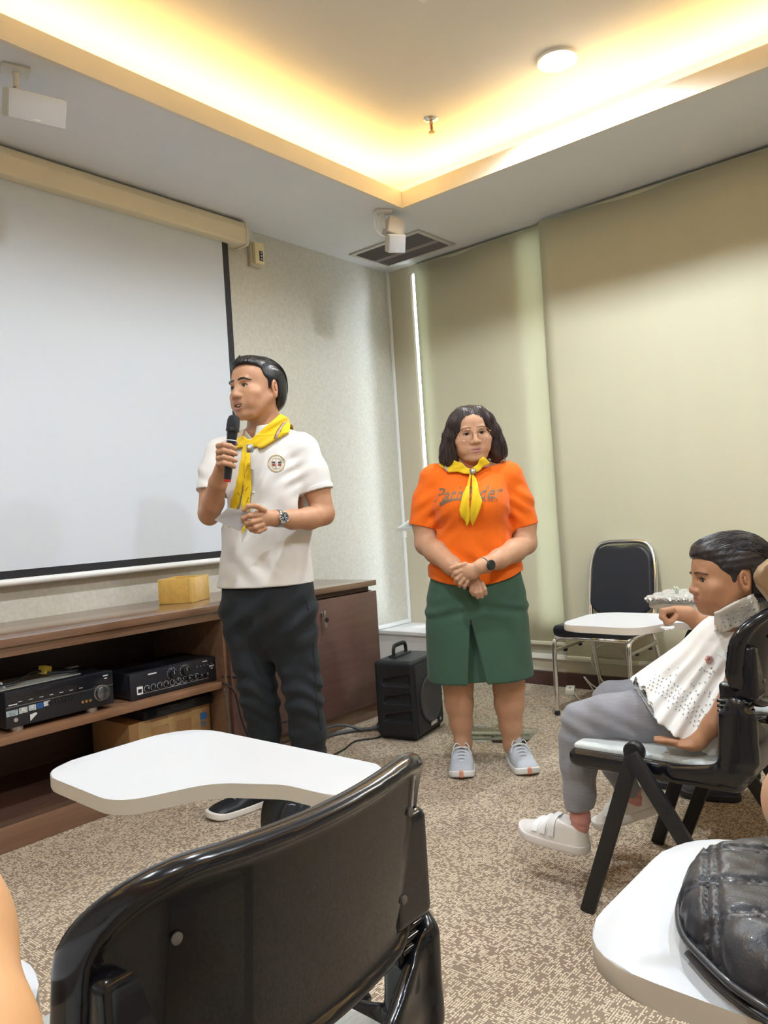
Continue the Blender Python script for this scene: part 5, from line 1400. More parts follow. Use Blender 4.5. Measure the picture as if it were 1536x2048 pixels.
    bm = BM(); lathe(bm, [(.0085, 0), (.0075, .002)], 16, M=Matrix.Translation(Vector(c) + Vector((-.003, -.0135, .001))) @ Euler((PI / 2, 0, 0)).to_matrix().to_4x4()); obj('slide_emblem', bm, mat('slide_gold', (.6, .55, .35), .3, .6), sl, 180)
    # ---------------- trousers
    m_tr = cloth_mat('charcoal_chino', (0.022, 0.025, 0.030), .8, .25, 800, .12, 10, .05)
    g = Grid(axis(-.30, .27, .0052), axis(-.24, .22, .0052), axis(.035, P(530, 1140)[2], .0048))
    hips = [f.row(1140, 446, 620, .118, .0, YAW), f.row(1175, 440, 627, .124, 0, YAW), f.row(1215, 439, 631, .128, 0, YAW), f.row(1250, 446, 630, .116, 0, YAW), f.row(1285, 470, 618, .088, 0, YAW), f.row(1315, 508, 592, .050, 0, YAW)]
    g.loft(hips, 0, YAW, n=2.4)
    g.chain([Cc(496, 1225, .025, .095), Cc(502, 1270, .03, .092), Cc(508, 1320, .03, .084), Cc(515, 1370, .02, .073), Cc(522, 1408, .015, .068), Cc(530, 1460, .03, .061), Cc(535, 1520, .045, .060), Cc(539, 1572, .055, .060), Cc(540, 1596, .055, .058)], .030)
    g.chain([Cc(580, 1225, -.03, .094), Cc(587, 1270, -.035, .088), Cc(595, 1320, -.03, .080), Cc(604, 1370, -.035, .073), Cc(610, 1410, -.04, .069), Cc(616, 1460, -.03, .067), Cc(620, 1520, -.02, .062), Cc(622, 1580, -.01, .060), Cc(622, 1606, -.01, .060)], .030)
    zk = P(530, 1390)[2]
    g.displace(lambda x, y, z: .0050 * np.sin(95 * z + 35 * x + 2 * np.sin(30 * x)) * np.exp(-((z - zk) / .10) ** 2) + .004 * np.sin(60 * (z - .8 * x)) * np.exp(-((z - P(530, 1235)[2]) / .09) ** 2) + .0035 * np.sin(110 * z - 30 * x) * np.exp(-((z - P(530, 1540)[2]) / .12) ** 2) + .0022 * np.sin(45 * x + 25 * z))
    g.clip((0, 0, 1), P(530, 1160, 0)); g.clip((0, 0, -1), (0, 0, .045))
    tr = obj('trousers', g.mesh('trousers', 1), m_tr, f.root, 180)
    bt = BVHTree.FromObject(tr, bpy.context.evaluated_depsgraph_get())
    def seam(pts, nm):
        bm = BM(); L = []
        for (x, y) in pts:
            a = P(x, y, -.6); b = P(x, y, .4); h = bt.ray_cast(Vector(a), Vector(b - a).normalized())
            if h[0] is not None: L.append(h[0] + h[1] * .0006)
        if len(L) > 1: tube(bm, smooth_path(L, 4), .0016, 6); obj(nm, bm, m_tr, tr, 180)
    seam([(497, 1190), (499, 1220), (504, 1250), (517, 1285), (535, 1310)], 'fly_seam'); seam([(602, 1186), (612, 1200), (617, 1220)], 'pocket_seam'); seam([(632 - 8, 1260), (636 - 6, 1330), (640 - 6, 1400), (642, 1460)], 'side_seam')
    # ---------------- shoes
    up, so = shoe_fields(.285, .050, .075, .045)
    mu, ms = up.mesh('upper', 1), so.mesh('sole', 1)
    m_up = mat('black_shoe_leather', (.016, .018, .022), .38, bump=.05, bscale=300); m_so = mat('white_rubber', (.80, .76, .72), .55)
    for (px, py, d, yaw, lab) in ((545, 1600, .075, math.radians(-50), 0), (618, 1610, .02, math.radians(-15), 1)):
        h = P(px, py, d); h[2] = 0
        M_ = T(h[0], h[1], 0, rz=yaw)
        u = share('shoe_upper', mu, m_up, f.root, smooth=180); u.matrix_basis = M_
        sl = share('sole', ms, m_so, u, smooth=180)
        for i in range(4):
            bm = BM(); y = -.125 - i * .022; z = .079 - i * .0115; tube(bm, [(-.022, y, z - .004), (0, y - .003, z + .002), (.022, y, z - .004)], .0028, 6); obj('lace', bm, mat('grey_lace', (.30, .31, .34), .7), u, 180)
    # ---------------- wrist watch
    r, o = f.thing('wristwatch', P(556, 1037, -.265), 'steel chronograph wristwatch on the speaking man\'s left wrist', 'watch')
    wa = P(552, 1037, -.265) - P(585, 1039, -.21); wa /= np.linalg.norm(wa)
    qa = Vector((0, 0, 1)).rotation_difference(Vector(wa)).to_matrix().to_4x4()
    bm = BM(); lathe(bm, [(.0300, -.009), (.0325, -.009), (.0325, .009), (.0300, .009), (.0300, -.009)], 30, M=qa, cap=False); obj('strap', bm, mat('steel_strap', (.35, .35, .36), .3, .9), r, 50)
    fd = Vector((-.05, -1, .12)); fd = (fd - Vector(wa) * fd.dot(Vector(wa))).normalized(); qf = Vector((0, 0, 1)).rotation_difference(fd).to_matrix().to_4x4()
    Mf = Matrix.Translation(fd * .031) @ qf
    bm = BM(); lathe(bm, [(.019, -.002), (.0215, 0), (.0215, .006), (.018, .0095), (.0165, .008)], 30, M=Mf, cap=False); cse = obj('case', bm, m_chrome, r, 40)
    bm = BM(); lathe(bm, [(.017, .005), (.017, .0075)], 28, M=Mf); dl = obj('dial', bm, mat('dark_dial', (.03, .035, .05), .3), cse, 30)
    for a, L in ((.6, .012), (2.6, .009)):
        bm = BM(); tube(bm, [(0, 0, .0085), (L * math.cos(a), L * math.sin(a), .0085)], .0008, 4, M=Mf); obj('hand', bm, m_white, dl, 0)
    bm = BM()
    for k in range(12): box(bm, -.0006, .0006, .0125, .0155, .0075, .0083, M=Mf @ Euler((0, 0, k * PI / 6)).to_matrix().to_4x4())
    q = obj('hour_marks', bm, m_white, dl, 0); q['kind'] = 'stuff'
    for a in (0, PI * .66, PI * 1.33):
        bm = BM(); tube(bm, [(.008 * math.cos(a) + .0035 * math.cos(t * .7), .008 * math.sin(a) + .0035 * math.sin(t * .7), .008) for t in range(9)], .0005, 4, closed=True, M=Mf); obj('subdial', bm, m_white, dl, 0)
    # ---------------- card held in the hand
    r, o = f.thing('folded_card', P(470, 1040, -.33), 'folded white card held in the speaking man\'s left hand', 'card')
    m_card2 = mat('white_card', (.74, .72, .72), .6, var=.03, vscale=40)
    A, B, C_, D_ = P(429, 1040, -.335), P(456, 1015, -.345), P(503, 1023, -.322), P(481, 1062, -.315)
    bm = BM()
    for off in (0, .0016):
        vs = [bm.verts.new(Vector(q - o) + Vector((0, off * 4, -off))) for q in (A, B, C_, D_)]; bm.faces.new(vs)
    me = bpy.data.meshes.new('card'); bmesh.ops.solidify(bm, geom=bm.faces[:], thickness=.0012); bm.to_mesh(me); bm.free(); obj('leaf', me, m_card2, r, 0)
    # ---------------- microphone
    r, o = f.thing('microphone', m0, 'black handheld microphone with red base ring in the man\'s right hand', 'microphone')
    d = (P(467.5, 838, -.262) - m0); L = np.linalg.norm(d); d /= L; K = .935
    qm = Vector((0, 0, 1)).rotation_difference(Vector(d)).to_matrix().to_4x4() @ Matrix.Diagonal((.92, .92, K, 1))
    bm = BM(); lathe(bm, [(.0145, .006), (.0155, .010), (.0165, .05), (.0175, .12), (.020, .165), (.0215, .185), (.0215, .19)], 24, M=qm); obj('handle', bm, mat('mic_black', (.018, .018, .021), .3), r, 50)
    bm = BM(); lathe(bm, [(.012, -.004), (.0145, -.002), (.0148, .006)], 24, M=qm); obj('base_ring', bm, mat('mic_red', (.55, .03, .03), .4), r, 40)
    bm = BM(); lathe(bm, [(.0215, .190), (.0262, .192), (.0268, .200), (.0255, .206)], 28, M=qm); hd = obj('head_band', bm, mat('mic_black'), r, 50)
    bm = BM(); lathe(bm, [(.0255, .205), (.0262, .215), (.0245, .238), (.020, .250), (.012, .2555), (.002, .257)], 28, M=qm); obj('grille', bm, mat('mic_grille', (.03, .03, .035), .45, .3, bump=.9, bscale=1400), hd, 50)
    bm = BM(); lathe(bm, [(.0208, .156), (.0212, .1565), (.0212, .159), (.0208, .1595)], 24, M=qm, cap=False); obj('white_line', bm, m_prt, r, 0)
    return f
MAN = build_man()
# ================================================================== woman in orange
def build_woman():
    f = Fig('person', 3.42, (980, 1530), 'standing woman in orange T-shirt, green skirt and round glasses with hands crossed')
    P, Cc = f.P, f.C
    SK = (0.56, 0.315, 0.195)
    R = rotz(math.radians(4)) @ roty(math.radians(-3.2)) @ rotx(math.radians(3)); s = 1.04; ho = P(941, 869, -.02)
    hkw = dict(jaw=1.14, cheek=1.14, nose=1.12, lids=.0044, brow=.9, chin=1.1)
    hz = P(945, 1150, -.22)
    g = Grid(axis(-.37, .33, .0052, [(ho[0] - .12, ho[0] + .12, .0028)]), axis(-.36, .20, .0052, [(ho[1] - .13, ho[1] + .12, .003)]),
             axis(.045, 1.66, .0055, [(ho[2] - .14, ho[2] + .13, .0024), (hz[2] - .12, hz[2] + .10, .0032)]))
    head(g, ho, R, s, **hkw)
    nb = P(940, 940, .02)
    g.cone(ho + R @ np.array([0, .02, -.06]) * s, nb, .060, .070, .03)
    g.loft([f.row(950, 880, 1004, .085), f.row(1010, 885, 1003, .12), f.row(1080, 880, 1018, .125), f.row(1150, 870, 1032, .13), f.row(1240, 872, 1036, .13)], .02)
    g.cone(nb, P(1010, 950, .01), .055, .055, .03); g.cone(nb, P(870, 953, .01), .055, .055, .03)
    for q in (917, 1020): g.cone(P(q + (8 if q < 950 else -8), 1240, 0), P(q, 1330, .0), .10, .075, .02)
    g.chain([Cc(917, 1330, 0, .072), Cc(916, 1372, .005, .064), Cc(918, 1405, .015, .061), Cc(922, 1445, .02, .048), Cc(926, 1483, .02, .036), Cc(927, 1505, .02, .036)], .02)
    g.chain([Cc(1017, 1330, 0, .074), Cc(1017, 1372, .005, .067), Cc(1018, 1408, .015, .063), Cc(1021, 1450, .02, .048), Cc(1024, 1487, .02, .037), Cc(1026, 1508, .02, .037)], .02)
    # her right arm (image left): upper arm, forearm, hand hanging below
    g.chain([Cc(862, 962, .01, .056), Cc(850, 1045, .0, .055), Cc(853, 1086, -.01, .050)], .02)
    g.chain([Cc(853, 1088, -.01, .048), Cc(872, 1104, -.09, .047), Cc(902, 1130, -.17, .038), Cc(926, 1148, -.215, .029)], .02)
    g.ell(P(946, 1161, -.222), (.030, .018, .036), .014, roty(-.5))
    for (a, b, c) in (((944, 1171), (943, 1181), (947, 1189)), ((951, 1172), (952, 1185), (955, 1194)), ((958, 1171), (961, 1184), (963, 1193)), ((964, 1167), (969, 1178), (971, 1187))):
        finger(g, [P(*a, -.226), P(*b, -.238), P(*c, -.230)], .0108, .0092, .0035)
    # her left arm (image right) laid over the other wrist
    g.chain([Cc(1022, 958, .01, .057), Cc(1047, 1045, .0, .055), Cc(1050, 1084, -.01, .050)], .02)
    g.chain([Cc(1050, 1087, -.01, .049), Cc(1028, 1102, -.10, .047), Cc(998, 1118, -.18, .040), Cc(970, 1130, -.245, .030), Cc(958, 1134, -.258, .029)], .02)
    g.ell(P(939, 1143, -.262), (.042, .020, .034), .014, roty(.35))
    finger(g, [P(930, 1128, -.265), P(916, 1132, -.268), P(902, 1137, -.262)], .0105, .0085)
    finger(g, [P(922, 1141, -.268), P(911, 1146, -.270), P(906, 1153, -.255)], .0108, .009)
    finger(g, [P(922, 1150, -.268), P(914, 1158, -.268), P(911, 1164, -.250)], .0105, .009)
    finger(g, [P(927, 1158, -.266), P(920, 1167, -.264), P(919, 1172, -.248)], .0102, .0085)
    finger(g, [P(935, 1163, -.262), P(929, 1172, -.258), P(929, 1176, -.245)], .0095, .008)
    me = g.mesh('body', 1); v = verts_of(me)
    paint(me, SK, head_colours(v, ho, R, s, SK, (0.43, 0.19, 0.16), blush=(.55, .22, .15)))
    obj('body', me, m_skin, f.root, 180)
    eyeballs(f.root, ho, R, s, (0, -1, -.08)); lashes(f.root, ho, R, s, .0040)
    m_br = mat('thin_brow', (.20, .12, .08), .8)
    brows(f.root, ho, R, s, m_br, hkw, .0028, .0240, .003)
    # hair: shoulder length
    m_hair = hair_mat('dark_brown_hair', (0.018, 0.010, 0.010), (0.085, 0.052, 0.046), (110, 60, 9), .45)
    g = Grid(axis(-.16, .16, .0027), axis(-.12, .15, .0027), axis(-.16, .14, .0027))
    g.ell((0, .022, .036), (.092, .110, .089))
    g.ell((0, .060, -.045), (.105, .065, .090), .03)
    for sx in (-1, 1):
        pts = [(sx * .038, -.030, .088, .028), (sx * .070, -.034, .052, .025), (sx * .090, -.026, .0, .028), (sx * .103, -.018, -.05, .031), (sx * .104, -.010, -.095, .030), (sx * (.094 if sx > 0 else .100), -.006, -.120, .018)]
        g.chain(pts, .02)
    def waves(x, y, z):
        a = np.arctan2(x, -(y - .03)); return np.clip((y + .075) * 22, 0, 1) * (.0015 * np.sin(34 * a + 22 * z + 2.2 * np.sin(26 * z)) + .0012 * np.sin(71 * a - 12 * z)) * np.clip((.10 - z) * 10, .0, 1) + .003 * np.sin(55 * z + 3 * np.sign(x)) * np.clip(-z * 12, 0, 1)
    g.displace(waves)
    g.ell((0, -.105, -.022), (.068, .074, .103), .008, None, 's')
    g.cone((0, .02, -.17), (0, -.02, -.09), .052, .052, .01, 's')
    hme = g.mesh('hair', 0); hcp = hme.copy(); hm = obj('hair', place_mesh(hme, ho, R, s), m_hair, f.root, 180)
    strands(hm, hcp, ho, R, s, m_hair, 1350, 'down', 8, .0008, low=(-.08, -.145), flick=.02); bpy.data.meshes.remove(hcp)
    random.seed(3); bm = BM()
    for i in range(70):
        sx = random.choice((-1, 1)); a = random.uniform(-.06, .06); r0 = .100 + random.uniform(0, .012)
        x0 = sx * (.085 + random.uniform(0, .01)); y0 = a; L = random.uniform(.03, .085); z0 = random.uniform(-.04, .03)
        cur = random.uniform(.006, .024); pts = []
        for k in range(6):
            t = k / 5; pts.append((x0 + sx * (.022 * math.sin(t * 2.4) + cur * t * t), y0 + .01 * math.sin(5 * t + i), z0 - .035 * t - L * t))
        tube(bm, smooth_path(pts, 3), .00045, 4)
    for i in range(24):
        a = random.uniform(0, 2 * PI); x0, y0 = .05 * math.cos(a), .02 + .06 * math.sin(a); pts = [(x0 * q, y0 * q, .124 + .004 * math.sin(q * 9) - .03 * (q - .4) ** 2) for q in (.4, .7, 1.0, 1.3)]; tube(bm, smooth_path(pts, 3), .0004, 4)
    me = bpy.data.meshes.new('stray'); bm.to_mesh(me); bm.free(); o = obj('stray_hairs', place_mesh(me, ho, R, s), m_hair, hm, 180); o['kind'] = 'stuff'
    # glasses
    gl, oo = f.thing('eyeglasses', ho, 'thin round gold-rimmed glasses worn by the woman in orange', 'glasses')
    m_gold = mat('rose_gold_wire', (.62, .36, .24), .25, .9)
    def hl(x, y, z): return Vector(R @ (s * np.array([x, y, z])))
    for sx in (-1, 1):
        bm = BM(); tube(bm, [hl(sx * .0360 + .0265 * math.cos(t * PI / 16), -.099 + .006 * (abs(sx * .036 + .0265 * math.cos(t * PI / 16)) / .06) ** 2, -.004 + .0245 * math.sin(t * PI / 16)) for t in range(32)], .0011, 6, closed=True); fr = obj('rim', bm, m_gold, gl, 180)
        bm = BM(); vs = [bm.verts.new(hl(sx * .0360 + .0262 * math.cos(t * PI / 16), -.099 + .006 * (abs(sx * .036 + .0262 * math.cos(t * PI / 16)) / .06) ** 2, -.004 + .0242 * math.sin(t * PI / 16))) for t in range(32)]; bm.faces.new(vs); obj('lens', bm, clear_mat('lens_glass', (.97, .98, .98), .03) if sx < 0 else MATS['lens_glass'], fr, 0)
        bm = BM(); tube(bm, [hl(sx * .062, -.094, .004), hl(sx * .070, -.088, .004), hl(sx * .079, -.04, .002), hl(sx * .082, .01, .0)], .0011, 6); obj('temple', bm, m_gold, gl, 180)
        bm = BM(); tube(bm, [hl(sx * .012, -.098, -.008), hl(sx * .0105, -.092, -.014)], .0009, 6); obj('nose_pad', bm, m_gold, gl, 180)
    bm = BM(); tube(bm, [hl(-.0105, -.099, .002), hl(-.004, -.1005, .005), hl(.004, -.1005, .005), hl(.0105, -.099, .002)], .0012, 6); obj('bridge', bm, m_gold, gl, 180)
    # ---------------- T-shirt
    m_or = cloth_mat('orange_jersey', (0.86, 0.150, 0.006), .75, .10, 1600, .03, 9, .15)
    hem = P(950, 1172, -.15)
    rows = [f.row(938, 874, 1010, .085, .02), f.row(960, 866, 1020, .115, .01), f.row(985, 868, 1018, .138, .0), f.row(1012, 869, 1018, .152, -.004), f.row(1045, 871, 1017, .150, 0), f.row(1085, 866, 1026, .146, .0), f.row(1120, 859, 1038, .150, .0), f.row(1150, 855, 1046, .155, 0), f.row(1185, 853, 1049, .158, 0)]
    g = Grid(axis(-.36, .33, .004), axis(-.24, .22, .004), axis(hem[2] - .05, P(940, 915)[2], .004))
    def shirt(gr):
        gr.loft(rows, 0, n=2.3)
        for sx, px in ((-1, 912), (1, 967)): gr.ell(P(px, 1012, -.085), (.088, .080, .078), .05)
        gr.cone(nb + (.03, .02, -.03), P(1012, 950, .01), .05, .060, .04); gr.cone(nb + (-.03, .02, -.03), P(872, 955, .01), .05, .058, .04)
        gr.chain([Cc(868, 962, .01, .066), Cc(856, 1005, .005, .066), Cc(845, 1062, 0, .066)], .03)
        gr.chain([Cc(1017, 957, .01, .066), Cc(1034, 1003, .005, .066), Cc(1051, 1062, 0, .064)], .03)
    shirt(g)
    g.displace(lambda x, y, z: .004 * np.sin(60 * (x * .8 + z)) * np.exp(-((z - P(945, 1120)[2]) / .06) ** 2) + .0035 * np.sin(85 * (z + .9 * np.abs(x))) * np.exp(-(((np.abs(x) - .16) / .05) ** 2 + ((z - P(945, 1040)[2]) / .08) ** 2)) + .0025 * np.sin(50 * x) * np.exp(-((z - P(945, 1090)[2]) / .05) ** 2) + .003 * np.sin(100 * z + 60 * np.abs(x)) * np.exp(-(((np.abs(x) - .22) / .06) ** 2 + ((z - P(945, 1000)[2]) / .08) ** 2)))
    g0 = g.d.copy(); X3, Y3, Z3 = [g.ax[q].reshape([-1 if w == q else 1 for w in range(3)]) for q in range(3)]
    cL, dL = P(846, 1054, 0), P(846, 1054, 0) - P(858, 990, .005); cR, dR = P(1050, 1053, 0), P(1050, 1053, 0) - P(1032, 990, .005)
    for c, d, rr in ((cL, dL, .0595), (cR, dR, .0580)):
        d = d / np.linalg.norm(d); c2 = c + d * .06
        g.put(lambda x, y, z, c=c, d=d, c2=c2: np.maximum(np.sqrt((x - c2[0]) ** 2 + (y - c2[1]) ** 2 + (z - c2[2]) ** 2) - .088, -((x - c[0]) * d[0] + (y - c[1]) * d[1] + (z - c[2]) * d[2])), c2 - .09, c2 + .09, 0, 's')
        g.d = np.maximum(g.d, -np.maximum(np.maximum(g0 + .008, -((X3 - c[0]) * d[0] + (Y3 - c[1]) * d[1] + (Z3 - c[2]) * d[2]) - .012), np.sqrt((X3 - c[0]) ** 2 + (Y3 - c[1]) ** 2 + (Z3 - c[2]) ** 2) - .09))
    # curved hem, lower in front
    hz_ = hem[2]
    g.put(lambda x, y, z: (hz_ + .035 * np.clip(np.abs(x - hem[0]) / .20, 0, 1) ** 2 + .02 * np.clip((y + .15) / .3, 0, 1)) - z, (-.4, -.3, hz_ - .1), (.4, .3, hz_ + .12), .0, 'i')
    g.d = np.maximum(g.d, -np.maximum(g0 + .010, Z3 - (hz_ + .13)))
    tee = obj('t_shirt', g.mesh('t_shirt', 1), m_or, f.root, 180)
    bvh = BVHTree.FromObject(tee, bpy.context.evaluated_depsgraph_get())
    def on(px, py, lift=.0015):
        a = P(px, py, -.6); b = P(px, py, .3); h = bvh.ray_cast(Vector(a), Vector(b - a).normalized())
        return np.array(h[0]) + np.array((0, -1, 0)) * lift if h[0] is not None else None
    m_prt2 = mat('brown_shirt_print', (.19, .125, .075), .6)
    def print_text(body, x0, x1, yfun, height, shear, m, name, bold=.0):
        bm = text_bm(body, 1.0, 0, shear, bold, 'LEFT'); bmesh.ops.triangulate(bm, faces=bm.faces[:])
        xs = [v.co.x for v in bm.verts]; ys = [v.co.y for v in bm.verts]; a, b = min(xs), max(xs); c, d = min(ys), max(ys)
        for v in bm.verts:
            px = x0 + (v.co.x - a) / (b - a) * (x1 - x0); py = yfun(px) - (v.co.y - c) / (d - c) * height
            h = on(px, py, .0022); v.co = Vector(h) if h is not None else Vector(P(px, py, -.16))
        return obj(name, bm, m, tee, 0)
    print_text('Pathfinder', 868, 1006, lambda x: 1004 - (x - 868) * .06, 27, .45, m_prt2, 'shirt_lettering', .012)
    print_text('ALFA ONE LA', 958, 996, lambda x: 1004 - (x - 958) * .05, 6, 0, m_prt2, 'small_lettering', .01)
    bm = BM(); sw = [(879, 1009, 3.6), (884, 1007, 4.2), (892, 1003, 3.4), (902, 1000, 2.4), (912, 998.5, 1.6), (930, 997.5, 1.0), (960, 996.5, .9), (985, 995.5, .9), (1004, 992, .5)]
    prev = None
    for x, y, w in sw:
        a, b = on(x, y - w, .002), on(x, y + w, .002); va, vb = bm.verts.new(a), bm.verts.new(b)
        if prev: bm.faces.new((prev[0], va, vb, prev[1]))
        prev = (va, vb)
    obj('swoosh', bm, m_prt2, tee, 0)
    # ---------------- neckerchief
    m_scarf = MATS['yellow_neckerchief']
    def cp(x, y): q = P(780 + x / 4.518, 780 + y / 4.518, -.10); return (q[0], q[2])
    base = Grid(axis(-.20, .16, .0034), axis(-.22, .16, .0036), axis(P(945, 1070)[2], P(940, 900)[2], .0036)); shirt(base)
    base.cone(nb + (0, 0, -.04), ho + R @ np.array([0, .012, -.098]) * s, .118, .098, .03)
    g = base.copy(); g.off(.012); g.d = np.maximum(g.d, -(base.d + .004))
    g.poly([cp(*q) for q in ((455, 665), (490, 640), (535, 592), (590, 622), (690, 690), (735, 722), (765, 690), (848, 590), (905, 655), (890, 668), (780, 745), (735, 768), (690, 755), (540, 738), (470, 700))], -.3, .3, .004, 'i')
    g.displace(lambda x, y, z: .0026 * np.sin(120 * (z + .55 * np.abs(x - .0))))
    sc = obj('neckerchief', g.mesh('neckerchief', 1), m_scarf, f.root, 180)
    for nm, pts, lift in (('tail', ((728, 738), (695, 860), (632, 950), (600, 1085), (640, 1160), (682, 1228), (700, 1180), (702, 1090), (712, 900), (738, 760)), .012), ('tail', ((735, 738), (722, 900), (708, 1080), (715, 1200), (732, 1250), (772, 1130), (806, 1015), (798, 935), (775, 830), (752, 738)), .016)):
        g = base.copy(); g.off(lift); g.d = np.maximum(g.d, -(base.d - .001))
        g.poly([cp(*q) for q in pts], -.3, .0, .004, 'i'); g.displace(lambda x, y, z: .0025 * np.sin(170 * (x - .28 * z)))
        obj(nm, g.mesh(nm, 1), m_scarf, sc, 180)
    c = P(944, 943.5, -.150); h = on(944, 944, .026); c = h if h is not None else c
    bm = BM(); lathe(bm, [(.011, -.012), (.014, -.010), (.0145, .010), (.011, .012)], 20, M=Matrix.Translation(Vector(c))); sl = obj('slide', bm, MATS['slide_metal'], sc, 180)
    bm = BM(); lathe(bm, [(.009, 0), (.008, .002)], 16, M=Matrix.Translation(Vector(c) + Vector((0, -.0145, 0))) @ Euler((PI / 2, 0, 0)).to_matrix().to_4x4()); obj('slide_emblem', bm, MATS['slide_gold'], sl, 180)
    bvs = BVHTree.FromObject(sc, bpy.context.evaluated_depsgraph_get()); bm = BM(); L = []
    for x, y in ((886, 925), (890, 931), (893, 938), (895, 942)):
        a = P(x, y, -.6); b = P(x, y, .3); hh = bvs.ray_cast(Vector(a), Vector(b - a).normalized())
        if hh[0] is not None: L.append(hh[0] + hh[1] * .0012)
    if len(L) > 1: tube(bm, L, .007, 6, flat=(1, .35)); obj('stripe', bm, MATS['grey_stripe'], sc, 180)
    # ---------------- skirt
    m_sk = cloth_mat('green_twill_skirt', (0.052, 0.110, 0.074), .8, .15, 1300, .05, 8, .1)
    zt = P(950, 1120, 0)[2]; ztop = zt
    hemz = P(950, 1371, -.16)[2]
    g = Grid(axis(-.33, .33, .005), axis(-.26, .24, .005), axis(hemz - .02, zt + .03, .005))
    srow = [f.row(1110, 868, 1034, .130), f.row(1150, 861, 1041, .142), f.row(1190, 853, 1051, .156), f.row(1240, 851, 1056, .162), f.row(1300, 853, 1061, .165), f.row(1350, 856, 1066, .168), f.row(1390, 857, 1069, .170)]
    g.loft(srow, 0, n=2.3)
    apex = P(941, 1240, -.16)
    g.displace(lambda x, y, z: .0035 * np.sin(90 * z + 25 * np.abs(x)) * np.exp(-((z - P(945, 1215)[2]) / .035) ** 2) + .003 * np.sin(40 * x + 1) * np.exp(-((z - P(945, 1340)[2]) / .06) ** 2))
    # inverted box pleat
    def pleat(x, y, z):
        w = .001 + .040 * np.clip((apex[2] - z) / (apex[2] - hemz), 0, 1); cx_ = apex[0] + .012 * np.clip((apex[2] - z) / (apex[2] - hemz), 0, 1)
        return np.maximum(np.abs(x - cx_) - w, np.maximum(z - apex[2], y + .118))
    g.put(pleat, (apex[0] - .06, -.25, hemz - .02), (apex[0] + .06, -.10, apex[2]), .0, 's')
    g.clip((0, 0, -1), (0, 0, hemz)); g.clip((0, 0, 1), (0, 0, zt))
    inner = [(z, cx, cy, rx - .012, ry - .012) for z, cx, cy, rx, ry in srow if z < hemz + .16]
    gi = Grid(*g.ax); gi.loft(inner, 0, n=2.3); gi.put(pleat, (apex[0] - .08, -.25, hemz - .02), (apex[0] + .08, -.10, apex[2]), .0, 's')
    gi.d += .0; gi.put(lambda x, y, z: np.maximum(np.abs(x - apex[0] - .008) - .058, y + .106), (apex[0] - .08, -.25, hemz - .02), (apex[0] + .09, -.10, apex[2]), .0, 's')
    g.d = np.maximum(g.d, -gi.d)
    obj('skirt', g.mesh('skirt', 1), m_sk, f.root, 180)
    # ---------------- shoes
    up, so = shoe_fields(.262, .048, .082, .050)
    mu, ms = up.mesh('upper', 1), so.mesh('sole', 1)
    tp = so.copy(); tp.off(.0016); tp.poly([(-.012, -.01), (.012, -.01), (.009, .05), (-.009, .05)], -.30, -.235, 0, 'i'); mt = tp.mesh('toe_patch', 0)
    m_up = mat('grey_mesh_fabric', (.52, .55, .60), .85, bump=.5, bscale=1100, var=.05); m_so = mat('white_foam', (.80, .79, .78), .55); m_pk = mat('coral_rubber', (.72, .32, .22), .6); m_lc = mat('pale_lace', (.70, .72, .75), .8)
    for (px, py, d, yaw) in ((925, 1500, .085, math.radians(-7)), (1027, 1502, .075, math.radians(5))):
        h = P(px, py, d); M_ = T(h[0], h[1], 0, rz=yaw)
        u = share('shoe_upper', mu, m_up, f.root, smooth=180); u.matrix_basis = M_
        share('sole', ms, m_so, u, smooth=180); share('toe_patch', mt, m_pk, u, smooth=180)
        for i in range(5):
            bm = BM(); y = -.105 - i * .019; z = .0905 - i * .0088; tube(bm, [(-.023, y, z - .012), (-.012, y - .003, z - .001), (0, y - .004, z + .002), (.012, y - .003, z - .001), (.023, y, z - .012)], .0028, 6); obj('lace', bm, m_lc, u, 180)
        bm = BM()
        for sx in (-1, 1): tube(bm, smooth_path([(0, -.10, .094), (sx * .022, -.106, .108), (sx * .034, -.115, .088), (sx * .012, -.105, .092)], 5), .0022, 6); tube(bm, smooth_path([(0, -.10, .094), (sx * .028, -.112, .088), (sx * .044, -.128, .062)], 5), .0022, 6)
        obj('lace_bow', bm, m_lc, u, 180)
        bm = BM(); box(bm, -.016, .016, -.098, -.090, .082, .112, .004, M=T(rx=-.3, y=-.03, z=-.02)); obj('tongue', bm, m_up, u)
    # ---------------- smart watch
    wc = P(969, 1130, -.247); r, o = f.thing('smartwatch', wc, 'black round smartwatch on the left wrist of the woman in orange', 'watch')
    wa = Vector(P(958, 1134, -.258) - P(998, 1118, -.18)).normalized(); qa = Vector((0, 0, 1)).rotation_difference(wa).to_matrix().to_4x4()
    bm = BM(); lathe(bm, [(.0305, -.0095), (.0335, -.0095), (.0335, .0095), (.0305, .0095), (.0305, -.0095)], 32, M=qa, cap=False); obj('strap', bm, mat('dark_band', (.045, .05, .06), .6), r, 50)
    fd = Vector((-.05, -1, -.12)); fd = (fd - wa * fd.dot(wa)).normalized(); Mf = Matrix.Translation(fd * .031) @ Vector((0, 0, 1)).rotation_difference(fd).to_matrix().to_4x4()
    bm = BM(); lathe(bm, [(.019, 0), (.0215, .002), (.0215, .009), (.0195, .011)], 32, M=Mf, cap=False); cs_ = obj('case', bm, m_satin, r, 40)
    bm = BM(); lathe(bm, [(.0195, .009), (.0195, .0112)], 32, M=Mf); obj('screen', bm, m_gloss, cs_, 30)
    return f
WOMAN = build_woman()
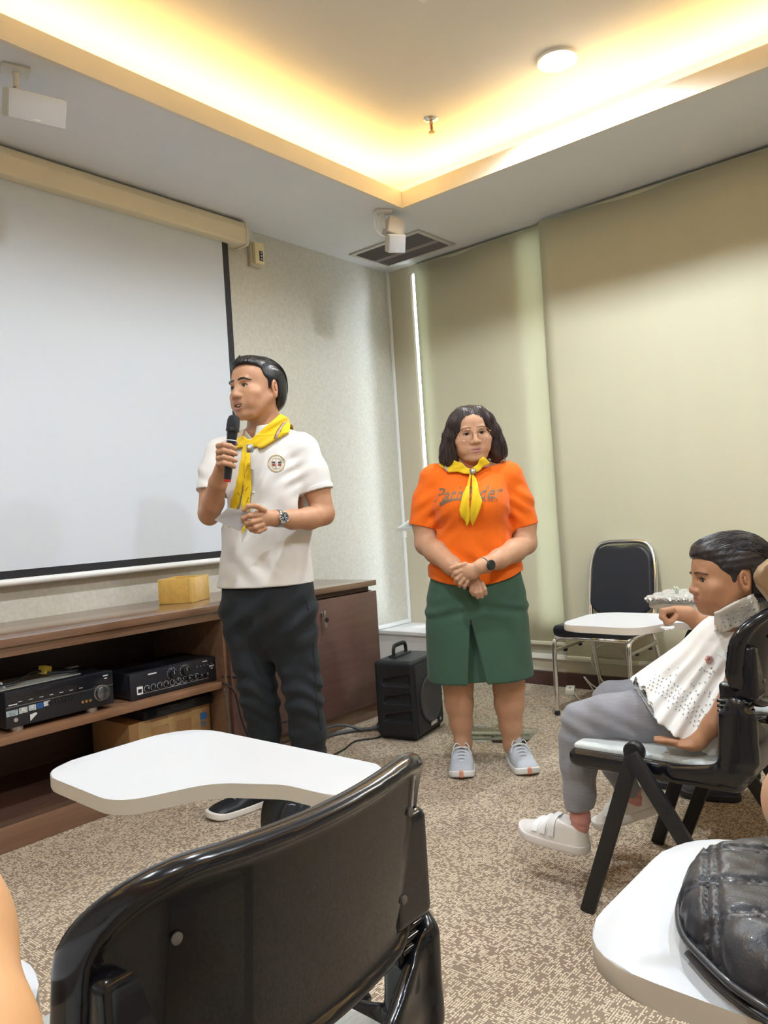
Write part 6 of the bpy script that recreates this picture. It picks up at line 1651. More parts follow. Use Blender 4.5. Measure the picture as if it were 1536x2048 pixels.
# ================================================================== girl on the lecture chair
def build_girl():
    f = Fig('person', 2.0, (1400, 1700), 'seated girl in white eyelet blouse and grey leggings, seen in profile')
    P, Cc = f.P, f.C
    SK = (0.44, 0.225, 0.125)
    R = rotz(-math.radians(92)) @ roty(math.radians(-4)) @ rotx(math.radians(0)); s = .885; ho = P(1453, 1157, -.02)
    hkw = dict(jaw=.98, cheek=1.04, nose=1.05, lids=.0064, brow=.85, low=.84, nproj=.000, cran=1.09, chin=.95)
    hl, hr = P(1345, 1230, .30), P(1350, 1488, .02)
    g = Grid(axis(P(1295, 1480, .0)[0], P(1640, 1200, 0)[0], .0038, [(ho[0] - .11, ho[0] + .12, .0025), (hl[0] - .05, hl[0] + .05, .003)]),
             axis(-.16, .40, .004, [(ho[1] - .11, ho[1] + .11, .0026), (.26, .34, .003)]),
             axis(P(1400, 1515, .0)[2], P(1460, 1040)[2], .004, [(ho[2] - .125, ho[2] + .12, .0023), (hr[2] - .03, hr[2] + .035, .0025), (hl[2] - .04, hl[2] + .04, .003)]))
    head(g, ho, R, s, **hkw)
    nb = P(1474, 1248, .06)
    g.cone(ho + R @ np.array([0, .022, -.050]) * s, nb, .042, .050, .02)
    g.chain([Cc(1470, 1280, .09, .070), Cc(1450, 1340, .11, .082), Cc(1430, 1420, .13, .090)], .03)
    g.cone(nb, P(1500, 1272, .01), .045, .042, .02); g.cone(nb, P(1450, 1262, .18), .045, .040, .02)
    # far arm with the hand on the tablet
    g.chain([Cc(1450, 1266, .18, .036), Cc(1432, 1300, .27, .033), Cc(1425, 1300, .30, .031)], .012); g.chain([Cc(1428, 1290, .31, .031), Cc(1400, 1246, .315, .028), Cc(1376, 1229, .315, .022), Cc(1366, 1228, .315, .022)], .012)
    g.ell(P(1352, 1226, .312), (.030, .020, .022), .012)
    for i, (dx, dy) in enumerate(((0, -.020), (-2, -.008), (-2, .006), (1, .018))):
        finger(g, [P(1344, 1219, .305 + dy), P(1327 + dx, 1222, .300 + dy), P(1325 + dx, 1234, .298 + dy), P(1334 + dx, 1242, .300 + dy)], .0095, .0075, .003)
    finger(g, [P(1350, 1234, .290), P(1341, 1243, .284), P(1331, 1246, .284)], .0095, .0075, .003)
    # near arm propped on the seat
    g.chain([Cc(1500, 1272, .0, .036), Cc(1482, 1340, -.01, .031), Cc(1454, 1408, -.012, .027)], .012); g.chain([Cc(1454, 1408, -.012, .027), Cc(1424, 1450, -.01, .025), Cc(1396, 1482, .0, .020), Cc(1385, 1487, .005, .020)], .012)
    g.ell(P(1368, 1487, .012), (.034, .030, .0125), .010, roty(.10))
    for (a, b, c, r) in (((1350, 1484, .0), (1334, 1481, .01), (1318, 1481, .015), .0080), ((1350, 1486, .012), (1330, 1484, .022), (1312, 1480, .030), .0084), ((1350, 1485, .024), (1330, 1480, .036), (1311, 1476, .045), .0084), ((1352, 1484, .036), (1334, 1478, .050), (1318, 1475, .058), .008)):
        finger(g, [P(*a), P(*b), P(*c)], r - .0002, r - .0018, .002)
    me = g.mesh('body', 1); v = verts_of(me)
    paint(me, SK, head_colours(v, ho, R, s, SK, (0.40, 0.16, 0.12), low=.84))
    body = obj('body', me, m_skin, f.root, 180)
    eyeballs(f.root, ho, R, s, (.15, -1, -.05), (.014, .007, .005)); lashes(f.root, ho, R, s, .0060, r=.0016)
    m_hair = hair_mat('girl_dark_hair', (0.010, 0.008, 0.009), (0.040, 0.031, 0.032), (40, 150, 60), .36)
    brows(f.root, ho, R, s, mat('girl_brow', (.10, .05, .03), .8), hkw, .0036, .0215, .002)
    # hair drawn back into a low ponytail
    g = Grid(axis(-.10, .10, .0026), axis(-.12, .23, .0026), axis(-.14, .15, .0026))
    g.ell((0, .024, .038), (.090, .115, .097)); g.ell((0, -.040, .082), (.062, .052, .032), .03); g.ell((0, .085, .0), (.074, .064, .075), .03)
    g.chain([(0, .120, -.005, .040), (0, .150, -.03, .034), (.0, .165, -.07, .030), (0, .168, -.12, .022)], .02)
    g.displace(lambda x, y, z: .0005 * np.sin(330 * (z - .35 * y) + 6 * np.sin(16 * y)) + .0005 * np.sin(170 * x + 60 * z))
    g.poly([(-.13, .070), (-.082, .062), (-.058, .046), (-.036, .022), (-.020, .010), (-.014, -.022), (-.006, -.024), (.000, .010), (.012, .026), (.034, .024), (.042, -.020), (.050, -.058), (.10, -.15), (.24, -.15), (.24, .2), (-.13, .2)], -.2, .2, .006, 'i', side=True)
    hme = g.mesh('hair', 0); hcp = hme.copy(); hm = obj('hair', place_mesh(hme, ho, R, s), m_hair, f.root, 180)
    strands(hm, hcp, ho, R, s, m_hair, 900, 'back', 6, .0007, 35, 205, .086); bpy.data.meshes.remove(hcp)
    random.seed(11); bm = BM()
    for i in range(8):
        t = random.uniform(-.4, 1.0); a = random.uniform(-.03, .03); pts = []
        for k in range(5):
            q = t + k * .16; pts.append((a * (1 + k * .1), .024 - .112 * math.cos(q + .9) , .036 + (.0905 + .002 * math.sin(k * 1.2 + i)) * math.sin(q + .9)))
        tube(bm, smooth_path(pts, 3), .0006, 4)
    tube(bm, smooth_path([(0.0, -.05, .112), (0, -.03, .128), (0, .0, .136), (0, .03, .132), (0, .05, .122)], 5), .0005, 4)
    me = bpy.data.meshes.new('stray'); bm.to_mesh(me); bm.free(); o = obj('stray_hairs', place_mesh(me, ho, R, s), m_hair, hm, 180); o['kind'] = 'stuff'
    # ---------------- leggings
    m_lg = cloth_mat('heather_grey_leggings', (0.27, 0.27, 0.30), .9, .25, 1200, .10, (30, 30, 260), .2)
    xl = P(1090, 1500, .25)[0]
    g = Grid(axis(xl, P(1500, 1440, .1)[0], .0048), axis(.0, .56, .0048), axis(P(1160, 1620, .29)[2] - .01, P(1420, 1340, .1)[2], .0048))
    g.chain([Cc(1440, 1440, .13, .098), Cc(1390, 1440, .15, .092), Cc(1300, 1434, .20, .078), Cc(1220, 1436, .25, .066), Cc(1166, 1444, .29, .058)], .025)
    g.chain([Cc(1166, 1444, .29, .057), Cc(1158, 1480, .295, .055), Cc(1157, 1530, .295, .050), Cc(1158, 1580, .29, .043), Cc(1158, 1622, .285, .040)], .025)
    g.chain([Cc(1440, 1425, .24, .090), Cc(1380, 1410, .30, .082), Cc(1300, 1398, .37, .070), Cc(1225, 1400, .43, .058)], .02)
    g.chain([Cc(1222, 1404, .43, .056), Cc(1215, 1450, .43, .052), Cc(1232, 1530, .42, .043), Cc(1256, 1578, .41, .037)], .02)
    g.displace(lambda x, y, z: .0030 * np.sin(120 * z + 60 * x) * np.exp(-(((z - P(1160, 1445, .29)[2]) / .05) ** 2)) + .0016 * np.sin(60 * x + 40 * z))
    a = P(1157, 1614, .29); nrm = a - P(1157, 1560, .29); 
    g.put(lambda x, y, z: np.maximum((z - a[2] - .10 * (x - a[0])), x - (a[0] + .055)), (xl, -.0, a[2] - .15), (a[0] + .055, .6, a[2] + .03), 0, 's')
    obj('leggings', g.mesh('leggings', 1), m_lg, f.root, 180)
    # socks
    m_sock = cloth_mat('pink_sock', (.62, .30, .27), .9, .3, 900); 
    for pts in ([Cc(1157, 1600, .29, .030), Cc(1160, 1635, .287, .028), Cc(1160, 1655, .287, .024)], [Cc(1252, 1568, .41, .027), Cc(1264, 1586, .405, .026), Cc(1274, 1600, .402, .022)]):
        q = np.array([p[:3] for p in pts]); gg = Grid(axis(q[:, 0].min() - .05, q[:, 0].max() + .05, .004), axis(q[:, 1].min() - .05, q[:, 1].max() + .05, .004), axis(q[:, 2].min() - .05, q[:, 2].max() + .05, .004)); gg.chain(pts, .01)
        gg.displace(lambda x, y, z: .0015 * np.sin(300 * z + 40 * x)); obj('sock', gg.mesh('sock', 1), m_sock, f.root, 180)
    # shoes
    up, so = shoe_fields(.222, .043, .092, .044); mu, ms = up.mesh('upper', 1), so.mesh('sole', 1); bvs_ = BVHTree.FromPolygons([tuple(v) for v in verts_of(mu)], [tuple(p.vertices) for p in mu.polygons])
    m_up = mat('white_shoe_leather', (.76, .74, .72), .45, bump=.06, bscale=240, var=.02); m_so = mat('offwhite_rubber', (.72, .68, .66), .6)
    h1 = P(1176, 1706, .275); h2 = P(1322, 1620, .385)
    for h, rot in ((h1, Euler((math.radians(-4), 0, math.radians(-130)))), (h2, Euler((math.radians(24), 0, math.radians(-122))))):
        u = share('shoe_upper', mu, m_up, f.root, smooth=180); u.matrix_basis = Matrix.Translation(Vector(h)) @ rot.to_matrix().to_4x4()
        share('sole', ms, m_so, u, smooth=180)
        for i in range(3):
            y = -.098 - i * .027; bm = BM(); L_ = []
            for k in range(11):
                an = PI * (k / 10 * .86 + .07); dv = Vector((math.cos(an), 0, math.sin(an))); c_ = Vector((0, y, .030)); h_ = bvs_.ray_cast(c_ + dv * .12, -dv)
                if h_[0] is not None: L_.append(h_[0] + dv * .0015)
            for p0, p1 in zip(L_, L_[1:]):
                v0 = [bm.verts.new(q) for q in (p0 + Vector((0, -.009, 0)), p1 + Vector((0, -.009, 0)), p1 + Vector((0, .009, .001)), p0 + Vector((0, .009, .001)))]; bm.faces.new(v0)
            bmesh.ops.remove_doubles(bm, verts=bm.verts[:], dist=1e-5); bmesh.ops.solidify(bm, geom=bm.faces[:], thickness=.003); obj('velcro_strap', bm, mat('white_strap', (.82, .82, .83), .5), u, 40)
    # ---------------- blouse
    m_bl = cloth_mat('white_eyelet_cotton', (.90, .89, .88), .9, .10, 900, .03, 20, .1)
    ax0, ax1 = P(1452, 1305, .105), P(1354, 1428, .160); d = (ax1 - ax0); L = np.linalg.norm(d); d /= L
    xr = P(1545, 1300, .0)[0]
    bx = dict(xs=axis(P(1268, 1375, .2)[0], xr, .0036), ys=axis(-.06, .36, .004), zs=axis(P(1400, 1490, .1)[2] - .01, P(1480, 1205)[2], .0036))
    def bodice(gr):
        gr.chain([Cc(1472, 1272, .09, .078), Cc(1455, 1302, .10, .088), Cc(1446, 1318, .11, .094)], .03)
        gr.cone(P(1474, 1256, .08), P(1500, 1270, .015), .052, .050, .03); gr.cone(P(1470, 1256, .09), P(1448, 1262, .175), .052, .045, .03)
    e1 = np.cross(d, (0, 1, 0)); e1 /= np.linalg.norm(e1); e2 = np.cross(d, e1)
    def skirt(x, y, z):
        px, py, pz = x - ax0[0], y - ax0[1], z - ax0[2]
        t = (px * d[0] + py * d[1] + pz * d[2]); u = px * e1[0] + py * e1[1] + pz * e1[2]; w = px * e2[0] + py * e2[1] + pz * e2[2]
        tt = np.clip(t / L, -.2, 1.4); ang = np.arctan2(w, u)
        gath = (.0035 + .0035 * np.clip(tt, 0, 1)) * np.sin(ang * 17 + 2 * np.sin(3 * ang) + 2.5 * tt)
        r = .088 + .056 * np.clip(tt, -.2, 1.4) + gath
        dd = np.sqrt(u * u + (w * .88) ** 2) - r
        scal = .004 * np.abs(np.sin(ang * 22))
        return np.maximum(dd * .9, np.maximum(t - L - .012 + scal, -.028 - t))
    g = Grid(bx['xs'], bx['ys'], bx['zs']); g.put(skirt, [q[0] for q in bx.values()], [q[-1] for q in bx.values()], .0)
    inner = g.d + .008; x3, y3, z3 = [g.ax[q].reshape([-1 if w == q else 1 for w in range(3)]) for q in range(3)]
    g.d = np.maximum(g.d, -np.maximum(inner, (ax0 @ d) + L * .75 - (x3 * d[0] + y3 * d[1] + z3 * d[2])))
    bodice(g)
    bl = obj('blouse', g.mesh('blouse', 1), m_bl, f.root, 180)
    # waistband and little rosette
    bm = BM(); ring = []
    for k in range(40):
        a = 2 * PI * k / 40; ring.append(Vector(ax0 + e1 * .0925 * math.cos(a) + e2 * .0925 / .88 * math.sin(a) - d * .002))
    tube(bm, ring, .0055, 8, closed=True); obj('waistband', bm, m_bl, bl, 180)
    bvh = BVHTree.FromObject(bl, bpy.context.evaluated_depsgraph_get())
    def hit(bv, px, py):
        a = P(px, py, -.8); b = P(px, py, .4); h = bv.ray_cast(Vector(a), Vector(b - a).normalized()); return h
    h = hit(bvh, 1416, 1318)
    if h[0] is not None:
        for k in range(6):
            bm = BM(); c = h[0] + Vector((.006 * math.cos(k), -.004, .006 * math.sin(k))); bmesh.ops.create_uvsphere(bm, u_segments=8, v_segments=6, radius=.005, matrix=Matrix.Translation(c)); obj('rosette_petal', bm, mat('rose_ribbon', (.66, .36, .34), .6), bl, 180)
    # wide eyelet collar: a ruffled strip laid over the near shoulder
    dg = bpy.context.evaluated_depsgraph_get(); bvb = BVHTree.FromObject(body, dg)
    inn = smooth_path([(1428, 1226, 0), (1438, 1222, 0), (1456, 1212, 0), (1486, 1197, 0), (1510, 1186, 0), (1545, 1172, 0)], 7)
    out = smooth_path([(1430, 1262, 0), (1436, 1264, 0), (1450, 1264, 0), (1486, 1250, 0), (1516, 1231, 0), (1556, 1210, 0)], 7)
    NV = 9; rowsv = []; last = .03; dep = []
    for a, b in zip(inn, out):
        for k in range(NV):
            q = a.lerp(b, k / (NV - 1)); ds = []
            for bv in (bvh, bvb):
                h = hit(bv, q.x, q.y)
                if h[0] is not None: ds.append(h[0].y)
            last = min(ds) if ds else last
            dep.append(last)
    dep = np.array(dep).reshape(len(inn), NV)
    for _ in range(6):
        e = np.pad(dep, 1, mode='edge'); dep = np.minimum(dep, (e[:-2, 1:-1] + e[2:, 1:-1] + e[1:-1, :-2] + e[1:-1, 2:]) / 4)
    bm = BM(); vs = []
    for i_, (a, b) in enumerate(zip(inn, out)):
        for k in range(NV):
            q = a.lerp(b, k / (NV - 1)); t = k / (NV - 1); wv = .004 * t * math.sin(i_ * 1.15) ; sc_ = 2.0 * abs(math.sin(i_ * .8)) if k == NV - 1 else 0
            vs.append(bm.verts.new(Vector(P(q.x - sc_ * .3, q.y - sc_, float(dep[i_, k]) - .010 - .004 * t + wv))))
    for i_ in range(len(inn) - 1):
        for k in range(NV - 1): bm.faces.new((vs[i_ * NV + k], vs[(i_ + 1) * NV + k], vs[(i_ + 1) * NV + k + 1], vs[i_ * NV + k + 1]))
    bmesh.ops.recalc_face_normals(bm, faces=bm.faces[:]); bmesh.ops.solidify(bm, geom=bm.faces[:], thickness=.0025)
    cl = obj('eyelet_collar', bm, m_bl, bl, 180)
    bvc = BVHTree.FromObject(cl, bpy.context.evaluated_depsgraph_get())
    # eyelet holes: solid dark discs carry the shade inside them as colour
    m_hole = mat('eyelet_hole_shade', (.20, .18, .17), .9); m_rim = mat('eyelet_stitch', (.86, .86, .86), .7)
    def eyelets(bv, spots, parent, r):
        bmh, bmr = BM(), BM()
        for px, py in spots:
            h = hit(bv, px, py)
            if h[0] is None: continue
            n = h[1] if h[1].y < 0 else -h[1]; q = Vector((0, 0, 1)).rotation_difference(n).to_matrix().to_4x4(); M_ = Matrix.Translation(h[0] + n * .0006) @ q
            lathe(bmh, [(r * .62, -.0004), (r * .62, .0003)], 8, M=M_); tube(bmr, [(r * math.cos(k * PI / 5), r * math.sin(k * PI / 5), 0) for k in range(10)], r * .33, 5, closed=True, M=M_)
        for nm, b, m in (('eyelet_hole', bmh, m_hole), ('eyelet_stitching', bmr, m_rim)): o = obj(nm, b, m, parent, 180); o['kind'] = 'stuff'
    random.seed(4); sp = []
    for row, off in ((0, 7), (1, 15), (2, 23), (3, 31), (4, 40)):
        for k in range(16):
            t = (k + .5 * (row % 2)) / 15.5; x = 1284 + 108 * t; y = 1378 + 92 * t - 14 * math.sin(PI * t); sp.append((x + off * .70 + random.uniform(-1, 1), y - off * .72 + random.uniform(-1, 1)))
    for k in range(40): sp.append((random.uniform(1335, 1430), random.uniform(1335, 1430)))
    eyelets(bvh, sp, bl, .0023)
    sp = []
    for row in range(3):
        for k in range(9): t = k / 8.0; sp.append((1442 + 82 * t + row * 4, 1232 - 36 * t + row * 10.5 + 2 * ((k + row) % 2)))
    eyelets(bvc, sp, cl, .0030)
    return f
GIRL = build_girl()
# small things on the girl's tablet
r = empty('bottle_cap', world(1334, 1246, 2.28), 0, 'small white round lid under the girl\'s hand on the tablet', 'lid'); r.location.z = .735
bm = BM(); lathe(bm, [(.019, 0), (.020, .002), (.020, .007), (.018, .009), (.002, .0095)], 24); obj('lid', bm, m_white, r, 40)
bm = BM(); lathe(bm, [(.0205, .001), (.0212, .0015), (.0205, .003)], 24, cap=False); obj('rim', bm, m_chrome, r, 40)

# ================================================================== second child beyond the girl
def build_child():
    f = Fig('person', 2.62, (1560, 1600), 'dark-haired child at the right edge beyond the girl, mostly hidden')
    P, Cc = f.P, f.C
    s = .90; R = rotz(-math.radians(160)); ho = P(1606, 1100, .0)
    g = Grid(axis(P(1500, 1200)[0], P(1760, 1200)[0], .006), axis(-.22, .30, .006), axis(P(1600, 1480)[2], P(1585, 1010)[2], .005))
    head(g, ho, R, s); nb = P(1600, 1195, .03); g.cone(ho + R @ np.array([0, .02, -.05]) * s, nb, .045, .05, .02)
    g.chain([Cc(1605, 1235, .04, .075), Cc(1610, 1300, .05, .085), Cc(1600, 1400, .08, .09)], .03)
    g.chain([Cc(1580, 1225, .14, .035), Cc(1570, 1300, .18, .032), Cc(1560, 1330, .20, .03)], .01); g.chain([Cc(1645, 1225, -.06, .035), Cc(1650, 1310, -.06, .032), Cc(1600, 1370, -.02, .028)], .01)
    me = g.mesh('body', 1); paint(me, (.44, .225, .125), []); obj('body', me, m_skin, f.root, 180)
    g = Grid(axis(-.11, .11, .004), axis(-.12, .15, .004), axis(-.14, .14, .004)); g.ell((0, .024, .034), (.088, .110, .090)); g.ell((0, .06, -.05), (.085, .06, .08), .03)
    g.poly([(-.13, .066), (-.07, .056), (-.03, .02), (-.012, -.02), (-.01, -.10), (.2, -.13), (.2, .2), (-.13, .2)], -.2, .2, .006, 'i', side=True); g.displace(lambda x, y, z: .001 * np.sin(200 * x + 80 * y))
    obj('hair', place_mesh(g.mesh('hair', 0), ho, R, s), MATS.get('x') or hair_mat('child_black_hair', (.008, .006, .007), (.03, .023, .024)), f.root, 180)
    g = Grid(axis(P(1500, 1300)[0], P(1740, 1300)[0], .006), axis(-.18, .30, .006), axis(P(1600, 1470)[2], P(1600, 1195)[2], .006))
    g.chain([Cc(1605, 1232, .04, .088), Cc(1610, 1300, .05, .098), Cc(1604, 1400, .08, .104)], .03); g.cone(P(1580, 1228, .13), P(1572, 1275, .16), .048, .046, .02); g.cone(P(1640, 1228, -.05), P(1648, 1275, -.06), .048, .046, .02)
    obj('shirt', g.mesh('shirt', 1), cloth_mat('navy_cotton', (.03, .035, .06), .85), f.root, 180)
    g = Grid(axis(P(1310, 1500, .3)[0], P(1700, 1450)[0], .006), axis(-.10, .62, .006), axis(.09, P(1600, 1380)[2], .006))
    kA, kB = P(1420, 1420, .32), P(1480, 1440, .20)
    g.chain([Cc(1600, 1430, .12, .095), (*kA, .062)], .02); g.chain([(*kA, .06), (*(kA + (.0, .0, -.20)), .05), (kA[0] - .02, kA[1] + .03, .12, .045)], .02)
    g.chain([Cc(1600, 1440, .02, .095), (*kB, .062)], .02); g.chain([(*kB, .06), (*(kB + (.0, .0, -.20)), .05), (kB[0] - .02, kB[1] + .03, .12, .045)], .02)
    obj('trousers', g.mesh('trousers', 1), cloth_mat('black_cotton', (.012, .012, .016), .85), f.root, 180)
    up, so = shoe_fields(.215, .042, .062, .04); mu, ms = up.mesh('upper', 1), so.mesh('sole', 1)
    m_u = mat('black_plaid_canvas', (.018, .015, .018), .7); m_sq = (mat('red_check', (.28, .03, .04), .7), mat('pale_check', (.62, .52, .48), .7))
    for kk in (kA, kB):
        u = share('shoe_upper', mu, m_u, f.root, smooth=180); u.matrix_basis = T(kk[0] - .01, kk[1] + .02, 0, rz=math.radians(-120)); share('sole', ms, m_black, u, smooth=180)
        bvu = BVHTree.FromObject(u, bpy.context.evaluated_depsgraph_get())
        for i in range(12):
            x = (-1 if i % 2 else 1) * (.012 + .009 * (i % 3)); y = -.075 - .022 * (i // 2); h = bvu.ray_cast(Vector((x * 2, y, .2)), Vector((-.0 - x * .1, 0, -1)))
            if h[0] is None: continue
            bm = BM(); box(bm, -.006, .006, -.006, .006, -.0008, .0012, M=Matrix.Translation(h[0]) @ Vector((0, 0, 1)).rotation_difference(h[1]).to_matrix().to_4x4()); obj('check_patch', bm, m_sq[i % 2], u, 0)
    return f
CHILD = build_child()
# packet on the next tablet
m_pl = clear_mat('crinkled_film', (.80, .81, .80), .10, .12)
r = empty('plastic_packet', (2.925, .985, .7355), 0, 'flat clear plastic packet with silver crimped edge on the far tablet', 'packet')
g = Grid(axis(-.13, .13, .004), axis(-.15, .15, .004), axis(-.004, .04, .0025)); g.rbox((0, 0, .014), (.115, .135, .0135), .012); g.displace(lambda x, y, z: .0022 * np.sin(130 * x + 40 * y) + .0018 * np.sin(170 * y - 60 * x) + .001 * np.sin(400 * (x + y)))
obj('film', g.mesh('film', 0), mat('grey_film', (.55, .54, .50), .25, coat=.4, var=.25, vscale=90, alpha=.75), r, 180)
bm = BM(); random.seed(2)
for sgn, (ax_, n) in ((-1, (0, 46)), (1, (1, 40))):
    for i in range(n):
        t = -.125 + .25 * i / n; p = (-.118 + random.uniform(-.006, .004), t, .014) if ax_ == 0 else (t * .9, .138 + random.uniform(-.004, .006), .014)
        box(bm, -.004, .004, -.003, .003, -.004, .006, M=T(*p, rx=random.uniform(-1, 1), ry=random.uniform(-1, 1), rz=random.uniform(-1, 1)))
o = obj('crimped_edge', bm, mat('silver_foil', (.62, .60, .58), .25, .8), r, 0); o['kind'] = 'stuff'
for i, (dx, dy) in enumerate(((-.01, .02), (.03, .0), (-.06, .07))):
    rr_ = empty('hair_clip', (2.94 + dx, .96 + dy, .764), .5 * i, ('green shiny hair clip on the packet, nearest the girl\'s face', 'second green shiny hair clip lying on the packet', 'tiny pale green clip standing near the packet corner')[i], 'clip', 'green clips on the packet')
    bm = BM()
    for k in (-1, 1): tube(bm, smooth_path([(0, 0, .002), (k * .012, .0, .016), (k * .006, .004, .024), (0, 0, .006)], 5), .003, 6)
    obj('bow', bm, mat('green_ribbon', (.06, .42, .18), .35) if i < 2 else mat('pale_ribbon', (.6, .68, .55), .4), rr_, 180)

# ================================================================== quilted bag on the near tablet
def floor_pt(x, y, z):
    a, b = cam_ab(x, y); D = (CAM_H - z) * FPX / (b - FPX * math.tan(PITCH)); v = _R * (a * D / FPX) + _F * D; return (v.x, v.y)
def build_bag():
    fp = [floor_pt(*q) for q in ((1388, 1706, .766), (1364, 1750, .764), (1353, 1803, .760), (1364, 1860, .755), (1405, 1918, .75), (1462, 1984, .745), (1540, 2044, .742))]
    bk = [floor_pt(*q) for q in ((1720, 1990, .75), (1720, 1730, .775), (1540, 1694, .770))]
    ox, oy = fp[0]; r = empty('leather_bag', (ox + .08, oy - .08, .735), 0, 'black quilted leather bag lying on the white tablet at lower right', 'bag')
    out = [(x - ox - .08, y - oy + .08) for x, y in fp] + [(x - ox - .08, y - oy + .08) for x, y in bk]
    A = np.array(out)
    g = Grid(axis(A[:, 0].min() - .03, A[:, 0].max() + .03, .0028), axis(-.004, .10, .0028), axis(A[:, 1].min() - .03, A[:, 1].max() + .03, .0028))   # y here is height
    g.poly(out, -.2, .3); g.put(lambda x, y, z: y - (.062 + .008 * np.sin(9 * x) * np.cos(8 * z)), (-1, -1, -1), (1, 1, 1), .045, 'i'); g.put(lambda x, y, z: .001 - y, (-1, -1, -1), (1, 1, 1), .02, 'i')
    def quilt(x, h, y):
        u = x * .955 + y * .30; w = -x * .30 + y * .955; o = 0
        for q, per in ((u, .058), (w, .056)):
            m = np.abs((q / per) % 1.0 - .5) * per; o = o + .0034 * np.exp(-((m - .0042) / .0013) ** 2) + .0016 * np.exp(-(m / .007) ** 2)
        return o + .0005 * np.sin(260 * x + 90 * y) * np.sin(180 * y - 70 * x) + .0010 * np.sin(60 * y + 35 * x)
    g.displace(quilt)
    me = g.mesh('body', 1); v = verts_of(me)[:, [0, 2, 1]]; me.vertices.foreach_set('co', v.astype(np.float32).ravel()); me.flip_normals(); me.update()
    m_l = mat('black_quilted_leather', (.040, .040, .046), .36, coat=.15, bump=.12, bscale=500)
    obj('body', me, m_l, r, 180)
    bm = BM(); tube(bm, smooth_path([(x - .004, y - .002, .018) for x, y in out[:7]], 5), .0032, 8); obj('piping', bm, m_l, r, 180)
    bm = BM(); tube(bm, smooth_path([(out[3][0] - .004, out[3][1] - .008, .006), (out[4][0] - .006, out[4][1] - .012, .006), (out[5][0] - .004, out[5][1] - .016, .006), (out[6][0], out[6][1] - .018, .006), (out[6][0] + .04, out[6][1] - .02, .006)], 5), .007, 8, flat=(1, .45)); st = obj('strap', bm, m_l, r, 180)
    gx, gy = floor_pt(1532, 2000, .755); gx -= ox + .08; gy -= oy - .08
    bm = BM(); tube(bm, [(gx + .007 * math.cos(k * PI / 10) * .8, gy - .006 + .005 * math.cos(k * PI / 10), .020 + .010 * math.sin(k * PI / 10)) for k in range(20)], .0022, 8, closed=True); obj('gold_ring', bm, mat('gold_metal', (.75, .52, .22), .25, 1.0), st, 180)
build_bag()
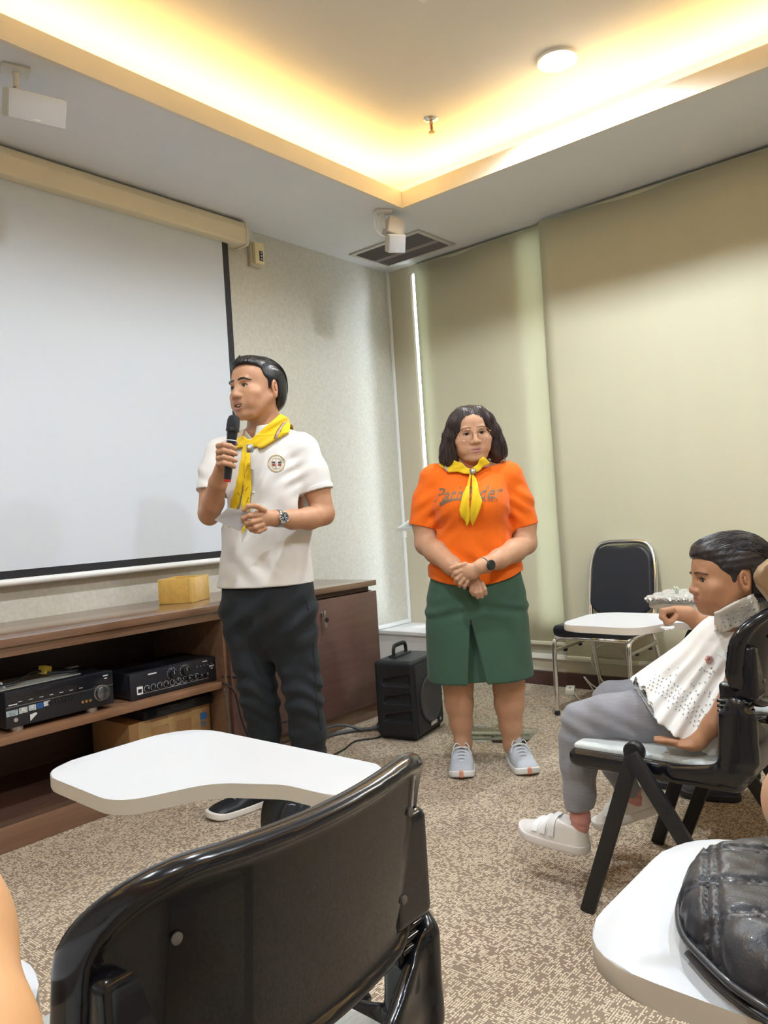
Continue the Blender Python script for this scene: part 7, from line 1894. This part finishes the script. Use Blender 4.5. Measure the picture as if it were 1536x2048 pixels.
# ================================================================== arms of people seated next to the camera
def build_near_arms():
    f = Fig('person', .68, (1560, 1650), 'person cut off by the right edge, bare elbow showing above the leather bag')
    P, Cc = f.P, f.C
    g = Grid(axis(P(1500, 1600)[0], P(2000, 1600, 0)[0], .004), axis(-.45, .12, .004), axis(P(1560, 1720)[2], P(1560, 1120)[2], .004))
    el = P(1624, 1608, .02)
    sh = np.array([P(1800, 1300, -.25)[0], -.30, P(1600, 1360)[2]])
    g.chain([(*sh, .050), (*el, .040)], .015); hd = P(1715, 1335, .04)
    g.chain([(*el, .037), (*((el + hd) / 2 + (.022, 0, 0)), .036), (*hd, .025)], .015)
    g.ell(hd + (0, 0, .045), (.022, .035, .040), .015)
    for i in range(4): b = hd + (-.012, -.028 + .018 * i, .07); finger(g, [b, b + (-.018, 0, .020), b + (-.028, .004, .008)], .0095, .0080)
    finger(g, [hd + (.0, -.03, .05), hd + (-.02, -.045, .07), hd + (-.035, -.04, .085)], .0105, .009)
    me = g.mesh('body', 1); paint(me, (.62, .36, .22), []); obj('arm', me, m_skin, f.root, 180)
    g = Grid(axis(sh[0] - .1, sh[0] + .1, .005), axis(sh[1] - .1, sh[1] + .16, .005), axis(sh[2] - .14, sh[2] + .1, .005)); mid = sh + (el - sh) * .35; g.cone(sh, mid, .066, .060); g.clip(el - sh, mid); obj('sleeve', g.mesh('sleeve', 1), cloth_mat('grey_sleeve', (.25, .25, .28), .85), f.root, 180)
    # phone
    u_ = Vector((.824, 0, .567)); v_ = Vector((-.567, 0, .824)); pc = P(1500, 1151, .0) + np.array(u_ * .036 - v_ * .075); r, o = f.thing('mobile_phone', pc, 'phone in a tan case held up at the right edge beside the girl\'s collar', 'phone')
    bm = BM(); ol = round_poly([(-.036, -.075, .012), (.036, -.075, .012), (.036, .075, .012), (-.036, .075, .012)], 6); Mx = Matrix(((u_.x, v_.x, 0, 0), (0, 0, -1, 0), (u_.z, v_.z, 0, 0), (0, 0, 0, 1)))
    prism(bm, ol, -.006, .006, .003, M=Mx); cs_ = obj('case', bm, mat('tan_case', (.30, .19, .10), .35, coat=.3), r, 50)
    bm = BM(); prism(bm, round_poly([(-.024, .030, .006), (.022, .030, .006), (.022, .066, .006), (-.024, .066, .006)], 4), -.0085, .0, .001, M=Mx); obj('camera_module', bm, mat('phone_dark_glass', (.06, .065, .085), .12), cs_, 50)
    bm = BM(); prism(bm, round_poly([(-.024, .030, .006), (.022, .030, .006), (.022, .066, .006), (-.024, .066, .006)], 4), .0055, .0085, .001, M=Mx); obj('lens_cover', bm, mat('phone_dark_glass'), cs_, 50)
    f = Fig('person', .45, (-90, 2000), 'person cut off by the lower left edge, only bare forearm showing')
    P, Cc = f.P, f.C
    a, b = P(-152, 1690, .06), P(-104, 2140, -.06)
    g = Grid(axis(min(a[0], b[0]) - .08, max(a[0], b[0]) + .10, .004), axis(-.32, .22, .004), axis(b[2] - .10, a[2] + .12, .004))
    d = (a - b) / np.linalg.norm(a - b)
    g.chain([(*(b - d * .08), .043), (*b, .042), (*((a + b) / 2), .0405), (*a, .036), (*(a + d * .05), .028)], .015)
    hd = a + d * .09; g.ell(hd, (.026, .036, .036), .015)
    for i in range(4): q = hd + (-.02 + .013 * i, .02, .025); finger(g, [q, q + (-.004, .025, .012), q + (-.006, .035, -.008)], .0090, .0075)
    el = b - d * .08; g.chain([(*el, .044), (*(el + (-.02, -.14, .05)), .048)], .015)
    me = g.mesh('body', 1); paint(me, (.66, .36, .17), []); obj('arm', me, m_skin, f.root, 180)
build_near_arms()
# ================================================================== ceiling lamps and fittings
m_ring = mat('lamp_ring', (0.85, 0.85, 0.86), 0.3)
m_bulb = mat('lamp_glow', (1, 1, 1), 0.4, emit=(0.9, 0.95, 1.0), estr=25)
for i, (x, y, p) in enumerate(LAMPS):
    r = empty('downlight', (x, y, ZC), 0, ('glowing white round ceiling downlight in the raised ceiling', 'ceiling downlight just above the top edge, nearest the projection screen', 'ceiling downlight over the row of chairs on the window side', 'ceiling downlight behind the camera, middle of its row', 'ceiling downlight in the screen side row, far left of the room', 'ceiling downlight behind the camera, far left of the room')[i], 'ceiling light', 'ceiling downlights')
    bm = BM(); lathe(bm, [(0.062, 0.02), (0.062, -0.012), (0.088, -0.012), (0.088, 0.0)], 28, cap=False); obj('ring', bm, m_ring, r)
    bm = BM(); lathe(bm, [(0.003, -0.030), (0.030, -0.027), (0.050, -0.018), (0.060, -0.004), (0.060, 0.004)], 24); obj('bulb', bm, m_bulb, r)
    ld = bpy.data.lights.new('downlight_lamp', 'SPOT'); ld.spot_size = math.radians(158); ld.spot_blend = 0.35; ld.energy = p * 1.6; ld.color = LAMP_COL; ld.shadow_soft_size = 0.05
    lo = bpy.data.objects.new('lamp_light', ld); COL.objects.link(lo); lo.parent = r; lo.location = (0, 0, -0.045)
